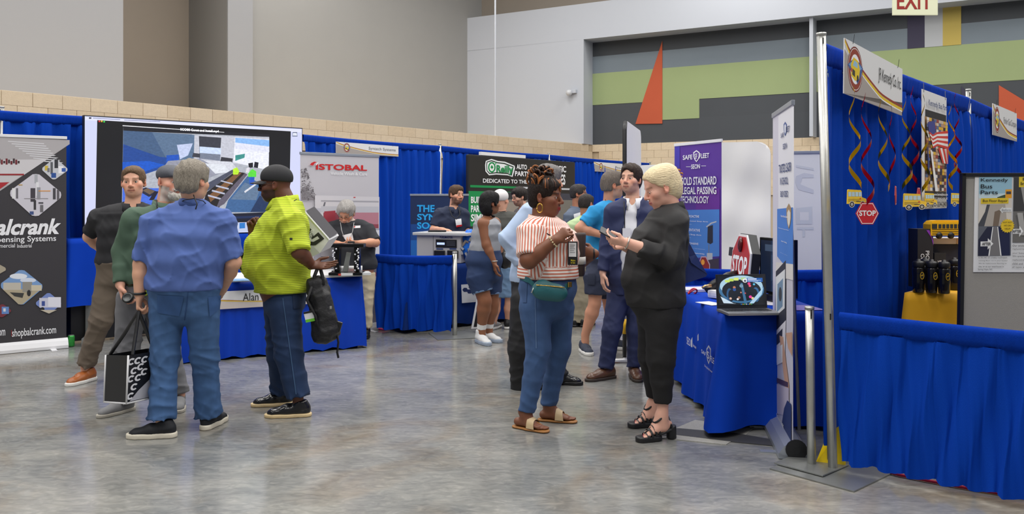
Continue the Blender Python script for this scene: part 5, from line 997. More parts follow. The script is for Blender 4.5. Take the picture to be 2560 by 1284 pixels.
# ------------------------------------------------------------------ people: smooth blended solids meshed on a grid
V = lambda *a: np.array(a, dtype=np.float64)
def unit(v): v = np.asarray(v, float); return v/max(1e-9, np.linalg.norm(v))
def seg(a, b, ra, rb=None, k=.02, n=None, da=None, db=None, cap=1.0, op=1):
    rb = ra if rb is None else rb; da = ra if da is None else da; db = (da if da is not None else rb) if db is None else db
    if n is None: db = rb if da == ra else db
    return ('s', np.asarray(a, float), np.asarray(b, float), ra, rb, da, db, None if n is None else unit(n), cap, k, op)
def slab_(a, b, l, f): return ('t', a[0], b[0], a[1], b[1], a[2], b[2], l, f, .6, .04, 1)   # stacked ellipse section of a torso
def ball(c, r, R=None, k=.015, op=1):                   # ellipsoid: radii along the columns of R
    r = (r, r, r) if np.isscalar(r) else r
    return ('e', np.asarray(c, float), np.asarray(r, float), np.eye(3) if R is None else np.asarray(R), k, op)
def axis(lo, hi, h, fine, hf):
    out = [lo]
    while out[-1] < hi:
        x = out[-1]; st = hf if any(a-hf <= x <= b for a, b in fine) else h
        out.append(x+st)
    return np.array(out, dtype=np.float32)
def bounds(prims):
    lo = np.full(3, 9.); hi = np.full(3, -9.)
    for p in prims:
        if p[-1] < 0: continue
        if p[0] in 'st': r = max(p[3:7]); pts = (p[1], p[2])
        else: r = p[2].max(); pts = (p[1],)
        for q in pts: lo = np.minimum(lo, q-r); hi = np.maximum(hi, q+r)
    return lo-.03, hi+.03
def field(prims, X, Y, Z):
    Fd = np.full((len(X), len(Y), len(Z)), .2, np.float32)
    for p in prims:
        op = p[-1]; k = p[-2]
        if p[0] == 's':
            _, a, b, ra, rb, da, db, n, cap, _, _ = p; r = max(ra, rb, da, db)+k+.02; lo = np.minimum(a, b)-r; hi = np.maximum(a, b)+r
        elif p[0] == 't':
            _, a, b, ra, rb, da, db, l_, f_, cap, _, _ = p; r = max(ra, rb, da, db)+k+.02; lo = np.minimum(a, b)-r; hi = np.maximum(a, b)+r
        else:
            _, c, rad, R, _, _ = p; r = rad.max()+k+.02; lo = c-r; hi = c+r
        i0, i1 = np.searchsorted(X, (lo[0], hi[0])); j0, j1 = np.searchsorted(Y, (lo[1], hi[1])); k0, k1 = np.searchsorted(Z, (lo[2], hi[2]))
        if i1 <= i0 or j1 <= j0 or k1 <= k0: continue
        x = X[i0:i1, None, None]; y = Y[None, j0:j1, None]; z = Z[None, None, k0:k1]
        if p[0] == 's':
            ba = b-a; bb = float(ba@ba)+1e-12; L_ = math.sqrt(bb); e = ba/L_
            qx, qy, qz = x-np.float32(a[0]), y-np.float32(a[1]), z-np.float32(a[2])
            s = qx*np.float32(e[0])+qy*np.float32(e[1])+qz*np.float32(e[2])
            t = np.clip(s/np.float32(L_), 0, 1)
            ax = s-t*np.float32(L_)                     # beyond the ends
            q2 = qx*qx+qy*qy+qz*qz; perp2 = np.maximum(q2-s*s, 0)
            if n is None:
                rr = np.float32(ra)+(np.float32(rb-ra))*t
                if cap == 1.0: d = np.sqrt(perp2+ax*ax)-rr
                else: d = np.maximum(np.sqrt(perp2)-rr, np.abs(s-np.float32(L_*.5))-np.float32(L_*.5)) if cap < .2 else np.sqrt(perp2+(ax/np.float32(cap))**2)-rr
            else:
                n2 = n-e*(n@e); n2 = n2/np.linalg.norm(n2)
                dn = qx*np.float32(n2[0])+qy*np.float32(n2[1])+qz*np.float32(n2[2]); dw2 = np.maximum(perp2-dn*dn, 0)
                rw = np.float32(ra)+np.float32(rb-ra)*t; rd = np.float32(da)+np.float32(db-da)*t; rc = np.minimum(rw, rd)*np.float32(cap)
                k0_ = np.sqrt(dw2/(rw*rw)+dn*dn/(rd*rd)+ax*ax/(rc*rc)); k1_ = np.sqrt(dw2/(rw**4)+dn*dn/(rd**4)+ax*ax/(rc**4))+np.float32(1e-6)
                d = k0_*(k0_-1)/k1_
        elif p[0] == 't':
            u_ = np.cross(f_, l_); u_ = u_ if u_[2] > 0 else -u_; ba = b-a; H = float(ba@u_); H = H if abs(H) > .012 else .012
            qx, qy, qz = x-np.float32(a[0]), y-np.float32(a[1]), z-np.float32(a[2]); s = qx*np.float32(u_[0])+qy*np.float32(u_[1])+qz*np.float32(u_[2])
            t = np.clip(s/np.float32(H), 0, 1); au = s-t*np.float32(ba@u_)
            al = qx*np.float32(l_[0])+qy*np.float32(l_[1])+qz*np.float32(l_[2])-t*np.float32(ba@l_); af = qx*np.float32(f_[0])+qy*np.float32(f_[1])+qz*np.float32(f_[2])-t*np.float32(ba@f_)
            rw = np.float32(ra)+np.float32(rb-ra)*t; rd = np.float32(da)+np.float32(db-da)*t; rc = np.minimum(rw, rd)*np.float32(cap)
            k0_ = np.sqrt(al*al/(rw*rw)+af*af/(rd*rd)+au*au/(rc*rc)); k1_ = np.sqrt(al*al/(rw**4)+af*af/(rd**4)+au*au/(rc**4))+np.float32(1e-6); d = k0_*(k0_-1)/k1_
        else:
            qx, qy, qz = x-np.float32(c[0]), y-np.float32(c[1]), z-np.float32(c[2]); k0_ = 0; k1_ = 0
            for i in range(3):
                u = qx*np.float32(R[0, i])+qy*np.float32(R[1, i])+qz*np.float32(R[2, i]); w = u*u/np.float32(rad[i]**2); k0_ = k0_+w; k1_ = k1_+w/np.float32(rad[i]**2)
            k0_ = np.sqrt(k0_); d = k0_*(k0_-1)/(np.sqrt(k1_)+np.float32(1e-6))
        o = Fd[i0:i1, j0:j1, k0:k1]
        if op > 0:
            h = np.clip(.5+.5*(d-o)/np.float32(k), 0, 1); Fd[i0:i1, j0:j1, k0:k1] = d+(o-d)*h-np.float32(k)*h*(1-h)
        else:
            d = -d; h = np.clip(.5-.5*(d-o)/np.float32(k), 0, 1); Fd[i0:i1, j0:j1, k0:k1] = d+(o-d)*h+np.float32(k)*h*(1-h)
    return Fd
def nets(Fd, X, Y, Z, it=1):
    ins = Fd < 0; c = [ins[i:ins.shape[0]-1+i, j:ins.shape[1]-1+j, k:ins.shape[2]-1+k] for i in (0, 1) for j in (0, 1) for k in (0, 1)]
    s = sum(q.astype(np.uint8) for q in c); I, J, K = np.nonzero((s > 0) & (s < 8)); N = len(I)
    if N == 0: return np.zeros((0, 3)), np.zeros((0, 4), int)
    co = [(i, j, k) for i in (0, 1) for j in (0, 1) for k in (0, 1)]; val = np.stack([Fd[I+i, J+j, K+k] for i, j, k in co], 1)
    acc = np.zeros((N, 3)); cnt = np.zeros(N)
    for p, q in [(0, 1), (0, 2), (0, 4), (1, 3), (1, 5), (2, 3), (2, 6), (3, 7), (4, 5), (4, 6), (5, 7), (6, 7)]:
        a, b = val[:, p], val[:, q]; m = (a < 0) != (b < 0); t = np.where(m, a/np.where(m, a-b, 1), 0)
        for ax_ in range(3): acc[:, ax_] += np.where(m, co[p][ax_]+t*(co[q][ax_]-co[p][ax_]), 0)
        cnt += m
    acc /= cnt[:, None]
    vx = X[I]+acc[:, 0]*(X[I+1]-X[I]); vy = Y[J]+acc[:, 1]*(Y[J+1]-Y[J]); vz = Z[K]+acc[:, 2]*(Z[K+1]-Z[K]); vv = np.stack([vx, vy, vz], 1)
    idx = np.full(s.shape, -1, np.int64); idx[I, J, K] = np.arange(N); qs = []
    d = ins[:-1] != ins[1:]; i, j, k = np.nonzero(d[:, 1:-1, 1:-1]); j += 1; k += 1
    f = np.stack([idx[i, j-1, k-1], idx[i, j, k-1], idx[i, j, k], idx[i, j-1, k]], 1); fl_ = ~ins[i, j, k]; f[fl_] = f[fl_][:, ::-1]; qs.append(f)
    d = ins[:, :-1] != ins[:, 1:]; i, j, k = np.nonzero(d[1:-1, :, 1:-1]); i += 1; k += 1
    f = np.stack([idx[i-1, j, k-1], idx[i-1, j, k], idx[i, j, k], idx[i, j, k-1]], 1); fl_ = ~ins[i, j, k]; f[fl_] = f[fl_][:, ::-1]; qs.append(f)
    d = ins[:, :, :-1] != ins[:, :, 1:]; i, j, k = np.nonzero(d[1:-1, 1:-1, :]); i += 1; j += 1
    f = np.stack([idx[i-1, j-1, k], idx[i, j-1, k], idx[i, j, k], idx[i-1, j, k]], 1); fl_ = ~ins[i, j, k]; f[fl_] = f[fl_][:, ::-1]; qs.append(f)
    q = np.concatenate(qs)
    for _ in range(it):
        a = np.zeros_like(vv); n = np.zeros(N)
        for e0 in range(4):
            p0, p1 = q[:, e0], q[:, (e0+1) % 4]
            for ax_ in range(3): a[:, ax_] += np.bincount(p0, vv[p1, ax_], N)
            n += np.bincount(p0, minlength=N)
        vv = vv*.4+.6*a/np.maximum(n, 1)[:, None]
    return vv, q
def qmesh(name, v, q, m, parent, base, cols=None, attrs=None):
    me = bpy.data.meshes.new(name); me.vertices.add(len(v)); me.vertices.foreach_set('co', (v+base).astype(np.float32).ravel())
    me.loops.add(q.size); me.loops.foreach_set('vertex_index', q.astype(np.int32).ravel()); me.polygons.add(len(q))
    me.polygons.foreach_set('loop_start', np.arange(0, q.size, 4, dtype=np.int32)); me.polygons.foreach_set('use_smooth', np.ones(len(q), bool)); me.update(); me.validate()
    if cols is not None:
        ca = me.color_attributes.new('Col', 'FLOAT_COLOR', 'POINT'); ca.data.foreach_set('color', np.concatenate([cols, np.ones((len(v), 1))], 1).astype(np.float32).ravel())
    for kk, a in (attrs or {}).items():
        at = me.attributes.new(kk, 'FLOAT', 'POINT'); at.data.foreach_set('value', a.astype(np.float32))
    me.materials.append(m); o = bpy.data.objects.new(name, me); COL.objects.link(o); setparent(o, parent)
    return o
def bake(prims, h, fine=(), hf=None, cuts=(), extra=None, it=1, keep=None):
    lo, hi = bounds(prims); hf = hf or h
    A = [axis(lo[i], hi[i], h, [(f[0][i], f[1][i]) for f in fine], hf) for i in range(3)]
    Fd = field(prims, *A)
    if extra is not None: Fd += extra(A[0][:, None, None], A[1][None, :, None], A[2][None, None, :]).astype(np.float32)
    for pt, n in cuts:
        n = unit(n); Fd = np.maximum(Fd, ((A[0][:, None, None]-pt[0])*n[0]+(A[1][None, :, None]-pt[1])*n[1]+(A[2][None, None, :]-pt[2])*n[2]).astype(np.float32))
    return nets(Fd, *A, it=it)
def wrinkle(seed, amp, items, low=None):                # cloth folds: narrow raised creases in patches
    r = np.random.default_rng(seed); ph = r.uniform(0, 6.28, (len(items), 5))
    def f(x, y, z):
        o = 0
        for (dv, wl, w), p in zip(items, ph):
            s = (dv[0]*x+dv[1]*y+dv[2]*z)*(3.1416/wl)+1.1*np.sin((x*1.7+y*1.1-z*1.3)*5+p[0])+.8*np.sin((z*1.9+x*2.7)*7+p[1])
            mask = np.clip(.55+.9*np.sin((x*dv[2]-z*dv[0])*9+y*4+p[3])*np.sin(z*7+x*5+p[4]), 0, 1)
            if low is not None: mask = np.clip(mask*.45+low(z), 0, 1.3)
            c = 1-np.abs(np.sin(s+p[2])); o = o+w*mask*(c*c*1.2-.25)
        return -amp*o
    return f
def Rz(a): c, s = math.cos(a), math.sin(a); return np.array([[c, -s, 0], [s, c, 0], [0, 0, 1]])
def Rx(a): c, s = math.cos(a), math.sin(a); return np.array([[1, 0, 0], [0, c, -s], [0, s, c]])
def Ry(a): c, s = math.cos(a), math.sin(a); return np.array([[c, 0, s], [0, 1, 0], [-s, 0, c]])
def noise3(p, sc, seed=0):
    r = np.random.default_rng(seed); o = 0
    for i in range(5):
        k = r.normal(0, 1, 3)*sc*(1.5**i); o = o+np.sin(p@k+r.uniform(0, 6))/(1.35**i)
    return o/3
def hand_prims(w, dv, pn, side, curl=.3, sc=1.0, thumb=.5, curls=None, spread=1.0):
    """w wrist, dv towards the knuckles, pn the way the palm faces, side +1 when the thumb lies along dv x pn"""
    dv = unit(dv); pn = unit(pn-dv*(np.asarray(pn)@dv)); lt = np.cross(dv, pn)*side; S = sc; out = []
    kn = w+dv*.088*S
    out += [seg(w, w+dv*.03*S, .026*S, .030*S, .012, pn, .020*S, .017*S), seg(w+dv*.03*S, kn, .034*S, .040*S, .012, pn, .017*S, .013*S, .7)]
    fl = [.92, 1.0, .94, .76]
    for i in range(4):
        o_ = (1.5-i)*.0205*S; b = kn+lt*o_+dv*(-.004 if i in (0, 3) else 0)*S-dv*(.010*S if i == 3 else 0)
        d = unit(dv+lt*(1.5-i)*.05*spread); c = curls[i] if curls else curl; r = .0092*S*(.9 if i == 3 else 1)
        an = 0
        for L_, bend in ((.044, 60), (.027, 85), (.022, 55)):
            an += math.radians(bend)*c; q = b+(d*math.cos(an)+pn*math.sin(an))*L_*fl[i]*S; out.append(seg(b, q, r, r*.92, .004)); b = q; r *= .92
    tb = w+dv*.022*S+lt*.024*S; d1 = unit(dv*.62+lt*(.85-.5*thumb)+pn*(.25+.45*thumb)); q = tb+d1*.040*S; out.append(seg(tb, q, .0145*S, .0115*S, .010))
    d2 = unit(dv*.85+lt*(.25-.45*thumb)+pn*(.1+.3*thumb)); q2 = q+d2*.032*S; out += [seg(q, q2, .0112*S, .0100*S, .005), seg(q2, q2+unit(d2+pn*.15*thumb)*.024*S, .0098*S, .0080*S, .004)]
    return out
def head_prims(C, R, s, jaw=1.0, ears=True, fem=False, wide=1.0):
    T = lambda x, y, z: C+R@(np.array([x*wide, y, z])*s); B = lambda c, r, k=.02, op=1: ball(T(*c), np.array([r[0]*wide, r[1], r[2]])*s, R, k*s, op)
    S = lambda a, b, ra, rb, k=.012, op=1: seg(T(*a), T(*b), ra*s, rb*s, k*s, op=op)
    p = [B((0, .014, .034), (.074, .094, .086)), B((0, -.022, -.035), (.062*jaw, .066, .076), .03), B((0, -.058, -.088), (.030*jaw, .026, .024), .03), B((0, -.010, -.075), (.052*jaw, .055, .035), .03)]
    for sx in (-1, 1): p += [B((sx*.044, -.052, -.022), (.024, .030, .026), .02), B((sx*.022, -.068, -.055), (.020, .02, .026), .02)]
    p += [S((-.030, -.081, .024), (.030, -.081, .024), .012 if not fem else .009, .012 if not fem else .009, .012), B((0, -.050, .052), (.056, .031, .036), .03)]
    for sx in (-1, 1): p.append(B((sx*.031, -.0985, .001), (.0185, .014, .0125), .010, -1))
    p += [S((0, -.088, .012), (0, -.108, -.026), .0085, .0125, .010), B((0, -.108, -.030), (.0125, .0105, .0095), .006)]
    for sx in (-1, 1):
        p += [B((sx*.0125, -.098, -.034), (.0085, .011, .008), .006), S((sx*.018, -.0850, .0068), (sx*.045, -.0770, .0048), .0056, .0052, .004), S((sx*.019, -.0828, -.0068), (sx*.044, -.0758, -.0058), .0044, .0042, .004)]
    lw = .0065 if not fem else .0078
    p += [S((-.021, -.083, -.0615), (0, -.0925, -.0585), .0045, lw, .006), S((.021, -.083, -.0615), (0, -.0925, -.0585), .0045, lw, .006), S((-.018, -.083, -.068), (0, -.091, -.0705), .0045, lw*1.15, .006), S((.018, -.083, -.068), (0, -.091, -.0705), .0045, lw*1.15, .006)]
    if ears:
        for sx in (-1, 1):
            Re = R@Rz(sx*.45)@Rx(-.15); p += [ball(T(sx*.0775, .012, -.004), np.array([.0085, .020, .033])*s, Re, .006*s), ball(T(sx*.0865, .008, .000), np.array([.007, .011, .019])*s, Re, .005*s, -1), ball(T(sx*.074, .002, -.030), np.array([.007, .010, .010])*s, Re, .006*s)]
    return p
def head_cols(v, C, R, s, skin, lips, brow, beard=None, stub=None, seed=0, wide=1.0, scalp=None):
    q = ((v-C)@R)/s; q[:, 0] /= wide; col = np.tile(np.array(lin(skin)), (len(v), 1)); near = (np.abs(q[:, 2]) < .16) & (np.linalg.norm(q, axis=1) < .19)
    n = noise3(v, 40, seed)
    col *= (1+.05*n)[:, None]
    def blend(m, c, w=1.0): m = np.clip(m, 0, 1)[:, None]*w; return col*(1-m)+np.array(lin(c))*m
    front = np.clip((-q[:, 1]-.035)/.02, 0, 1)*near
    rosy = tuple(min(255, int(a*b)) for a, b in zip(skin, (1.03, .84, .80)))
    g = lambda cx, cy, rx, ry: np.exp(-(((np.abs(q[:, 0])-cx)/rx)**2+((q[:, 2]-cy)/ry)**2))*front
    col = blend(g(.045, -.028, .022, .020)+g(0, -.03, .014, .012), rosy, .55)
    col = blend(np.clip((np.abs(q[:, 0])-.072)/.008, 0, 1)*near*(q[:, 2] < .04), rosy, .5)
    if beard:
        reg = near*(q[:, 1] < .012)*np.clip((-.028-.25*np.clip(-q[:, 1]-.05, 0, 1)-q[:, 2]-(.02*(np.abs(q[:, 0]) < .05)))/.008, 0, 1)*(q[:, 2] > -.135)
        most = near*(np.abs(q[:, 0]) < .034)*np.exp(-((q[:, 2]+.048)/.008)**2)*(q[:, 1] < -.06)
        col = blend(np.clip(reg+most, 0, 1)*np.clip(.85+.3*n, .4, 1), beard[0], beard[1])
        if len(beard) > 2: col = blend(np.clip(1-np.linalg.norm((q-np.array([0, -.085, -.095]))/np.array([.035, .04, .035]), axis=1), 0, 1)*2.2*reg, beard[2], .95)
    col = blend(np.exp(-((q[:, 2]+.0645)/.0085)**2)*(np.abs(q[:, 0]) < .026-.3*np.abs(q[:, 2]+.0645))*(q[:, 1] < -.074)*near, lips, .9)
    col = blend(np.exp(-((q[:, 2]+.0645)/.0022)**2)*(np.abs(q[:, 0]) < .022)*(q[:, 1] < -.07)*near, (70, 30, 28), .8)
    ax = np.abs(q[:, 0]); bz = .0255-.10*np.clip(ax-.038, 0, 1)+.10*np.clip(ax-.012, 0, .022)
    col = blend(np.exp(-((q[:, 2]-bz)/.0055)**2)*(ax > .012)*(ax < .052)*(q[:, 1] < -.05)*near, brow[0], brow[1])
    col = blend(np.exp(-((q[:, 2]-.0085)/.003)**2)*(ax > .016)*(ax < .047)*(q[:, 1] < -.06)*near, (50, 34, 30), .55)
    if scalp: col = blend(near*np.clip((q[:, 2]-scalp[1]-.9*np.clip(-q[:, 1]-.03, 0, 1))/.01, 0, 1), scalp[0], scalp[2])
    return np.clip(col, 0, 1)
SKIN_M = attr_mat('skin', rough=.48, sub=.12, spec=.4, bump=.06, bscale=260)
EYE_M = attr_mat('eye', rough=.15)
def eye_mesh(parent, C, R, s, look, iris, base, wide=1.0):
    for sx in (-1, 1):
        c = C+R@(np.array([sx*.031*wide, -.0745, .0005])*s); v = []; f = []; fc = []; nu, nv = 16, 10; r = .0122*s
        dv = unit(R@unit(np.array([look[0], -1, look[1]]))); u = unit(np.cross(dv, [0, 0, 1])); w = np.cross(u, dv)
        for j in range(nv+1):
            th = math.pi*j/nv
            for i in range(nu):
                a = 2*math.pi*i/nu; v.append(c+r*(dv*math.cos(th)+(u*math.cos(a)+w*math.sin(a))*math.sin(th))+base)
        for j in range(nv):
            for i in range(nu):
                f.append((j*nu+i, j*nu+(i+1) % nu, (j+1)*nu+(i+1) % nu, (j+1)*nu+i)); fc.append(lin((12, 10, 10)) if j == 0 else lin(iris) if j == 1 else lin((206, 198, 194)))
        mk('eye', v, f, EYE_M, parent, True, fcols=fc)
def hair_mat(c, rough=.5, var=.5, stretch=(1, 1, .3)):
    n = 'hair_%d_%d_%d' % c
    return mat(n, c, max(rough, .6), var=var, vscale=110, bump=.9, bscale=150, stretch=stretch, spec=.25)
FAB = {}
def fabric(name, c, rough=.8, var=.08, bump=.18, vscale=6, bscale=500): return mat('fabric_'+name, c, rough, var=var, vscale=vscale, bump=bump, bscale=bscale)
def denim(name, c, worn=.25): return mat('denim_'+name, c, .85, var=worn, vscale=9, bump=.3, bscale=600, stretch=(1.6, 1.6, .8))
def stripe_mat(name, ca, cb, freq, duty=.5, soft=.15):
    m = bpy.data.materials.new('stripe_'+name); m.use_nodes = True; nt = m.node_tree; b = nt.nodes['Principled BSDF']; L = nt.links.new
    a = nt.nodes.new('ShaderNodeAttribute'); a.attribute_name = 'st'; mu = nt.nodes.new('ShaderNodeMath'); mu.operation = 'MULTIPLY'; mu.inputs[1].default_value = freq; L(a.outputs['Fac'], mu.inputs[0])
    fr_ = nt.nodes.new('ShaderNodeMath'); fr_.operation = 'FRACT'; L(mu.outputs[0], fr_.inputs[0])
    r = nt.nodes.new('ShaderNodeValToRGB'); e = r.color_ramp.elements; e[0].position = max(0, duty-soft); e[0].color = (*lin(ca), 1); e[1].position = min(1, duty+soft); e[1].color = (*lin(cb), 1)
    L(fr_.outputs[0], r.inputs[0]); L(r.outputs[0], b.inputs['Base Color']); b.inputs['Roughness'].default_value = .8
    return m
def foot_frame(A, yaw, pitch=0.0):
    f = np.array([math.sin(yaw), -math.cos(yaw), 0]); l = np.array([math.cos(yaw), math.sin(yaw), 0]); u = np.array([0, 0, 1.])
    c, s = math.cos(pitch), math.sin(pitch); f2 = f*c-u*s; u2 = u*c+f*s
    return np.stack([f2, l, u2], 1)
def shoe(parent, base, A, yaw, upm, solem, h, L_=.285, pitch=0.0, lift=0.0, high=0.0, lace=None, solet=.03, collar=None):
    R = foot_frame(A, yaw, pitch); k = L_/.285; O = np.array([A[0], A[1], lift]); T = lambda x, y, z: O+R@np.array([x*k, y*k, z]); up = R[:, 2]
    pr = [seg(T(-.050, 0, .048), T(.06, 0, .050), .036*k, .043*k, .02, up, .048, .040), seg(T(.06, 0, .046), T(.150, 0, .034), .045*k, .040*k, .025, up, .040, .026), seg(T(.150, 0, .032), T(.172, 0, .028), .036*k, .028*k, .02, up, .026, .020),
          seg(T(-.025, 0, .06), T(-.020, 0, .105+high), .044*k, .043*k, .03, cap=.3)]
    v, q = bake(pr, h, cuts=[(T(0, 0, solet*.8), -up)], it=1); sh = qmesh('shoe', v, q, upm, parent, base)
    pr = [seg(T(-.052, 0, .02), T(.06, 0, .02), .040*k, .045*k, .01, up, .1, .1), seg(T(.06, 0, .02), T(.142, .0, .02), .049*k, .045*k, .02, up, .1, .1), seg(T(.142, 0, .02), T(.172, 0, .02), .043*k, .034*k, .02, up, .1, .1)]
    v, q = bake(pr, h, cuts=[(T(0, 0, solet), up), (T(0, 0, 0.0), -up)], it=0); qmesh('sole', v, q, solem, sh, base)
    if lace:
        mb = MB()
        for i in range(4):
            x = .055+.02*i; mb.tube([T(x, -.024, .083-.007*i)+base, T(x+.006, 0, .093-.008*i)+base, T(x, .024, .083-.007*i)+base], .0028, 5)
        mb.build('laces', lace, sh, True)
    return sh
def bare_foot(A, yaw, L_=.245, pitch=0.0, lift=.012):
    R = foot_frame(A, yaw, pitch); k = L_/.245; O = np.array([A[0], A[1], lift]); T = lambda x, y, z: O+R@np.array([x*k, y*k, z*k]); up = R[:, 2]
    pr = [seg(T(-.045, 0, .028), T(.05, 0, .030), .029*k, .036*k, .02, up, .028*k, .028*k), seg(T(.05, 0, .028), T(.125, 0, .016), .038*k, .040*k, .02, up, .026*k, .015*k), seg(T(-.005, 0, .10), T(.055, 0, .035), .034*k, .026*k, .03)]
    for i, (yy, ln, r) in enumerate(((.026, .048, .0115), (.010, .046, .0085), (-.003, .040, .008), (-.015, .032, .0075), (-.026, .022, .007))): pr.append(seg(T(.125-.05*abs(yy)*(i > 1), yy, .011), T(.125+ln-(.012 if i > 2 else 0), yy*1.06, .008), r*k, r*.85*k, .005))
    return pr, T, R
def limb(a, b, r0, r1, k=.02, cap=1.0): return seg(a, b, r0, r1, k, cap=cap)
class Person:
    def __init__(s, label, px0, d, h=.008, hf=None):
        s.d = d; s.base = np.array(P(px0, 0, d)[:]); s.base[2] = 0; s.h = h; s.hf = hf or h
        s.root = empty('person', Vector(s.base), label, 'person'); s.body = []; s.fine = []; s.colorers = []; s.skin = (200, 150, 125); s.hd = None
    def W(s, px, py, off=0.0): return np.array(P(px, py, s.d+off)[:])-s.base
    def m(s, px): return px*s.d/F                       # pixels -> metres at the person's depth
    def head(s, px, py, yaw, pitch=0, roll=0, sc=1.0, off=0.0, jaw=1.0, fem=False, wide=1.0):
        C = s.W(px, py, off); R = Rz(math.radians(yaw))@Rx(math.radians(pitch))@Ry(math.radians(roll)); s.hd = (C, R, sc, wide); s.fem = fem
        s.body += head_prims(C, R, sc, jaw, fem=fem, wide=wide); s.fine.append((C-.14*sc, C+.14*sc)); return s
    def HT(s, x, y, z): C, R, sc, w = s.hd; return C+R@(np.array([x*w, y, z])*sc)
    def neck(s, b, r=.058):
        C, R, sc, w = s.hd; s.nb = np.asarray(b); s.nr = r; s.body += [seg(s.HT(0, .030, -.03), b, r*.96, r*.94, .02)]; return s
    def torso(s, rings, yaw):
        s.f = np.array([math.sin(math.radians(yaw)), -math.cos(math.radians(yaw)), 0]); s.l = np.array([math.cos(math.radians(yaw)), math.sin(math.radians(yaw)), 0]); s.rings = rings; return s
    def torso_prims(s, g=0.0, k=.04, lo=0, hi=None):
        out = []; rs = (s.rings[:-1]+[(s.nb-np.array([0, 0, .058]), .088, .062)])[lo:hi]
        for a, b in zip(rs[:-1], rs[1:]): out.append(slab_((a[0], a[1]+g, a[2]+g), (b[0], b[1]+g, b[2]+g), s.l, s.f))
        return out
    def yoke(s, g=0.0, r=.060):                         # neck base to shoulders
        return [seg(s.nb-np.array([0, 0, .058]), S_, r+g, r*.95+g, .05) for S_ in (s.SL, s.SR)]
    def arms(s, L, R_, r=(.050, .042, .040, .027)):
        s.SL, s.EL, s.WL = L; s.SR, s.ER, s.WR = R_; s.ar = r
        for S_, E, W_ in (L, R_):
            s.body += [limb(S_, E, r[0], r[1]), limb(E, E+(W_-E)*.35, r[1]*.98, r[2], .02), limb(E+(W_-E)*.35, W_, r[2], r[3], .02)]
        return s
    def hand(s, w, dv, pn, side, curl=.3, sc=1.0, thumb=.5, **kw):
        s.body += hand_prims(np.asarray(w), np.asarray(dv, float), np.asarray(pn, float), side, curl, sc, thumb, **kw); c = w+unit(dv)*.08; s.fine.append((c-.10, c+.10)); return s
    def legs(s, L, R_, r=(.085, .058, .060, .038)):
        s.HL, s.KL, s.AL = L; s.HR, s.KR, s.AR = R_; s.lr = r
        for H, K, A in (L, R_):
            s.body += [limb(H, K, r[0], r[1], .03), limb(K, K+(A-K)*.3, r[1], r[2], .02), limb(K+(A-K)*.3, A, r[2], r[3], .02)]+([limb(A, np.array([A[0], A[1], .085]), r[3], r[3], .01)] if A[2] > .10 and A[2] < .3 else [])
        return s
    def make_body(s, skin, lips=None, brow=((70, 50, 40), .8), beard=None, iris=(70, 50, 36), look=(0, 0), eyes=True, scalp=None, extra_col=None, tint=None):
        pr = s.body+s.torso_prims(-.012)+s.yoke(-.012, .052); v, q = bake(pr, s.h*1.5, s.fine, s.hf, it=1)
        C, R, sc, w = s.hd; lips = lips or tuple(int(a*b) for a, b in zip(skin, (.80, .58, .58)))
        col = head_cols(v, C, R, sc, skin, lips, brow, beard, seed=int(abs(C[0])*100), wide=w, scalp=scalp)
        if extra_col: col = extra_col(v, col)
        s.bo = qmesh('body', v, q, SKIN_M, s.root, s.base, col)
        if eyes: eye_mesh(s.root, C, R, sc, look, iris, s.base, w)
        return s
    def shirt(s, m, name='shirt', hem=None, sleeve=.75, g=.012, rs=(.075, .066), wr=.010, seed=1, long=False, cuff=.040, lo=0, attrs=None, tilt=None, wl=.10, sleeves=True, yoke=.062, sub=(), k=.04, neckhole=.064, vee=.03):
        pr = s.torso_prims(g, k, lo)+s.yoke(g, yoke); s.sleeve_end = []
        for S_, E, W_ in ((s.SL, s.EL, s.WL), (s.SR, s.ER, s.WR)):
            if not sleeves: continue
            if long:
                e = E+(W_-E)*sleeve; pr += [seg(S_, E, rs[0], rs[1], .04), seg(E, E+(e-E)*.5, rs[1], (rs[1]+cuff)/2, .03), seg(E+(e-E)*.5, e, (rs[1]+cuff)/2, cuff, .02, cap=.08)]
            else:
                e = S_+(E-S_)*sleeve; pr += [seg(S_, e, rs[0], rs[1], .04, cap=.06)]
        pr += list(sub)
        if neckhole: pr += [ball(s.nb+np.array([0, 0, .062])+s.f*.02, (neckhole+.045, neckhole+.045, .064), None, .012, -1), seg(s.nb-np.array([0, 0, .03]), s.nb+np.array([0, 0, .15]), neckhole, neckhole, .008, op=-1), seg(s.nb+s.f*.055-np.array([0, 0, .01]), s.nb+s.f*(.075+vee*.2)-np.array([0, 0, .02+vee]), .030, .010, .01, op=-1)]
        cuts = []
        if hem is not None: cuts.append(((0, 0, hem) if tilt is None else tilt[0], (0, 0, -1) if tilt is None else tilt[1]))
        wf = wrinkle(seed, wr, [((.3, .1, .9), wl*1.6, .5), ((.8, .3, .6), wl*1.5, .8), ((-.7, .4, .7), wl*1.4, .8), ((1, .6, .1), wl*1.2, .5)]) if wr else None
        v, q = bake(pr, s.h, cuts=cuts, extra=wf, it=2)
        return qmesh(name, v, q, m, s.root, s.base, attrs=attrs(v) if attrs else None)
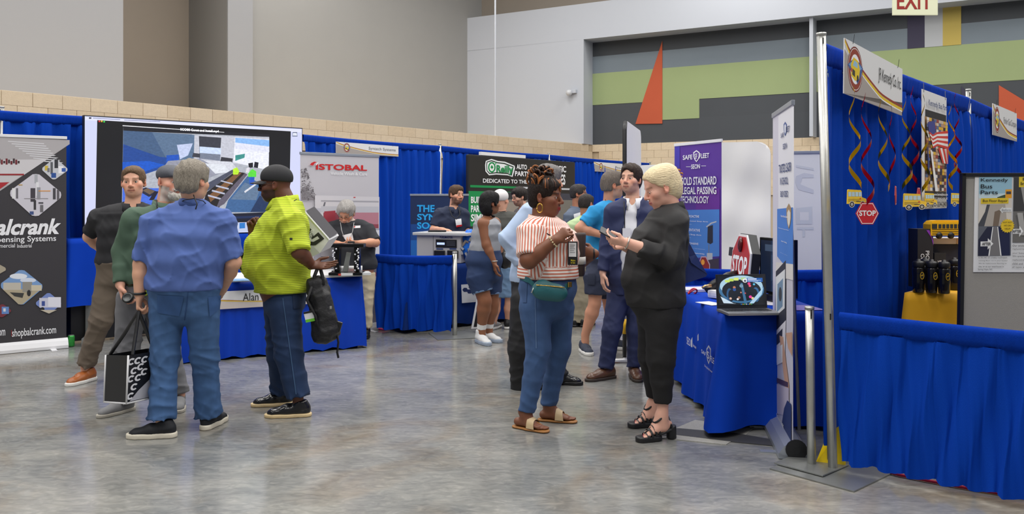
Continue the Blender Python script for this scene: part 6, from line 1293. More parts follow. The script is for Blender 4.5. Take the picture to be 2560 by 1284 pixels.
    def collar(s, m, r=None, hgt=.045, name='collar', drop=.025, gap=.32, ext=.022):
        """fold-over collar: an open band round the neck with two points in front"""
        r = s.nr+.012; c = s.nb+np.array([0, 0, -.010]); v = []; n = 28; f = []
        for i in range(n+1):
            t = -1+2*i/n; a = t*(math.pi-gap); d = -s.f*math.cos(a)+s.l*math.sin(a); fr_ = .5-.5*math.cos(a)
            top = c+d*r+np.array([0, 0, hgt*(1-.62*fr_)])+s.f*.012*fr_; out = c+d*(r+ext+.020*fr_**2)+np.array([0, 0, -drop*.4-(drop+.03)*fr_**3])+s.f*.022*fr_
            ins = c+d*(r*.97)+np.array([0, 0, -.02-.02*fr_])
            v += [ins+s.base, top+s.base, top+d*.007+s.base, out+s.base, out-d*.012-np.array([0, 0, .004])+s.base]
        for i in range(n):
            for j in range(4): f.append((i*5+j, (i+1)*5+j, (i+1)*5+j+1, i*5+j+1))
        return mk(name, v, f, m, s.root, True)
    def trousers(s, m, name='trousers', g=.012, r=(.105, .078, .070, .062), cut=.06, top=None, seed=3, wr=.010, knee=None, rings=None, cuts=None, wl=.075):
        pr = []; rs = rings or s.rings[:3]
        for a, b in zip(rs[:-1], rs[1:]): pr.append(slab_((a[0], a[1]+g, a[2]+g), (b[0], b[1]+g, b[2]+g), s.l, s.f))
        for H, K, A in ((s.HL, s.KL, s.AL), (s.HR, s.KR, s.AR)):
            if knee is not None: e = H+(K-H)*knee; pr += [ball(H, r[0], None, .035), seg(H, e, r[0], r[1], .035, cap=.06)]; continue
            m_ = K+(A-K)*.5; e = A.copy(); pr += [seg(H, K, r[0], r[1], .035), seg(K, m_, r[1], r[2], .03), seg(m_, e, r[2], r[3], .02, cap=.08)]
        cs = [] if top is None else [((0, 0, top), (0, 0, 1))]
        wf = wrinkle(seed, wr, [((.25, .2, 1), wl, .7), ((-.6, .3, .8), wl*1.3, .8), ((.7, -.2, .7), wl*1.5, .8), ((1, .5, .1), wl*1.6, .5)], low=lambda z: .75*np.exp(-((z-.10)/.10)**2)+.45*np.exp(-((z-.48)/.10)**2)) if wr else None
        v, q = bake(pr, s.h, cuts=cs+(cuts or []), extra=wf, it=2)
        return qmesh(name, v, q, m, s.root, s.base)
    def belt(s, m, z, ring, g=.02, hgt=.036, name='belt'):
        c, w, d = ring; v = []; n = 40
        for i in range(n):
            a = 2*math.pi*i/n; dd = s.l*math.cos(a)*(w+g)+s.f*math.sin(a)*(d+g)
            for zz, o in ((z-hgt/2, 1), (z+hgt/2, 1), (z+hgt/2, .96), (z-hgt/2, .96)): v.append(np.array([c[0], c[1], 0])+dd*o+np.array([0, 0, zz])+s.base)
        f = [(i*4+j, ((i+1) % n)*4+j, ((i+1) % n)*4+(j+1) % 4, i*4+(j+1) % 4) for i in range(n) for j in range(4)]
        return mk(name, v, f, m, s.root, True)
    def hair(s, m, thick=.012, front=.062, nape=-.075, h=None, seed=0, amp=.004, name='hair', extra=(), open_=(.066, .062), quiff=.012, chop=(0, -.03, -.085, .12, .060, .072)):
        C, R, sc, w = s.hd; B = lambda c, r, k=.01, op=1: ball(s.HT(*c), np.array([r[0]*w, r[1], r[2]])*sc, R, k*sc, op)
        t = thick; pr = [B((0, .016, .036), (.074+t, .094+t, .086+t)), B((0, .045, -.02), (.062+t*.6, .055+t, .065), .03), B((0, -.036, .078), (.058+t*.5, .044+quiff, .030+quiff), .03)]
        pr += list(extra)
        pr += [B((0, -.112, front-.075), (*open_, .075), .010, -1), B(chop[:3], chop[3:], .02, -1)]   # face and ear openings
        for sx in (-1, 1): pr.append(B((sx*.09, .008, -.030), (.030, .030, .042), .008, -1))
        r = np.random.default_rng(seed); ks = r.normal(0, 1, (4, 3))*105; ph = r.uniform(0, 6, 4)
        ex = (lambda x, y, z: amp*sum(np.sin(x*k[0]+y*k[1]+z*k[2]*.5+p) for k, p in zip(ks, ph))/2.5) if amp else None
        v, q = bake(pr, h or max(.0045, s.hf), cuts=[(s.HT(0, 0, nape), -R[:, 2])], extra=ex, it=1)
        return qmesh(name, v, q, m, s.root, s.base)
    def glasses(s, m, lens=None, tint=.0):
        C, R, sc, w = s.hd
        for sx in (-1, 1):
            mb = MB(); mb.tube([Vector(s.HT(sx*.033+.022*math.cos(a), -.1005+.012*abs(math.cos(a)) if sx*math.cos(a) > 0 else -.1005, .0+.016*math.sin(a))+s.base) for a in [i*math.pi/8 for i in range(17)]], .0016, 5); rim = mb.build('glasses_rim', m, s.root, True)
            mb = MB(); mb.tube([Vector(s.HT(sx*.055, -.090, .006)+s.base), Vector(s.HT(sx*.077, -.05, .008)+s.base), Vector(s.HT(sx*.082, .012, .010)+s.base)], .0018, 5); mb.build('glasses_temple', m, s.root, True)
            if lens:
                v = [Vector(s.HT(sx*.033+.021*math.cos(a), -.1000, .015*math.sin(a))+s.base) for a in [i*math.pi/8 for i in range(16)]]; mk('glasses_lens', v+[x+Vector((0, .001, 0)) for x in v], [tuple(range(16)), tuple(range(31, 15, -1))], lens, s.root)
        mb = MB(); mb.tube([Vector(s.HT(-.011, -.1035, .004)+s.base), Vector(s.HT(0, -.1075, .007)+s.base), Vector(s.HT(.011, -.1035, .004)+s.base)], .0016, 5); mb.build('glasses_bridge', m, s.root, True)
    def cord(s, pts, m, r=.003, name='lanyard'):
        mb = MB(); mb.tube([Vector(p+s.base) for p in pts], r, 6); return mb.build(name, m, s.root, True)
from mathutils.bvhtree import BVHTree
def decal(obj, q, m, parent, name='patch', nu=6, nv=6, lift=.003):
    """a thin patch laid on the surface of a mesh: q = four pixel corners of the photograph"""
    me = obj.data; bv = BVHTree.FromPolygons([v.co for v in me.vertices], [tuple(p.vertices) for p in me.polygons]); c = Vector((0, 0, CH)); v = []; ok = True; last = None
    for j in range(nv+1):
        for i in range(nu+1):
            a, b = i/nu, j/nv; x = (q[0][0]*(1-a)+q[1][0]*a)*(1-b)+(q[3][0]*(1-a)+q[2][0]*a)*b; y = (q[0][1]*(1-a)+q[1][1]*a)*(1-b)+(q[3][1]*(1-a)+q[2][1]*a)*b
            dv = Vector(((x-CX)/F, 1, -(y-YH)/F)).normalized(); h = bv.ray_cast(c, dv)
            if h[0] is None:
                if last is None: return None
                h = (c+dv*last, -dv, 0, last)
            last = h[3]; v.append(h[0]-dv*lift)
    f = [(j*(nu+1)+i, j*(nu+1)+i+1, (j+1)*(nu+1)+i+1, (j+1)*(nu+1)+i) for j in range(nv) for i in range(nu)]
    return mk(name, v, f, m, parent, True)
HN, HF_ = .008, .010
def ring(p, px, py, off, w, d): return (p.W(px, py, off), w, d)
M_BELT = mat('brown_leather', (74, 50, 36), .5); M_BELTK = mat('black_leather', (24, 22, 22), .45); M_CORD = mat('black_cord', (20, 20, 22), .6); M_BADGE = mat('badge_white', (232, 232, 234), .4)
# ---------------------------------------------------------------- man in the blue polo, seen from behind
p = Person('man in a blue polo and jeans seen from behind, holding a black and white tote', 455, 5.55, HN, .006); W_ = p.W
p.head(482, 453, 158, 4, 0, 1.06, wide=1.08).torso([ring(p, 460, 775, 0, .20, .13), ring(p, 461, 712, 0, .225, .165), ring(p, 468, 650, 0, .228, .175), ring(p, 472, 590, 0, .225, .15), ring(p, 475, 545, .01, .185, .105), ring(p, 480, 517, .02, .10, .07)], 178)
p.neck(W_(481, 506, .03), .064)
p.arms((W_(388, 553), W_(353, 660, -.02), W_(349, 735, -.05)), (W_(556, 550), W_(584, 655, .0), W_(556, 722, .22)), (.062, .050, .048, .034))
p.hand(W_(349, 735, -.05), (-.05, 0, -1), (1, .2, 0), -1, .85, 1.08, .9); p.hand(W_(556, 722, .22), (-.5, .6, -.4), (-.6, -.2, -.5), 1, .5, 1.05)
p.legs((W_(418, 765), W_(412, 890, -.03), W_(405, 1048, -.10)), (W_(505, 765), W_(512, 890, .05), W_(521, 1036, .12)))
p.make_body((214, 164, 136), eyes=False)
sh = p.shirt(fabric('blue_polo', (80, 104, 168), .85), hem=p.W(0, 722)[2], sleeve=.93, rs=(.086, .068), wr=.012, seed=2, g=.018)
p.collar(fabric('blue_polo_collar', (72, 95, 156), .85), .074, .04)
tr_o = p.trousers(denim('mid', (62, 96, 142), .35), r=(.114, .090, .082, .090), top=p.W(0, 704)[2], seed=4, g=.010, wr=.011)
p.belt(M_BELT, p.W(0, 707)[2], p.rings[1], .016)
p.hair(hair_mat((142, 134, 122)), thick=.016, nape=-.085, amp=.006)
p.cord([W_(484, 487, -.085), W_(487, 496, -.11), W_(493, 510, -.14), W_(489, 523, -.15)], M_CORD, .004, 'cord_end'); p.cord([W_(442, 512, .02), W_(460, 500, -.07), W_(484, 496, -.095), W_(508, 502, -.06), W_(520, 514, .02)], M_CORD, .003)
for q in ([(392, 737), (460, 741), (448, 790), (394, 782)], [(520, 742), (553, 738), (549, 772), (524, 792)]): decal(tr_o, q, denim('pocket', (52, 86, 136), .3), tr_o, 'pocket', lift=.006)
decal(tr_o, [(471, 716), (473, 716), (463, 800), (460, 800)], denim('seam', (40, 70, 118), .2), tr_o, 'seam', 1, 10, .003)
bw = W_(348, 733, -.05); mb = MB(); mb.tube([Vector(bw+p.base)+Vector((.037*math.cos(a), .037*math.sin(a), .0)) for a in [i*math.pi/8 for i in range(17)]], .009, 6); wt = mb.build('watch', M_BLACK, p.root, True)
SK = mat('shoe_black_knit', (26, 28, 34), .7, var=.2, vscale=60); SW = mat('sole_cream', (222, 214, 196), .6)
shoe(p.root, p.base, W_(404, 1088, -.11), math.radians(-84), SK, SW, .006, .305, lace=M_BLACK, solet=.034); shoe(p.root, p.base, W_(525, 1062, .13), math.radians(172), SK, SW, .006, .30, solet=.034)
# ---------------------------------------------------------------- man in the lime polo, profile to the left
p = Person('man in a striped lime polo and black cap standing in profile', 715, 6.08, HN, .006); W_ = p.W
p.head(688, 462, -86, 2, 0, 1.05, wide=1.05).torso([ring(p, 708, 765, 0, .165, .145), ring(p, 708, 722, 0, .18, .172), ring(p, 690, 665, 0, .19, .225), ring(p, 693, 610, 0, .195, .205), ring(p, 708, 560, 0, .19, .155), ring(p, 718, 520, 0, .15, .095), ring(p, 718, 504, 0, .09, .07)], -88)
p.neck(W_(714, 500), .070)
p.arms((W_(727, 548, -.20), W_(748, 628, -.26), W_(778, 662, -.12)), (W_(712, 545, .20), W_(660, 615, .24), W_(632, 585, .10)), (.066, .056, .050, .034))
p.hand(W_(778, 662, -.12), (1, -.1, -.05), (.1, -.5, .8), -1, .12, 1.08, .2); p.hand(W_(632, 585, .10), (-.1, -.15, 1), (1, -.5, 0), 1, 1.0, 1.1, .9)
p.legs((W_(712, 768, -.09), W_(722, 885, -.10), W_(745, 990, -.12)), (W_(700, 768, .09), W_(702, 885, .12), W_(706, 975, .22)))
p.make_body((104, 64, 46), lips=(110, 60, 54), brow=((30, 20, 18), .8), beard=((40, 28, 24), .85, (200, 190, 178)))
def lime_attr(v): return {'st': v[:, 2]+.22*v[:, 0]*0}
lime = stripe_mat('lime', (104, 116, 26), (196, 214, 44), 82, .24, .14)
lb_ = fabric('lime_plain', (190, 208, 46), .8)
sh = p.shirt(lime, hem=p.W(0, 728)[2], sleeve=1.0, rs=(.092, .080), wr=.012, seed=6, g=.018, attrs=lime_attr, yoke=.068)
p.collar(lb_, .080, .05); decal(sh, [(724, 594), (731, 594), (731, 599), (724, 599)], M_INKK, sh, 'logo', 2, 2)
tr_o = p.trousers(denim('dark', (26, 50, 86), .35), r=(.116, .098, .088, .086), top=p.W(0, 716)[2], seed=8, g=.010, wr=.012, rings=[ring(p, 710, 765, 0, .155, .135), ring(p, 713, 718, 0, .165, .15)])
decal(tr_o, [(731, 735), (756, 735), (752, 770), (734, 772)], denim('dark_pocket', (22, 42, 74), .3), tr_o, 'pocket', lift=.006)
decal(tr_o, [(706, 745), (708, 745), (742, 985), (739, 985)], denim('dark_seam', (60, 88, 124), .2), tr_o, 'seam', 1, 16, .004)
# cap
C, R, sc, w = p.hd; B = lambda c, r, k=.01, op=1: ball(p.HT(*c), np.array(r)*sc, R, k, op)
v, q = bake([B((0, .016, .045), (.090, .108, .086)), B((0, .008, .062), (.088, .104, .078), .02)], .006, cuts=[(p.HT(0, .0, .026), -(R[:, 2]+R[:, 1]*.10)/1.0)], it=1); cap = qmesh('cap', v, q, mat('cap_black', (34, 34, 38), .75, bump=.2, bscale=400), p.root, p.base)
vv = []; ff = []
for i in range(13):
    a = -1.25+2.5*i/12
    for j, rr in enumerate((.0, .5, 1.0)): vv.append(Vector(p.HT(math.sin(a)*(.080-.004*rr), -math.cos(a)*.088-.01-.070*rr*math.cos(a)**.7, .034-.014*rr-.012*math.sin(a)**2)+p.base))
ff = [(i*3+j, i*3+j+1, (i+1)*3+j+1, (i+1)*3+j) for i in range(12) for j in range(2)]; n_ = len(vv); vv += [x+Vector((0, 0, -.006)) for x in vv]; ff += [tuple(k+n_ for k in reversed(t)) for t in ff]+[(i*3+2, (i+1)*3+2, (i+1)*3+2+n_, i*3+2+n_) for i in range(12)]
mk('visor', vv, ff, mat('cap_black', (34, 34, 38), .75), cap, True)
p.glasses(mat('frame_black', (16, 16, 18), .3), mat('lens_dark', (18, 18, 22), .1))
for i, o_ in enumerate((-.205, -.185)): pass
p.cord([W_(742, 498, -.08), W_(716, 512, -.12), W_(690, 522, -.11), W_(668, 540, -.06), W_(655, 556, -.02)], M_CORD, .003)
mb = MB(); mb.box(Vector(W_(607, 652, -.06)+p.base), (.014, .09, .12), None, .004); mb.build('badge_holder', M_BLACK, p.root)
mb = MB(); c_ = Vector(W_(774, 659, -.12)+p.base); mb.tube([c_+Vector((0, .036*math.cos(a), .036*math.sin(a))) for a in [i*math.pi/8 for i in range(17)]], .007, 6); mb.build('watch', M_BLACK, p.root, True)
SL_ = mat('shoe_black_leather', (20, 20, 22), .25, coat=.3); SC_ = mat('sole_tan', (226, 200, 152), .6)
shoe(p.root, p.base, W_(743, 1030, -.12), math.radians(-83), SL_, SC_, .006, .315, lace=M_BLACK, solet=.026); shoe(p.root, p.base, W_(702, 1005, .20), math.radians(-78), SL_, SC_, .006, .30, solet=.026)
# ---------------------------------------------------------------- man in the black polo, facing
p = Person('man in a black polo and brown trousers with hands behind his back', 262, 7.13, .008, .0062); W_ = p.W
p.head(334, 455, 12, 0, -2, 1.09, wide=1.08).torso([ring(p, 300, 700, 0, .165, .115), ring(p, 300, 650, 0, .175, .13), ring(p, 306, 610, 0, .18, .135), ring(p, 312, 570, 0, .195, .14), ring(p, 318, 532, 0, .185, .11), ring(p, 330, 512, 0, .11, .075)], 28)
p.neck(W_(331, 510, .0), .066)
p.arms((W_(382, 536, .14), W_(395, 600, .25), W_(320, 630, .28)), (W_(250, 540, -.05), W_(222, 592, .05), W_(262, 632, .20)), (.058, .047, .044, .032))
p.hand(W_(262, 632, .20), (1, .1, -.1), (0, 1, 0), 1, .5); p.hand(W_(320, 630, .28), (-1, 0, -.1), (0, 1, 0), -1, .5)
p.legs((W_(328, 705, .05), W_(325, 810, .06), W_(318, 915, .10)), (W_(272, 705, -.02), W_(252, 800, -.08), W_(214, 912, -.05)))
p.make_body((224, 172, 146), brow=((120, 88, 66), .7), iris=(90, 100, 90), look=(-.05, 0))
sh = p.shirt(fabric('black_polo', (34, 34, 38), .8), hem=p.W(0, 660)[2], sleeve=.80, rs=(.080, .070), wr=.009, seed=12)
p.collar(fabric('black_polo_collar', (30, 30, 34), .8), .074, .035)
p.trousers(fabric('taupe', (104, 92, 80), .85), r=(.108, .088, .076, .074), top=p.W(0, 652)[2], seed=13, wr=.011); p.belt(M_BELTK, p.W(0, 656)[2], p.rings[1], .014)
p.hair(hair_mat((108, 86, 66)), thick=.009, front=.082, nape=-.04, amp=.003, quiff=.012)
p.cord([W_(306, 518, -.08), W_(313, 532, -.15), W_(324, 555, -.17), W_(334, 575, -.17)], mat('cord_olive', (84, 84, 70), .6), .003)
SB = mat('shoe_tan_leather', (164, 92, 42), .4); SWH = mat('sole_white', (226, 224, 220), .6)
shoe(p.root, p.base, W_(217, 930, -.05), math.radians(-18), SB, SWH, .007, .30, lace=M_BELT, solet=.03); shoe(p.root, p.base, W_(318, 930, .10), math.radians(35), SB, SWH, .008, .30, solet=.03)
# ---------------------------------------------------------------- man in the green shirt with flat cap
p = Person('bearded man in a green shirt and grey flat cap beside the blue polo man', 365, 6.12, .008, .006); W_ = p.W
p.head(428, 455, 52, 3, 4, 1.06, wide=1.05).torso([ring(p, 372, 740, 0, .17, .125), ring(p, 372, 690, 0, .18, .145), ring(p, 374, 640, 0, .185, .15), ring(p, 378, 590, 0, .195, .145), ring(p, 388, 545, 0, .185, .11), ring(p, 402, 520, 0, .11, .075)], 62)
p.neck(W_(412, 512), .064)
p.arms((W_(440, 545, .17), W_(450, 640, .22), W_(440, 720, .15)), (W_(334, 550, -.14), W_(304, 628, -.12), W_(300, 712, -.20)), (.058, .047, .044, .032))
p.hand(W_(302, 712, -.20), (.22, -.1, -1), (.9, .3, .2), 1, .6, 1.1, .6); p.hand(W_(440, 720, .15), (0, 0, -1), (1, 0, 0), -1, .4)
p.legs((W_(395, 748, .08), W_(418, 870, .10), W_(450, 985, .10)), (W_(330, 748, -.08), W_(318, 870, -.06), W_(308, 1000, -.04)))
p.make_body((222, 166, 142), brow=((150, 140, 130), .6), beard=((214, 204, 196), .92), look=(.2, 0))
gm = fabric('green_shirt', (74, 98, 80), .75)
sh = p.shirt(gm, hem=p.W(0, 712)[2], sleeve=.94, long=True, cuff=.048, rs=(.080, .064), wr=.012, seed=15)
p.collar(gm, .072, .05)
p.trousers(fabric('grey_twill', (112, 112, 116), .8), r=(.108, .088, .074, .070), top=p.W(0, 705)[2], seed=16, wr=.010); p.belt(M_BELT, p.W(0, 700)[2], p.rings[1], .016)
C, R, sc, w = p.hd; B = lambda c, r, k=.01, op=1: ball(p.HT(*c), np.array(r)*sc, R, k, op)
v, q = bake([B((0, .022, .050), (.088, .106, .070)), B((0, -.030, .058), (.080, .090, .045), .03), B((0, -.085, .045), (.062, .040, .014), .02)], .006, cuts=[(p.HT(0, 0, .022), -(R[:, 2]+R[:, 1]*.12))], it=1); qmesh('flat_cap', v, q, mat('cap_grey', (86, 88, 96), .8, var=.2, vscale=40, bump=.3, bscale=300), p.root, p.base)
pr = [B((0, -.062, -.088), (.046, .042, .040), .02), B((.0, -.03, -.07), (.058, .048, .030), .02), B((0, -.094, -.050), (.030, .014, .010), .01), B((0, -.094, -.066), (.017, .016, .008), .006, -1)]
v, q = bake(pr, .0055, extra=lambda x, y, z: .003*np.sin(x*190+z*60)*np.sin(z*130+y*150), it=1); qmesh('beard', v, q, hair_mat((216, 208, 198)), p.root, p.base)
p.cord([W_(392, 500, -.06), W_(392, 515, -.11), W_(398, 530, -.13)], M_CORD, .005)
SG = mat('shoe_grey_canvas', (128, 128, 130), .8, bump=.3, bscale=300); SGS = mat('sole_dark_cream', (178, 172, 160), .7)
shoe(p.root, p.base, W_(308, 1024, -.04), math.radians(-28), SG, SGS, .007, .29, solet=.024); shoe(p.root, p.base, W_(447, 1012, .10), math.radians(20), SG, SGS, .007, .29, solet=.024)
# ---------------------------------------------------------------- grey-haired man with phone behind the table
p = Person('grey-haired man in a dark polo looking down at his phone by the grey banner', 900, 9.35, .0095, .007); W_ = p.W
p.head(866, 533, -8, 30, 0, 1.04, off=-.06).torso([ring(p, 900, 690, 0, .155, .12), ring(p, 898, 660, 0, .185, .165), ring(p, 890, 620, 0, .19, .17), ring(p, 876, 585, 0, .20, .15), ring(p, 872, 562, 0, .17, .10), ring(p, 870, 553, 0, .10, .07)], -6)
p.neck(W_(869, 556, .0), .062)
p.arms((W_(918, 572, 0), W_(938, 606, -.10), W_(900, 607, -.34)), (W_(826, 572, 0), W_(808, 606, -.10), W_(846, 609, -.34)), (.060, .050, .046, .032))
p.hand(W_(900, 607, -.34), (-1, -.2, .05), (0, .6, .7), 1, .45, 1, .5); p.hand(W_(846, 609, -.34), (1, -.2, .05), (0, .3, .9), -1, .5, 1, .6)
p.legs((W_(916, 700), W_(914, 755), W_(915, 818)), (W_(880, 700), W_(880, 755), W_(880, 818)))
p.make_body((206, 148, 118), brow=((120, 110, 104), .7), beard=((196, 188, 182), .8), look=(0, -.3))
sh = p.shirt(fabric('charcoal_polo', (36, 38, 44), .8), hem=p.W(0, 672)[2], sleeve=.95, rs=(.078, .070), wr=.008, seed=18); p.collar(fabric('charcoal_polo', (36, 38, 44), .8), .068, .035)
p.trousers(fabric('khaki', (206, 192, 160), .85), r=(.100, .082, .074, .070), top=p.W(0, 680)[2], seed=19, wr=.008)
p.hair(hair_mat((164, 160, 156)), thick=.020, front=.068, nape=-.06, amp=.007); p.glasses(mat('frame_thin', (60, 56, 54), .3))
p.cord([W_(851, 556, -.13), W_(854, 575, -.2), W_(861, 596, -.22)], mat('cord_light', (190, 190, 190), .5), .003); p.cord([W_(885, 556, -.13), W_(882, 575, -.2), W_(876, 596, -.22)], mat('cord_light', (190, 190, 190), .5), .003)
decal(sh, [(856, 588), (880, 582), (884, 599), (866, 603)], M_BADGE, p.root, 'badge', 3, 3, .03); decal(sh, [(885, 564), (901, 563), (901, 569), (885, 570)], M_INKW, sh, 'chest_print', 4, 2, .004); decal(sh, [(885, 565), (888, 565), (888, 568), (885, 568)], M_INKR, sh, 'chest_print', 2, 2, .008)
SBK = mat('shoe_black', (18, 18, 20), .5)
for x in (915, 880): shoe(p.root, p.base, W_(x, 838), math.radians(5), SBK, SBK, .008, .29)
ph = empty('smartphone', Vector(W_(878, 608, -.42)+p.base), 'black smartphone in the hands of the grey-haired man', 'phone'); mb = MB(); mb.box(Vector(W_(878, 608, -.42)+p.base), (.075, .012, .05), Matrix.Rotation(.5, 3, 'X'), .004); mb.build('phone_body', M_BLACK, ph)
# ---------------------------------------------------------------- bearded man in navy behind the fuel cabinet
p = Person('bearded man in a navy polo standing behind the silver fuel cabinet', 1128, 11.2, .0105, .0075); W_ = p.W
p.head(1141, 487, 42, 2, 4, 1.05).torso([ring(p, 1128, 660, 0, .16, .11), ring(p, 1128, 620, 0, .17, .125), ring(p, 1128, 590, 0, .175, .13), ring(p, 1128, 555, 0, .195, .13), ring(p, 1130, 530, 0, .175, .10), ring(p, 1133, 519, 0, .10, .07)], 22)
p.neck(W_(1134, 518), .060)
p.arms((W_(1160, 534, .08), W_(1166, 580, .05), W_(1166, 625, 0)), (W_(1098, 534, -.05), W_(1083, 574, -.12), W_(1108, 574, -.50)), (.055, .045, .042, .030))
p.hand(W_(1106, 573, -.45), (.7, -.5, -.05), (0, 0, -1), 1, .3); p.hand(W_(1166, 625, 0), (0, 0, -1), (-1, 0, 0), 1, .3)
p.legs((W_(1142, 665), W_(1142, 735), W_(1142, 785)), (W_(1115, 665), W_(1115, 735), W_(1115, 785)))
p.make_body((212, 158, 130), brow=((56, 40, 32), .8), beard=((62, 44, 34), .85), look=(.1, 0))
sh = p.shirt(fabric('navy_polo', (30, 40, 66), .8), hem=p.W(0, 655)[2], sleeve=.80, rs=(.074, .066), wr=.008, seed=21); p.collar(fabric('navy_polo', (30, 40, 66), .8), .066, .035)
p.trousers(fabric('dark_trousers', (40, 40, 46)), seed=22, r=(.1, .08, .07, .065)); p.hair(hair_mat((84, 62, 46)), thick=.012, front=.068, nape=-.05)
p.cord([W_(1122, 517, -.12), W_(1130, 540, -.19), W_(1141, 548, -.19), W_(1150, 536, -.17), W_(1148, 518, -.1)], M_CORD, .006, 'sunglasses_strap'); decal(sh, [(1138, 548), (1153, 546), (1155, 565), (1141, 568)], M_BADGE, p.root, 'badge', 3, 3, .03); decal(sh, [(1141, 563), (1155, 561), (1155, 565), (1141, 568)], M_INKR, p.root, 'badge_ribbon', 2, 2, .034)
for x in (1115, 1142): shoe(p.root, p.base, W_(x, 790), math.radians(20), SBK, SBK, .01, .29)
# ---------------------------------------------------------------- woman with black bob
p = Person('woman with a black bob in a grey tank top and denim shorts', 1213, 8.98, .009, .0065); W_ = p.W
p.head(1226, 508, 118, 0, 0, .98, fem=True).torso([ring(p, 1210, 690, 0, .165, .14), ring(p, 1210, 650, 0, .185, .175), ring(p, 1212, 618, 0, .165, .14), ring(p, 1216, 585, 0, .165, .135), ring(p, 1218, 558, 0, .155, .115), ring(p, 1219, 545, 0, .09, .065)], 128)
p.neck(W_(1219, 542), .055)
p.arms((W_(1238, 556, .14), W_(1250, 600, .20), W_(1250, 640, .10)), (W_(1207, 558, -.12), W_(1216, 612, -.16), W_(1236, 656, -.18)), (.054, .046, .042, .028))
p.hand(W_(1236, 656, -.18), (.10, 0, -1), (1, .4, 0), 1, .3, .95, .3); p.hand(W_(1250, 640, .10), (.3, 0, -1), (1, 0, 0), -1, .4, .9)
p.legs((W_(1226, 690, .07), W_(1230, 760, .06), W_(1222, 815, .10)), (W_(1196, 690, -.07), W_(1212, 752, -.10), W_(1204, 818, -.03)), (.095, .072, .074, .045))
p.make_body((136, 88, 62), lips=(130, 60, 60), brow=((30, 22, 20), .8))
tank = fabric('grey_tank', (150, 152, 158), .8); sh = p.shirt(tank, 'tank_top', hem=p.W(0, 628)[2], sleeves=False, g=.008, wr=.005, seed=24, yoke=.02, lo=1, sub=[ball(p.SR+np.array([-.02, -.02, .02]), .085, None, .02, -1), ball(p.SL+np.array([.02, .02, .02]), .075, None, .02, -1), ball(p.nb+np.array([0, -.04, .02]), (.075, .09, .07), None, .02, -1)])
p.trousers(denim('indigo', (34, 54, 92), .25), 'denim_shorts', g=.016, r=(.128, .112, .1, .1), knee=.62, top=p.W(0, 624)[2], seed=25, wr=.006)
for H, K, o_ in ((p.HR, p.KR, 0), (p.HL, p.KL, 0)):
    e_ = H+(K-H)*.60; dn = unit(K-H); v, q = bake([seg(e_-dn*.028, e_+dn*.010, .113, .111, .01, cap=.05)], .009, it=1); qmesh('cuff', v, q, denim('cuff', (112, 140, 178), .2), p.root, p.base)
p.hair(hair_mat((22, 20, 22), rough=.35), thick=.020, front=.068, nape=-.155, amp=.003, extra=[ball(p.HT(0, .035, -.045), np.array([.098, .085, .100]), p.hd[1], .03), seg(p.HT(.06, -.02, -.03), p.HT(.065, -.01, -.13), .034, .028, .02), seg(p.HT(-.06, -.02, -.03), p.HT(-.065, -.01, -.13), .034, .028, .02)])
C_ = Vector(W_(1236, 652, -.18)+p.base); mb = MB(); mb.tube([C_+Vector((.031*math.cos(a), .031*math.sin(a), 0)) for a in [i*math.pi/8 for i in range(17)]], .005, 6); mb.build('bracelet', M_ALU, p.root, True)
for K, A in ((p.KR, p.AR), (p.KL, p.AL)):
    dn = unit(A-K); v, q = bake([seg(A-dn*.07, A+dn*.02, .052, .050, .01, cap=.05)], .009, it=1); qmesh('sock', v, q, mat('sock_white', (222, 222, 220), .9), p.root, p.base)
SWT = mat('sneaker_white', (214, 214, 214), .6, var=.12, vscale=14); SWS = mat('sneaker_sole', (150, 162, 180), .5)
shoe(p.root, p.base, W_(1202, 846, -.04), math.radians(28), SWT, SWS, .008, .30, high=.03, solet=.04, lace=M_WHITE); shoe(p.root, p.base, W_(1218, 832, .10), math.radians(50), SWT, SWS, .008, .29, high=.03, solet=.04)
hb = empty('handbag', Vector(W_(1258, 650, .05)+p.base), 'black leather handbag at the hip of the bob-haired woman', 'bag'); hc = W_(1262, 652, .02)+p.base
v, q = bake([ball((0, 0, 0), (.07, .05, .085), None, .02), ball((0, 0, .03), (.06, .045, .07), None, .02)], .008, it=1); qmesh('pouch', v, q, mat('bag_black', (26, 25, 27), .4), hb, hc); mb = MB(); mb.tube([Vector(hc)+Vector((-.04, 0, .07)), Vector(W_(1244, 600, .1)+p.base), Vector(W_(1238, 552, .14)+p.base)], .008, 6); mb.build('strap', mat('bag_black', (26, 25, 27), .4), hb)
# ---------------------------------------------------------------- man with white cap, from behind
p = Person('man with a backwards white cap and dark tee seen from behind', 1258, 9.9, .010, .0075); W_ = p.W
p.head(1253, 500, 150, 0, 0, 1.0).torso([ring(p, 1260, 668, 0, .165, .12), ring(p, 1260, 630, 0, .175, .14), ring(p, 1260, 600, 0, .18, .15), ring(p, 1258, 565, 0, .195, .14), ring(p, 1256, 542, 0, .17, .10), ring(p, 1255, 532, 0, .10, .07)], 165)
p.neck(W_(1254, 530), .058); p.arms((W_(1222, 548), W_(1212, 595), W_(1220, 625, .15)), (W_(1292, 548), W_(1300, 595), W_(1292, 625, .15)))
p.hand(W_(1220, 625, .15), (.2, .8, 0), (1, 0, 0), -1); p.hand(W_(1292, 625, .15), (-.2, .8, 0), (-1, 0, 0), 1)
p.legs((W_(1242, 680), W_(1238, 755), W_(1232, 808, -.02)), (W_(1276, 680), W_(1276, 755), W_(1272, 806, .05)), (.088, .064, .070, .042))
p.make_body((222, 168, 142), eyes=False); p.shirt(fabric('olive_tee', (70, 70, 66), .85), hem=p.W(0, 672)[2], sleeve=.75, wr=.008, seed=27)
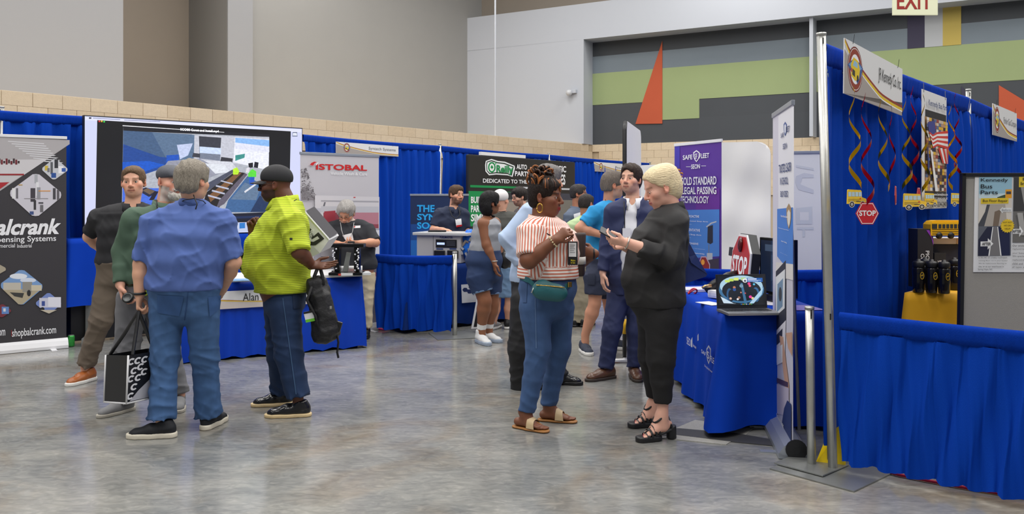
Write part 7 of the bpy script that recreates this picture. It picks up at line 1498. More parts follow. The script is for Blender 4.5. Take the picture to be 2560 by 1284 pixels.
p.trousers(denim('light', (112, 142, 176), .25), 'denim_shorts', r=(.125, .112, .1, .1), knee=.82, top=p.W(0, 665)[2], seed=28)
C, R, sc, w = p.hd; B = lambda c, r, k=.01, op=1: ball(p.HT(*c), np.array(r)*sc, R, k, op)
v, q = bake([B((0, .016, .045), (.090, .108, .086))], .007, cuts=[(p.HT(0, 0, .0), -(R[:, 2]+R[:, 1]*.1))], it=1); cap = qmesh('cap', v, q, mat('cap_white', (226, 222, 222), .7), p.root, p.base)
v, q = bake([B((0, .085, .012), (.03, .04, .018))], .006, it=1); qmesh('cap_gap', v, q, hair_mat((120, 100, 90)), cap, p.base)
p.cord([W_(1240, 527, -.05), W_(1252, 529, -.12), W_(1266, 527, -.06)], M_CORD, .004)
SGW = mat('sneaker_grey', (150, 150, 152), .6, var=.2, vscale=20)
shoe(p.root, p.base, W_(1231, 820, -.02), math.radians(155), SGW, SWH, .009, .29); shoe(p.root, p.base, W_(1270, 818, .05), math.radians(170), SBK, SWH, .009, .29)
# ---------------------------------------------------------------- dark haired man with glasses, far
p = Person('dark-haired man with glasses and dark moustache glimpsed behind the blue shirt', 1308, 12.3, .012, .008); W_ = p.W
p.head(1298, 492, -62, 12, 0, 1.08).torso([ring(p, 1312, 620, 0, .16, .12), ring(p, 1312, 580, 0, .17, .13), ring(p, 1310, 548, 0, .19, .13), ring(p, 1309, 530, 0, .16, .10), ring(p, 1308, 522, 0, .09, .07)], -50)
p.neck(W_(1308, 520), .058); p.arms((W_(1318, 535, -.15), W_(1322, 575, -.2), W_(1310, 600, -.3)), (W_(1296, 535, .15), W_(1290, 575, .2), W_(1300, 600, .1)))
p.hand(W_(1310, 600, -.3), (-1, 0, 0), (0, 0, 1), 1); p.hand(W_(1300, 600, .1), (-1, 0, 0), (0, 0, 1), 1)
p.legs((W_(1318, 625), W_(1318, 690), W_(1318, 745)), (W_(1302, 625), W_(1302, 690), W_(1302, 745)))
p.make_body((214, 166, 142), beard=((60, 44, 40), .6)); p.shirt(fabric('grey_tee', (90, 84, 84)), hem=p.W(0, 640)[2], wr=.006); p.trousers(fabric('dark_trousers', (40, 40, 46)), r=(.1, .08, .07, .065)); p.hair(hair_mat((44, 38, 36)), thick=.018, front=.06, nape=-.06, amp=.006); p.glasses(mat('frame_black', (16, 16, 18), .3))
for x in (1302, 1318): shoe(p.root, p.base, W_(x, 752), math.radians(-60), SBK, SBK, .011, .28)
# ---------------------------------------------------------------- man in light blue shirt behind the striped blouse
p = Person('man in a light blue dress shirt and black trousers behind the striped blouse', 1325, 6.85, .0085, .0075); W_ = p.W
p.head(1372, 452, 105, 5, 0, 1.05).torso([ring(p, 1322, 740, 0, .16, .125), ring(p, 1324, 690, 0, .17, .14), ring(p, 1330, 640, 0, .175, .15), ring(p, 1338, 585, 0, .19, .15), ring(p, 1345, 535, 0, .175, .11), ring(p, 1354, 510, 0, .10, .07)], 105)
p.neck(W_(1360, 506), .060); p.arms((W_(1360, 535, .20), W_(1372, 620, .25), W_(1400, 680, .20)), (W_(1328, 532, -.14), W_(1272, 596, -.18), W_(1303, 668, -.20)), (.058, .048, .044, .032))
p.hand(W_(1303, 668, -.20), (.8, .3, -.5), (.2, .9, 0), -1, .5); p.hand(W_(1400, 680, .20), (.5, 0, -1), (1, 0, 0), 1)
p.legs((W_(1335, 750, .08), W_(1365, 870, .05), W_(1395, 945, .15)), (W_(1312, 750, -.08), W_(1300, 870, -.08), W_(1305, 970, -.02)))
p.make_body((218, 166, 140), eyes=False); sh = p.shirt(fabric('light_blue_shirt', (176, 196, 226), .7), hem=p.W(0, 705)[2], sleeve=.92, long=True, cuff=.050, rs=(.090, .078), wr=.013, seed=31); p.collar(fabric('light_blue_shirt', (176, 196, 226), .7), .07, .05)
p.trousers(fabric('black_suit', (26, 26, 29), .7), r=(.115, .098, .090, .092), top=p.W(0, 700)[2], seed=32, wr=.010); p.hair(hair_mat((120, 116, 114)), thick=.012, front=.06)
shoe(p.root, p.base, W_(1308, 980, -.02), math.radians(80), SL_, SBK, .008, .29); shoe(p.root, p.base, W_(1396, 958, .15), math.radians(75), SL_, SBK, .008, .29)
# ---------------------------------------------------------------- woman in the striped blouse
p = Person('woman in a red and white striped blouse with a high bun of locs', 1362, 5.73, HN, .0058); W_ = p.W
p.head(1364, 493, 68, 2, 0, 1.10, fem=True, wide=1.02).torso([ring(p, 1370, 765, 0, .16, .15), ring(p, 1369, 722, 0, .185, .180), ring(p, 1371, 680, 0, .180, .182), ring(p, 1374, 640, 0, .178, .180), ring(p, 1376, 602, 0, .185, .176), ring(p, 1362, 566, 0, .165, .115), ring(p, 1354, 550, 0, .10, .075)], 70)
p.neck(W_(1350, 548), .060)
p.arms((W_(1386, 572, .18), W_(1438, 655, .16), W_(1486, 634, .02)), (W_(1325, 578, -.16), W_(1322, 650, -.25), W_(1388, 600, -.28)), (.068, .057, .052, .034))
p.hand(W_(1388, 600, -.28), (.75, 0, .6), (.3, .8, -.3), -1, .85, 1.02, .7); p.hand(W_(1486, 634, .02), (-1, -.15, .25), (-.1, 1, 0), -1, .55, 1.02, .5)
p.legs((W_(1396, 768, .08), W_(1396, 872, .09), W_(1371, 1010, .11)), (W_(1338, 768, -.08), W_(1346, 868, -.09), W_(1317, 1028, -.10)), (.09, .06, .06, .036))
feet = []
for A, yw in ((W_(1309, 1068, -.09), 58), (W_(1374, 1042, .10), 76)):
    pr, T, R = bare_foot(A, math.radians(yw), .245, 0, .016); p.body += pr; feet.append((T, R)); c = T(.05, 0, .03); p.fine.append((c-.13, c+.13))
p.make_body((122, 76, 54), lips=(150, 30, 40), brow=((34, 22, 18), .9), iris=(40, 26, 20), look=(.15, .05))
wz = p.W(0, 662)[2]
def blouse_attr(v):
    c = np.array([p.rings[3][0][0], p.rings[3][0][1]]); an = np.arctan2(v[:, 1]-c[1], v[:, 0]-c[0]); st = np.where(v[:, 2] > wz, an*.185, v[:, 2])
    for S_, E in ((p.SL, p.EL), (p.SR, p.ER)):
        ax = unit(E-S_); q = v-S_; t = q@ax; pr_ = q-t[:, None]*ax; u = unit(np.cross(ax, [0, 0, 1]) if abs(ax[2]) < .9 else np.cross(ax, [0, 1, 0])); w = np.cross(ax, u); a2 = np.arctan2(pr_@w, pr_@u)
        on = (np.linalg.norm(pr_, axis=1) < .125) & (t > -.02) & (np.abs(q@p.l*np.sign((S_-p.nb)@p.l)) > -.02) & (((v-S_)@p.l)*np.sign((S_-p.nb)@p.l) > -.045)
        st = np.where(on, a2*.095+10, st)
    return {'st': st}
blm = stripe_mat('blouse', (204, 112, 88), (240, 232, 226), 46, .45, .08)
sh = p.shirt(blm, 'blouse', hem=p.W(0, 694)[2], sleeve=.88, rs=(.088, .088), wr=.009, seed=41, g=.020, attrs=blouse_attr, neckhole=.068, vee=.05)
p.collar(fabric('blouse_collar', (232, 196, 182), .8), .074, .045)
tr_o = p.trousers(denim('blue', (60, 88, 132), .35), 'jeans', r=(.112, .082, .068, .056), top=p.W(0, 690)[2], seed=43, wr=.006, g=.010)
decal(tr_o, [(1337, 745), (1339, 745), (1342, 870), (1339, 870)], denim('blue_seam', (84, 110, 150), .2), tr_o, 'seam', 1, 10, .004); decal(tr_o, [(1302, 708), (1318, 708), (1316, 756), (1306, 756)], denim('blue_pocket', (54, 80, 122), .2), tr_o, 'pocket', 4, 5, .005)
M_SAN = mat('sandal_strap', (206, 180, 140), .5); M_SANS = mat('sandal_sole', (160, 108, 54), .5)
for (T, R), nm in zip(feet, 'ab'):
    up = R[:, 2]; pr = [seg(T(-.05, 0, 0), T(.05, 0, 0), .036, .040, .01, up, .1, .1), seg(T(.05, 0, 0), T(.155, 0, 0), .043, .041, .02, up, .1, .1)]
    v, q = bake(pr, .006, cuts=[(T(0, 0, 0), up), (T(0, 0, -.014), -up)], it=0); so = qmesh('sandal', v, q, M_SANS, p.root, p.base)
    v, q = bake([seg(T(-.055, 0, -.005), T(-.02, 0, -.005), .032, .032, .01, up, .1, .1)], .006, cuts=[(T(0, 0, -.002), up), (T(0, 0, -.0155), -up)], it=0)
    v_ = []; f_2 = []
    for i in range(13):
        a = -math.pi/2+math.pi*i/12; yy = math.sin(a)*.046; zz = .004+.078*math.cos(a)**.7
        for xx in (.045+.006*math.cos(a), .105-.012*math.cos(a)): v_.append(Vector(T(xx, yy, zz*(1 if xx < .08 else .70))+p.base))
    for i in range(12): f_2.append((2*i, 2*i+1, 2*i+3, 2*i+2))
    mk('strap', v_, f_2, M_SAN, so, True)
    mb = MB(); mb.tube([Vector(T(.100, .006, .040)+p.base), Vector(T(.125, .014, .030)+p.base), Vector(T(.142, .017, .012)+p.base)], .004, 6); mb.build('thong', M_SANS, so, True)
mb = MB(); ec = Vector(p.HT(-.082, .006, -.066)+p.base); mb.tube([ec+Vector(p.hd[1]@np.array([0, .020*math.cos(a), .030*math.sin(a)])) for a in [i*math.pi/10 for i in range(21)]], .0042, 6); mb.build('hoop_earring', mat('gold', (226, 180, 90), .2, .95), p.root, True)
C_ = Vector(W_(1383, 604, -.28)+p.base); dx = Vector(unit(W_(1388, 600, -.28)-W_(1322, 650, -.25))); u_ = dx.orthogonal().normalized(); w_ = dx.cross(u_)
beads = MB()
for i in range(14):
    a = 2*math.pi*i/14; beads.lathe([(.001, -.006), (.006, -.003), (.006, .003), (.001, .006)], C_+(u_*math.cos(a)+w_*math.sin(a))*.038, 6)
tag(beads.build('bead_bracelet', mat('beads', (206, 190, 150), .35, .3), p.root, True), None, None, None, 'stuff')
mb = MB(); C_ = Vector(W_(1484, 634, .02)+p.base); mb.tube([C_+Vector((.0, .036*math.cos(a), .036*math.sin(a))) for a in [i*math.pi/8 for i in range(17)]], .006, 6); mb.build('watch', M_BLACK, p.root, True)
# locs: scalp plus loops
p.hair(hair_mat((34, 24, 20)), thick=.009, front=.070, nape=-.07, amp=.004, name='hair_base', open_=(.070, .066), extra=[ball(p.HT(0, .03, .115), np.array([.075, .085, .045]), p.hd[1], .03)])
lr_ = random.Random(5); ctr = p.HT(0, .035, .125)
ML = [mat('locs_dark', (40, 27, 22), .6, var=.3, vscale=80), mat('locs_copper', (156, 92, 42), .55, var=.3, vscale=60), mat('locs_brown', (74, 44, 28), .6, var=.3, vscale=60)]
for i in range(84):
    a = lr_.uniform(0, 6.28); el = lr_.uniform(-.35, 1.1); R0 = p.hd[1]
    d0 = np.array([math.cos(a)*math.cos(el), math.sin(a)*math.cos(el)*1.2, math.sin(el)*.75]); b0_ = ctr+R0@(d0*.030); out = R0@unit(d0); L_ = lr_.uniform(.055, .10); tw = lr_.choice((-1, 1))*lr_.uniform(.4, 1); sd = unit(np.cross(out, [0, 0, 1])+1e-3); pts = []
    for t in [j/9 for j in range(10)]:
        an = t*lr_.uniform(3.6, 4.2); pts.append(Vector(b0_+out*(L_*.55*t+.028*math.sin(an))+sd*tw*.030*(1-math.cos(an))+np.array([0, 0, .022*math.sin(an*.7)-.045*t*t*(1.2-el)])+p.base))
    mb = MB(); mb.tube(pts, [.0062]*9+[.004], 6); mb.build('loc', ML[0] if lr_.random() < .36 else ML[1] if lr_.random() < .6 else ML[2], p.root, True)
for i in range(12):
    a = lr_.uniform(-1.4, 1.0); x = math.sin(a)*.075; y = -math.cos(a)*.085+.01
    pts = [Vector(p.HT(x*.9, y*.8, .115)+p.base), Vector(p.HT(x*1.12, y*1.15, .095)+p.base), Vector(p.HT(x*1.18, y*1.22, .070)+p.base), Vector(p.HT(x*1.10+.01, y*1.20, lr_.uniform(.036, .055))+p.base), Vector(p.HT(x*1.05+.022, y*1.16, .052)+p.base)]
    mb = MB(); mb.tube(pts, .006, 6); mb.build('loc', lr_.choice(ML), p.root, True)
p.cord([W_(1328, 556, -.10), W_(1340, 566, -.17), W_(1370, 585, -.20), W_(1402, 600, -.17), W_(1425, 608, -.15)], M_CORD, .004)
bc = Pan(Vector(W_(1419, 641, -.20)+p.base), Vector((1, -.25, 0))); bh = empty('badge_holder', bc.pt(.03, -.06, 0), None); bpy.data.objects.remove(bh)
bo_ = bc.slab('badge_holder', 0, -.055, .066, .10, -.008, 0, M_BLACK, p.root, .003); bc.slab('badge_card', .008, .0, .058, .092, 0, .002, M_BADGE, bo_)
for i in range(5): bc.slab('badge_line', .016, .075-.012*i, .05-.006*(i % 2), .078-.012*i, .002, .003, M_INKGR, bo_)
txt('Make', bc, (.022, -.030, .052, -.018), mat('badge_yellow', (226, 206, 40), .5), bo_, px=False, h=.002); txt('it fun', bc, (.022, -.045, .05, -.033), mat('badge_yellow', (226, 206, 40), .5), bo_, px=False, h=.002)
# teal belt bag
fbp = W_(1374, 727, -.235)+p.base
e = empty('belt_bag', Vector(fbp), 'teal belt bag worn across the hips of the woman in the striped blouse', 'bag')
M_TEAL = mat('teal_nylon', (32, 94, 100), .5, bump=.3, bscale=40)
tx = unit(W_(1416, 716, -.20)-W_(1332, 700, -.22)); tx = unit(np.array([.95, .18, -.10])); Rt = np.stack([tx, unit(np.cross([0, 0, 1], tx)), unit(np.cross(tx, unit(np.cross([0, 0, 1], tx))))], 1)
v, q = bake([ball(Rt@np.array([0, 0, -.005]), (.118, .040, .062), Rt, .02), ball(Rt@np.array([-.05, 0, .008]), (.065, .038, .064), Rt, .02), ball(Rt@np.array([.06, 0, -.012]), (.058, .036, .052), Rt, .02)], .006, it=1); bb = qmesh('pouch', v, q, M_TEAL, e, fbp)
mb = MB(); mb.tube([Vector(fbp+Rt@np.array([x, -.035+.25*x*x, .036-.25*(x+.02)**2])) for x in (-.10, -.06, -.02, .02, .06, .09)], .0035, 6); mb.build('zip', mat('gold', (226, 180, 90), .2, .95), bb, True)
mb = MB(); mb.tube([Vector(fbp+Rt@np.array([-.108, -.012, .02])), Vector(fbp+Rt@np.array([-.125, -.02, -.02]))], .004, 6); mb.build('zip_pull', M_ALU, bb, True)
for sgn, ends in ((-1, [(1335, 712, -.23), (1322, 700, -.19), (1300, 692, -.05)]), (1, [(1412, 716, -.22), (1425, 712, -.16), (1440, 706, -.02)])):
    v_ = []
    for x_, y_, o_ in ends: c_ = W_(x_, y_, o_)+p.base; v_ += [Vector(c_+np.array([0, 0, .018])), Vector(c_-np.array([0, 0, .018]))]
    mk('strap', v_, [(0, 1, 3, 2), (2, 3, 5, 4)], M_TEAL, e, True)
mb = MB(); c_ = Vector(W_(1424, 711, -.185)+p.base); mb.box(c_, (.03, .012, .034), Matrix.Rotation(.5, 3, 'Z'), .004); mb.build('buckle', mat('gold', (226, 180, 90), .2, .95), e)
# tumbler / folded umbrella in her far hand
c0_ = W_(1452, 690, -.04)+p.base; c1_ = W_(1449, 582, -.04)+p.base
e = empty('umbrella', Vector(c0_), 'dark folded umbrella with a pale label in the hand of the woman in stripes', 'umbrella')
mb = MB(); a_, b_ = Vector(c0_), Vector(c1_); mb.tube([a_, a_.lerp(b_, .05), a_.lerp(b_, .5), a_.lerp(b_, .95), b_], [.020, .028, .034, .044, .040], 14); mb.build('folded_cloth', mat('umbrella_brown', (54, 40, 38), .6, var=.4, vscale=30, stretch=(4, 4, .5)), e, True)
mb = MB(); mb.tube([a_.lerp(b_, .28), a_.lerp(b_, .45)], .0375, 14); mb.build('label', mat('label_grey', (196, 194, 190), .5), e, True)
# ---------------------------------------------------------------- woman in the black blazer
p = Person('blonde woman in a black blazer and heeled sandals looking at her phone', 1645, 5.45, HN, .0058); W_ = p.W
p.head(1652, 470, -84, 20, 0, 1.07, fem=True).torso([ring(p, 1648, 795, 0, .16, .135), ring(p, 1638, 742, 0, .180, .178), ring(p, 1632, 695, 0, .182, .188), ring(p, 1640, 645, 0, .175, .180), ring(p, 1650, 595, 0, .180, .165), ring(p, 1668, 545, 0, .165, .115), ring(p, 1678, 530, 0, .10, .075)], -86)
p.neck(W_(1678, 516), .060)
p.arms((W_(1688, 562, -.165), W_(1680, 648, -.24), W_(1566, 606, -.30)), (W_(1668, 562, .165), W_(1640, 648, .24), W_(1560, 615, .02)), (.062, .052, .048, .031))
p.hand(W_(1566, 606, -.30), (-1, .25, .1), (.1, .55, .75), -1, .5, .98, .75); p.hand(W_(1560, 615, .02), (-1, -.5, .1), (0, -.6, .6), 1, .5, .95)
p.legs((W_(1656, 800, -.085), W_(1652, 895, -.09), W_(1657, 1005, -.07)), (W_(1636, 800, .085), W_(1630, 890, .12), W_(1637, 985, .24)), (.088, .062, .06, .036))
hf_ = []
for A, yw in ((W_(1658, 1090, -.06), -72), (W_(1636, 1062, .26), -76)):
    A = A.copy(); pr, T, R = bare_foot(A, math.radians(yw), .235, math.radians(16), .060); p.body += pr; hf_.append((T, R, A, yw)); c = T(.05, 0, .03); p.fine.append((c-.13, c+.13))
def nail_cols(v, col):
    for T, R, A, yw in hf_:
        for yy, xx in ((.026, .168), (.010, .165), (-.003, .158), (-.015, .142), (-.026, .13)):
            m = np.linalg.norm(v-T(xx, yy*1.06, .012), axis=1) < .011; col[m] = lin((190, 30, 70))
    return col
p.make_body((232, 178, 156), lips=(196, 90, 96), brow=((120, 84, 60), .7), look=(0, -.5), extra_col=nail_cols)
bm_ = fabric('black_blazer', (34, 33, 34), .75)
sh = p.shirt(bm_, 'blazer', hem=p.W(0, 764)[2], sleeve=.70, long=True, cuff=.056, rs=(.080, .070), wr=.011, seed=51, g=.014, neckhole=.066, vee=.16, wl=.13)
# lapels
lp_ = []
for i in range(9):
    t = i/8; a = p.nb+np.array([0, 0, .012])+p.l*(.07-.03*t)+p.f*(.045+.14*t)-np.array([0, 0, .24*t]); lp_ += [Vector(a+p.base), Vector(a+p.l*(.045*math.sin(math.pi*min(1, t*1.3+.15)))-p.f*.020+p.base)]
p.collar(bm_, .072, .045, gap=.5)
in_ = p.shirt(fabric('cobalt_top', (20, 60, 160), .7), 'blouse', hem=p.W(0, 700)[2], sleeves=False, g=.004, wr=0, seed=3, neckhole=.072, vee=.07)
tr_o = p.trousers(fabric('black_slacks', (26, 25, 27), .8), 'trousers', r=(.112, .090, .072, .058), top=p.W(0, 760)[2], seed=53, wr=.006, g=.008)
# heeled sandals
M_HEEL = mat('sandal_black', (30, 30, 32), .45)
for T, R, A, yw in hf_:
    Rf = foot_frame(A, math.radians(yw)); O = np.array([A[0], A[1], 0]); Q = lambda x, y, z: O+Rf@np.array([x, y, z]); up = Rf[:, 2]
    pr = [seg(Q(.055, 0, .02), Q(.150, 0, .02), .042, .043, .02, up, .1, .1)]; v, q = bake(pr, .006, cuts=[(Q(0, 0, .034), up), (Q(0, 0, .0), -up)], it=0); so = qmesh('sandal', v, q, M_HEEL, p.root, p.base)
    v, q = bake([seg(T(-.052, 0, -.008), T(.10, 0, -.008), .034, .040, .02, R[:, 2], .015, .013)], .006, it=1); qmesh('insole', v, q, M_HEEL, so, p.base)
    v, q = bake([seg(Q(-.06, 0, .0), Q(-.055, 0, .085), .032, .034, .01, cap=.05)], .006, cuts=[(Q(0, 0, .002), -up)], it=0); qmesh('heel', v, q, M_HEEL, so, p.base)
    for x0, dz, wv in ((.128, .006, .046), (.100, .022, .046), (.070, .040, .044), (.045, .058, .042)):
        v_ = []
        for i in range(11):
            a = -math.pi/2+math.pi*i/10
            for xx in (x0-.008, x0+.008): v_.append(Vector(T(xx, math.sin(a)*wv, -.004+(.030+dz)*math.cos(a)**.8)+p.base))
        mk('strap', v_, [(2*i, 2*i+1, 2*i+3, 2*i+2) for i in range(10)], M_HEEL, so, True)
    mb = MB(); mb.tube([Vector(T(.012+.042*math.cos(a), .038*math.sin(a), .095-.02*math.cos(a))+p.base) for a in [i*math.pi/8 for i in range(17)]], .007, 6); mb.build('ankle_strap', M_HEEL, so, True)
    mb = MB(); mb.tube([Vector(T(-.05, -.03, .01)+p.base), Vector(T(-.056, 0, .07)+p.base), Vector(T(-.05, .03, .01)+p.base)], .010, 6); mb.build('heel_counter', M_HEEL, so, True)
    mb = MB(); mb.tube([Vector(T(.135, 0, .026)+p.base), Vector(T(.10, 0, .040)+p.base), Vector(T(.06, 0, .060)+p.base), Vector(T(.045, 0, .075)+p.base)], .007, 6); mb.build('strap', M_HEEL, so, True)
# hair with clip
p.hair(hair_mat((240, 216, 176), var=.22, stretch=(.18, 1, .9)), thick=.010, nape=-.11, amp=.0015, front=.088, open_=(.095, .082), quiff=.0, chop=(0, -.072, -.030, .12, .085, .078), extra=[ball(p.HT(0, .080, .045), np.array([.066, .058, .078]), p.hd[1], .05), ball(p.HT(0, .02, .080), np.array([.074, .085, .055]), p.hd[1], .05), ball(p.HT(0, .088, -.015), np.array([.060, .040, .050]), p.hd[1], .04), ball(p.HT(0, .072, -.060), np.array([.052, .040, .040]), p.hd[1], .04)])
for i, (x, y, z) in enumerate(((.02, .088, .098), (.022, .112, .082), (.024, .128, .060), (.022, .136, .036))):
    mb = MB(); c_ = Vector(p.HT(x, y, z)+p.base); mb.tube([c_+Vector(p.hd[1]@np.array([.004*math.sin(3*a), .016*math.cos(a), .013*math.sin(a)])) for a in [j*math.pi/6 for j in range(11)]], .0045, 6); mb.build('hair_clip', mat('clip_amber', (196, 130, 40), .15), p.root, True)
C_ = Vector(W_(1568, 607, -.30)+p.base); mb = MB(); mb.tube([C_+Vector((.012*math.sin(a), .037*math.cos(a), .037*math.sin(a))) for a in [i*math.pi/8 for i in range(17)]], .0045, 6); mb.build('bracelet', mat('silver_link', (206, 200, 190), .25, .9), p.root, True)
pc = Vector(W_(1520, 583, -.27)+p.base); e = empty('smartphone', pc, 'black smartphone held up by the woman in the blazer', 'phone'); mb = MB(); mb.box(pc, (.11, .072, .009), Matrix.Rotation(.50, 3, 'Y') @ Matrix.Rotation(.5, 3, 'X'), .004); mb.build('phone_body', M_BLACK, e)
# blue tote behind her
e = empty('tote_bag', Vector(W_(1728, 700, .12)+p.base), 'navy blue tote bag swinging behind the woman in the blazer', 'bag')
tpn = Pan(Vector(W_(1700, 704, .10)+p.base), Vector((1, .10, 0))); o_ = [tpn.px(1690, 712), tpn.px(1712, 706), tpn.px(1760, 690), tpn.px(1764, 684), tpn.px(1735, 635), tpn.px(1716, 600), tpn.px(1690, 590)]
M_TOTE = mat('tote_blue', (26, 44, 104), .6, bump=.4, bscale=14); tpn.poly('sack', o_, -.035, .035, M_TOTE, e)
mb = MB(); mb.tube([tpn.pt(*tpn.px(1712, 600), 0), Vector(W_(1712, 575, .10)+p.base), Vector(W_(1690, 545, .14)+p.base)], .012, 6); mb.build('strap', M_TOTE, e)
mk('flap', [tpn.pt(*tpn.px(1735, 635), .036), tpn.pt(*tpn.px(1764, 684), .036), tpn.pt(*tpn.px(1718, 640), .040), tpn.pt(*tpn.px(1722, 655), .05)], [(0, 1, 3, 2)], M_TOTE, e)
# ---------------------------------------------------------------- man in the navy suit
p = Person('man in a navy suit and white open-collar shirt talking', 1560, 7.24, .008, .0062); W_ = p.W
p.head(1577, 449, -32, -6, 0, 1.05, wide=1.02).torso([ring(p, 1570, 735, 0, .155, .11), ring(p, 1571, 690, 0, .168, .13), ring(p, 1572, 635, 0, .168, .132), ring(p, 1574, 575, 0, .178, .13), ring(p, 1577, 530, 0, .168, .10), ring(p, 1580, 510, 0, .10, .07)], -10)
p.neck(W_(1582, 498), .062)
p.arms((W_(1624, 532, .05), W_(1640, 610, .08), W_(1638, 680, -.02)), (W_(1536, 530, -.02), W_(1517, 608, 0), W_(1507, 682, -.08)), (.055, .046, .042, .030))
p.hand(W_(1507, 682, -.08), (-.02, -.1, -1), (1, .2, 0), 1, .35, 1.05, .3); p.hand(W_(1638, 680, -.02), (0, 0, -1), (-1, 0, 0), -1, .35)
p.legs((W_(1594, 740, .02), W_(1590, 825, .0), W_(1586, 915, .0)), (W_(1546, 740, 0), W_(1530, 825, -.06), W_(1514, 918, -.05)))
p.make_body((226, 176, 150), brow=((60, 44, 36), .85), look=(-.2, 0), beard=((150, 116, 100), .35))
ws_ = fabric('white_shirt', (226, 226, 230), .7); sh = p.shirt(ws_, 'dress_shirt', hem=p.W(0, 705)[2], sleeves=False, g=.010, wr=.006, seed=61, vee=.06); p.collar(ws_, .066, .045, drop=.035)
nm = fabric('navy_suit', (38, 46, 84), .75); fr0 = p.nb+p.f*.12; fr1 = p.rings[1][0]+p.f*.20
jk = p.shirt(nm, 'suit_jacket', hem=p.W(0, 735)[2], sleeve=.95, long=True, cuff=.050, rs=(.078, .062), wr=.008, seed=62, g=.028, neckhole=.070, vee=.02, sub=[seg(p.nb+p.f*.07+np.array([0, 0, .02]), p.rings[2][0]+p.f*.165, .040, .066, .010, p.f, .085, .10, op=-1), seg(p.rings[2][0]+p.f*.165, p.rings[0][0]+p.f*.17-np.array([0, 0, .1]), .066, .02, .010, p.f, .10, .08, op=-1)])
p.trousers(nm, r=(.100, .082, .068, .066), top=p.W(0, 700)[2], seed=63, wr=.006); p.belt(M_BELTK, p.W(0, 702)[2], p.rings[1], .012)
p.hair(hair_mat((58, 46, 40)), thick=.014, front=.080, nape=-.07, amp=.005, open_=(.058, .064), quiff=.014)
p.cord([W_(1560, 503, -.09), W_(1561, 530, -.15), W_(1562, 575, -.17)], M_CORD, .004); bd = Pan(Vector(W_(1556, 600, -.20)+p.base), Vector((1, .1, 0))); b_o = bd.slab('badge', 0, -.01, .07, .10, -.004, 0, M_BADGE, p.root); bd.slab('badge_edge', -.004, -.014, 0, .104, -.005, .002, M_BLACK, b_o)
SBR = mat('shoe_brown_leather', (92, 62, 44), .35, var=.3, vscale=12); SBRS = mat('sole_brown', (60, 50, 44), .6)
shoe(p.root, p.base, W_(1516, 935, -.05), math.radians(-58), SBR, SBRS, .007, .31, lace=M_BELT, solet=.024); shoe(p.root, p.base, W_(1586, 930, .0), math.radians(2), SBR, SBRS, .007, .30, lace=M_BELT, solet=.024)
# ---------------------------------------------------------------- man in bright blue tee
p = Person('man with glasses in a bright blue tee and navy shorts, hand on hip', 1492, 8.46, .009, .0068); W_ = p.W
p.head(1533, 463, 98, 2, 0, 1.10).torso([ring(p, 1498, 680, 0, .155, .115), ring(p, 1500, 640, 0, .165, .135), ring(p, 1505, 595, 0, .168, .142), ring(p, 1510, 550, 0, .185, .14), ring(p, 1514, 520, 0, .16, .10), ring(p, 1520, 506, 0, .10, .07)], 100)
p.neck(W_(1522, 504), .062); p.arms((W_(1528, 528, .20), W_(1542, 590, .25), W_(1545, 645, .2)), (W_(1488, 532, -.16), W_(1449, 570, -.20), W_(1508, 588, -.24)), (.056, .047, .045, .032))
p.hand(W_(1508, 588, -.24), (1, .3, -.1), (0, .9, .2), -1, .6); p.hand(W_(1545, 645, .2), (0, 0, -1), (0, -1, 0), 1)
p.legs((W_(1510, 690, .08), W_(1524, 765, .10), W_(1540, 842, .12)), (W_(1490, 690, -.08), W_(1487, 758, -.10), W_(1463, 836, -.05)), (.088, .060, .066, .040))
p.make_body((206, 148, 120), brow=((120, 104, 94), .6), beard=((190, 170, 160), .5))
sh = p.shirt(fabric('bright_blue_tee', (40, 152, 214), .8), 'tee', hem=p.W(0, 645)[2], sleeve=.72, rs=(.074, .070), wr=.011, seed=71, vee=.005)
tr_o = p.trousers(fabric('navy_shorts', (44, 50, 72), .8), 'cargo_shorts', r=(.118, .108, .1, .1), knee=.68, top=p.W(0, 642)[2], seed=72, wr=.009)
decal(tr_o, [(1470, 683), (1488, 684), (1487, 712), (1469, 711)], fabric('navy_pocket', (38, 44, 64), .8), tr_o, 'pocket', 4, 4, .01)
p.hair(hair_mat((116, 106, 98)), thick=.013, front=.07, nape=-.055); p.glasses(mat('frame_brown', (60, 44, 36), .3)); p.cord([W_(1513, 498, -.06), W_(1518, 515, -.12), W_(1527, 530, -.12)], M_CORD, .003)
SNV = mat('shoe_navy_knit', (54, 60, 76), .8, var=.2, vscale=60)
shoe(p.root, p.base, W_(1461, 864, -.05), math.radians(12), SNV, SWH, .008, .30, solet=.034, lace=M_BLACK); shoe(p.root, p.base, W_(1542, 852, .12), math.radians(80), SNV, SWH, .008, .30, solet=.034)
# ---------------------------------------------------------------- two men further back
p = Person('man with glasses in a slate polo with white sides, far behind', 1438, 11.0, .0105, .0075); W_ = p.W
p.head(1447, 485, 78, 0, 0, 1.04).torso([ring(p, 1436, 650, 0, .16, .12), ring(p, 1436, 610, 0, .17, .135), ring(p, 1436, 570, 0, .185, .135), ring(p, 1437, 535, 0, .165, .10), ring(p, 1440, 522, 0, .10, .07)], 85)
p.neck(W_(1441, 519), .058); p.arms((W_(1446, 538, .18), W_(1450, 590, .2), W_(1460, 630, .1)), (W_(1424, 540, -.16), W_(1416, 592, -.2), W_(1424, 630, -.25)))
p.hand(W_(1424, 630, -.25), (.3, 0, -1), (1, 0, 0), 1); p.hand(W_(1460, 630, .1), (.3, 0, -1), (1, 0, 0), -1); p.legs((W_(1442, 655), W_(1444, 725), W_(1444, 785)), (W_(1430, 655), W_(1428, 725), W_(1426, 785)))
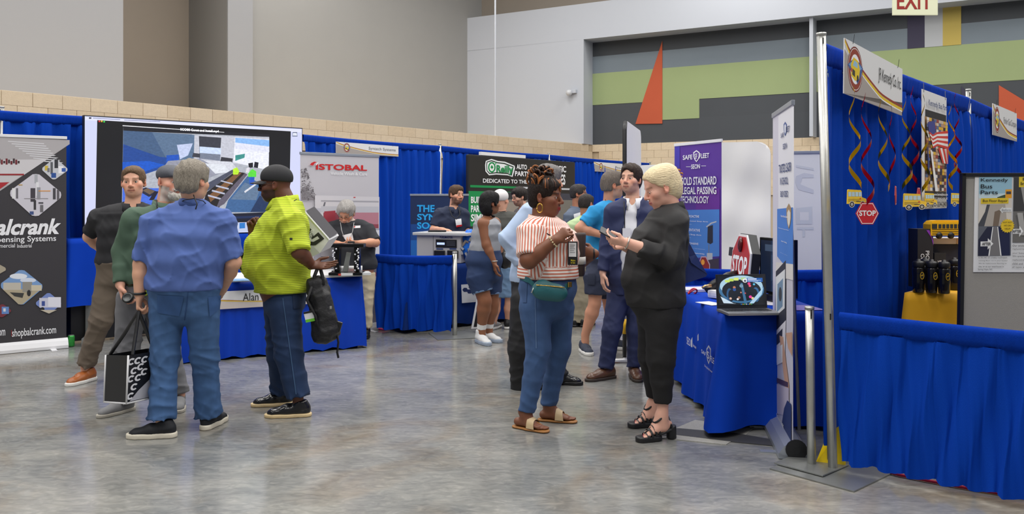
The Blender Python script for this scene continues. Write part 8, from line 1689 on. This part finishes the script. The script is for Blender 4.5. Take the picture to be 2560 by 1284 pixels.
p.make_body((176, 122, 96), brow=((40, 32, 30), .8)); sl = fabric('slate_polo', (84, 96, 116), .8); sh = p.shirt(sl, hem=p.W(0, 655)[2], sleeve=.8, wr=.007, seed=75); p.collar(sl, .064, .035)
decal(sh, [(1434, 535), (1452, 530), (1456, 560), (1438, 566)], mat('polo_white', (214, 216, 220), .8), sh, 'side_panel', 5, 5, .006)
p.trousers(fabric('dark_trousers', (40, 40, 46)), r=(.1, .08, .07, .065)); p.hair(hair_mat((58, 54, 54)), thick=.009, front=.07, nape=-.05); p.glasses(mat('frame_black', (16, 16, 18), .3))
for x in (1428, 1444): shoe(p.root, p.base, W_(x, 790), math.radians(80), SBK, SBK, .01, .28)
p = Person('man in a pale green polo seen from behind, short dark hair', 1456, 10.1, .010, .0075); W_ = p.W
p.head(1466, 511, 140, 8, 0, 1.0).torso([ring(p, 1450, 670, 0, .17, .13), ring(p, 1450, 630, 0, .18, .15), ring(p, 1450, 590, 0, .185, .15), ring(p, 1454, 560, 0, .175, .12), ring(p, 1460, 546, 0, .10, .07)], 130)
p.neck(W_(1463, 542), .060); p.arms((W_(1476, 562, .12), W_(1480, 610, .15), W_(1474, 645, .05)), (W_(1432, 564, -.12), W_(1420, 612, -.16), W_(1440, 645, -.10)))
p.hand(W_(1440, 645, -.10), (.5, .5, -.3), (1, 0, 0), -1); p.hand(W_(1474, 645, .05), (0, .5, -.5), (-1, 0, 0), 1); p.legs((W_(1462, 675), W_(1462, 750), W_(1462, 805)), (W_(1442, 675), W_(1442, 750), W_(1442, 805)))
p.make_body((190, 134, 108), eyes=False); gp2 = fabric('pale_green_polo', (176, 198, 150), .8); p.shirt(gp2, hem=p.W(0, 660)[2], sleeve=.85, wr=.008, seed=77); p.collar(gp2, .064, .03)
p.trousers(fabric('khaki_b', (150, 140, 118)), r=(.105, .085, .075, .07)); p.hair(hair_mat((48, 42, 40)), thick=.008, nape=-.05)
for x in (1442, 1462): shoe(p.root, p.base, W_(x, 812), math.radians(140), SBK, SBK, .01, .28)
# ---------------------------------------------------------------- carried things
M_BAGK = mat('bag_gloss_black', (28, 28, 31), .3); M_BAGW = mat('bag_white', (222, 222, 224), .45); M_BAGG = mat('bag_grey', (176, 176, 182), .4)
nb_ = P(316, 1008, 5.33); lf_ = P(260, 1004, 5.46); rt_ = P(420, 985, 5.62)
e = empty('tote_bag', nb_, 'black tote bag with white edges and white C logos hanging from a hand', 'bag')
Hh = P(316, 888, 5.33).z-nb_.z
g1 = Pan(lf_, nb_-lf_, Vector((0.02, 0, 1))); gw = (nb_-lf_).length; g2 = Pan(nb_, rt_-nb_, Vector((0.03, 0, 1))); fw_ = (rt_-nb_).length
b4 = [lf_, nb_, rt_, rt_+(lf_-nb_)]; up_ = Vector((.012, .0, Hh)); v = [q for q in b4]+[q+up_ for q in b4]
mk('sack', v, [(0, 1, 5, 4), (1, 2, 6, 5), (2, 3, 7, 6), (3, 0, 4, 7), (3, 2, 1, 0)], M_BAGK, e)
for a_, b_ in ((0, 4), (1, 5), (0, 1), (1, 2), (2, 6)): mb = MB(); mb.tube([v[a_], v[b_]], .006, 6); mb.build('piping', M_BAGW, e, True)
def cshape(cx, cy, r, sl=.25):
    o = [(cx+r*1.25*math.cos(a)+sl*r*math.sin(a), cy+r*math.sin(a)) for a in [.7+i*(2*math.pi-1.4)/12 for i in range(13)]]; i_ = [(cx+r*.55*math.cos(a)+sl*r*.5*math.sin(a), cy+r*.5*math.sin(a)) for a in [.7+i*(2*math.pi-1.4)/12 for i in range(12, -1, -1)]]
    return o+i_
pol = []
for i, (a_, b_) in enumerate(((.05, .86), (.20, .86), (.12, .66), (.27, .72), (.05, .50), (.22, .50), (.36, .86), (.13, .32), (.05, .14), (.36, .6))): pol.append(((226, 226, 230), cshape(a_*fw_+.01, b_*Hh, .022)))
pol.append(((180, 180, 188), [(.06*fw_, .01), (fw_*.98, .01), (fw_*.98, .60*Hh), (.5*fw_, .40*Hh), (.25*fw_, .22*Hh)]))
prints('logo_print', g2, pol, e, px=False, h=.003)
mb = MB(); hp_ = P(347, 782, 5.46)
for o1, o2 in ((.25, 0), (.72, .0)):
    pass
for k_, q_ in enumerate((nb_+(rt_-nb_)*.10, nb_+(rt_-nb_)*.62, lf_+(rt_-nb_)*.10)):
    t_ = q_+up_; mb = MB(); mb.tube([t_, t_.lerp(hp_, .5)+Vector((.0, 0, .0)), hp_+Vector((0, 0, .01))], .011, 6); mb.build('handle', M_BAGK, e)
# camera in the green man's hand
cc = P(320, 744, 5.86); e = empty('camera_lens', cc, 'black camera lens in the hand of the man in the green shirt', 'camera')
Rm = Matrix((Vector((0, -.9, .4)).cross(Vector((1, 0, 0))), Vector((1, 0, 0)), Vector((.25, -.9, .2)))).transposed()
mb = MB(); mb.lathe([(.001, -.03), (.038, -.03), (.040, .0), (.040, .02), (.034, .028), (.001, .024)], cc, 20, Rm); mb.build('barrel', M_BLACK, e, True); mb = MB(); mb.lathe([(.030, .028), (.033, .033), (.026, .033), (.024, .026)], cc, 20, Rm); mb.build('ring', mat('gunmetal', (90, 92, 92), .4, .6), e, True)
# lime bag glimpsed behind the blue polo man's arm
lc = P(362, 705, 5.95); e = empty('plastic_bag', lc, 'bright lime plastic bag glimpsed behind the blue polo man', 'bag'); v, q = bake([ball((0, 0, 0), (.05, .03, .10), None, .02), ball((.02, 0, .03), (.04, .03, .07), None, .02)], .008, extra=wrinkle(4, .008, [((1, 0, .5), .05, 1), ((.3, 0, 1), .06, 1)]), it=1); qmesh('bag_film', v, q, mat('lime_plastic', (206, 240, 20), .35), e, np.array(lc[:]))
# grey and black carrier bag on the lime man's back
c0_ = P(768, 522, 6.2); ux = (P(828, 604, 6.2)-c0_); vx = (P(765, 640, 6.2)-c0_)
cb_ = Pan(P(763, 645, 6.15), P(812, 634, 6.22)-P(763, 645, 6.15))
q_ = [P(762, 532, 6.2), P(822, 600, 6.2), P(800, 632, 6.2), P(762, 650, 6.2)]
e = empty('carrier_bag', P(790, 640, 6.2), 'pale grey and black printed carrier bag behind the man in lime', 'bag')
of = Vector((.05, .12, .03)); v = q_+[w+of for w in q_]
mk('sack', v, [(3, 2, 1, 0), (4, 5, 6, 7), (0, 1, 5, 4), (1, 2, 6, 5), (2, 3, 7, 6), (3, 0, 4, 7)], M_BAGW, e)
n0 = (q_[1]-q_[0]).cross(q_[3]-q_[0]).normalized(); n0 = n0 if n0.y < 0 else -n0; fpn2 = Pan(q_[3], Vector((1, 0, 0)))
prints('logo_print', fpn2, [((190, 192, 192), [(764, 596), (800, 632), (764, 648)]), ((38, 38, 40), [(764, 560), (779, 573), (784, 590), (796, 580), (811, 596), (790, 612), (770, 614), (764, 608)]), ((206, 206, 206), [(764, 586), (774, 592), (780, 598), (794, 590), (799, 596), (784, 604), (768, 602)])], e, h=.004)
txt('Cummins', fpn2, (758, 582, 794, 594), M_INKW, e, bold=.02, h=.012, rot=1.25)
mb = MB(); mb.tube([q_[0]+Vector((0, 0, .008)), q_[1]+Vector((0, 0, .008))], .008, 6); mb.build('rim', M_BAGW, e)
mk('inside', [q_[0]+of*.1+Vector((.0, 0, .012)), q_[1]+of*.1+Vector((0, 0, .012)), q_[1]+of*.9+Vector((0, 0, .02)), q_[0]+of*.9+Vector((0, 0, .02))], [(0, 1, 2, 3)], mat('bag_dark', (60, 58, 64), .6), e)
# backpack
bc_ = np.array(P(806, 770, 5.98)[:]); e = empty('backpack', Vector(bc_), 'black backpack hanging from the hand of the man in lime', 'backpack')
M_BP = mat('backpack_black', (24, 24, 27), .6, var=.3, vscale=20, bump=.4, bscale=60); L2 = lambda px, py, o=0: np.array(P(px, py, 5.98+o)[:])-bc_
ax_ = unit(L2(822, 850)-L2(790, 690)); nn = unit(np.array([.9, -.35, .2]))
v, q = bake([seg(L2(792, 705), L2(815, 838), .085, .105, .03, nn, .075, .095, .6), seg(L2(806, 740, -.06), L2(822, 830, -.06), .07, .085, .02, nn, .06, .07, .6)], .0085, extra=wrinkle(9, .006, [((.3, 0, 1), .11, 1), ((1, .3, .2), .09, 1), ((-.6, .3, .7), .1, 1)]), it=1); bk = qmesh('pack', v, q, M_BP, e, bc_)
mb = MB(); mb.tube([P(788, 712, 5.93), P(786, 690, 5.93), P(793, 672, 5.94), P(800, 668, 5.95), P(806, 690, 5.95), P(808, 712, 5.93)], .013, 8); mb.build('grab_handle', M_BP, e, True)
mb = MB(); mb.tube([P(780, 715, 5.90), P(768, 750, 5.90), P(790, 790, 5.86), P(800, 830, 5.87)], .012, 6); mb.build('shoulder_strap', M_BP, e, True)
mb = MB(); mb.tube([P(842, 830, 5.95), P(846, 855, 5.96), P(843, 880, 5.97), P(846, 894, 5.97)], .008, 6); mb.build('strap_end', M_BP, e, True)
mb = MB(); mb.box(P(845, 815, 5.93), (.05, .03, .07), Matrix.Rotation(.3, 3, 'Y'), .01); mb.build('buckle', M_BLACK, e)
for x_, y_ in ((797, 780), (827, 768)): mb = MB(); mb.box(P(x_, y_, 5.86), (.014, .01, .02), None, .003); mb.build('zip_pull', M_ALU, e)
tg = Pan(P(765, 806, 5.88), Vector((1, 0, .2)), Vector((-.25, 0, 1))); t_o = tg.slab('tag', 0, 0, .065, .075, -.003, 0, M_BADGE, e); tg.slab('tag_stripe', 0, 0, .065, .02, 0, .002, mat('tag_green', (110, 200, 50), .5), t_o); tg.slab('tag_band', 0, .062, .065, .075, 0, .002, M_BLACK, t_o)
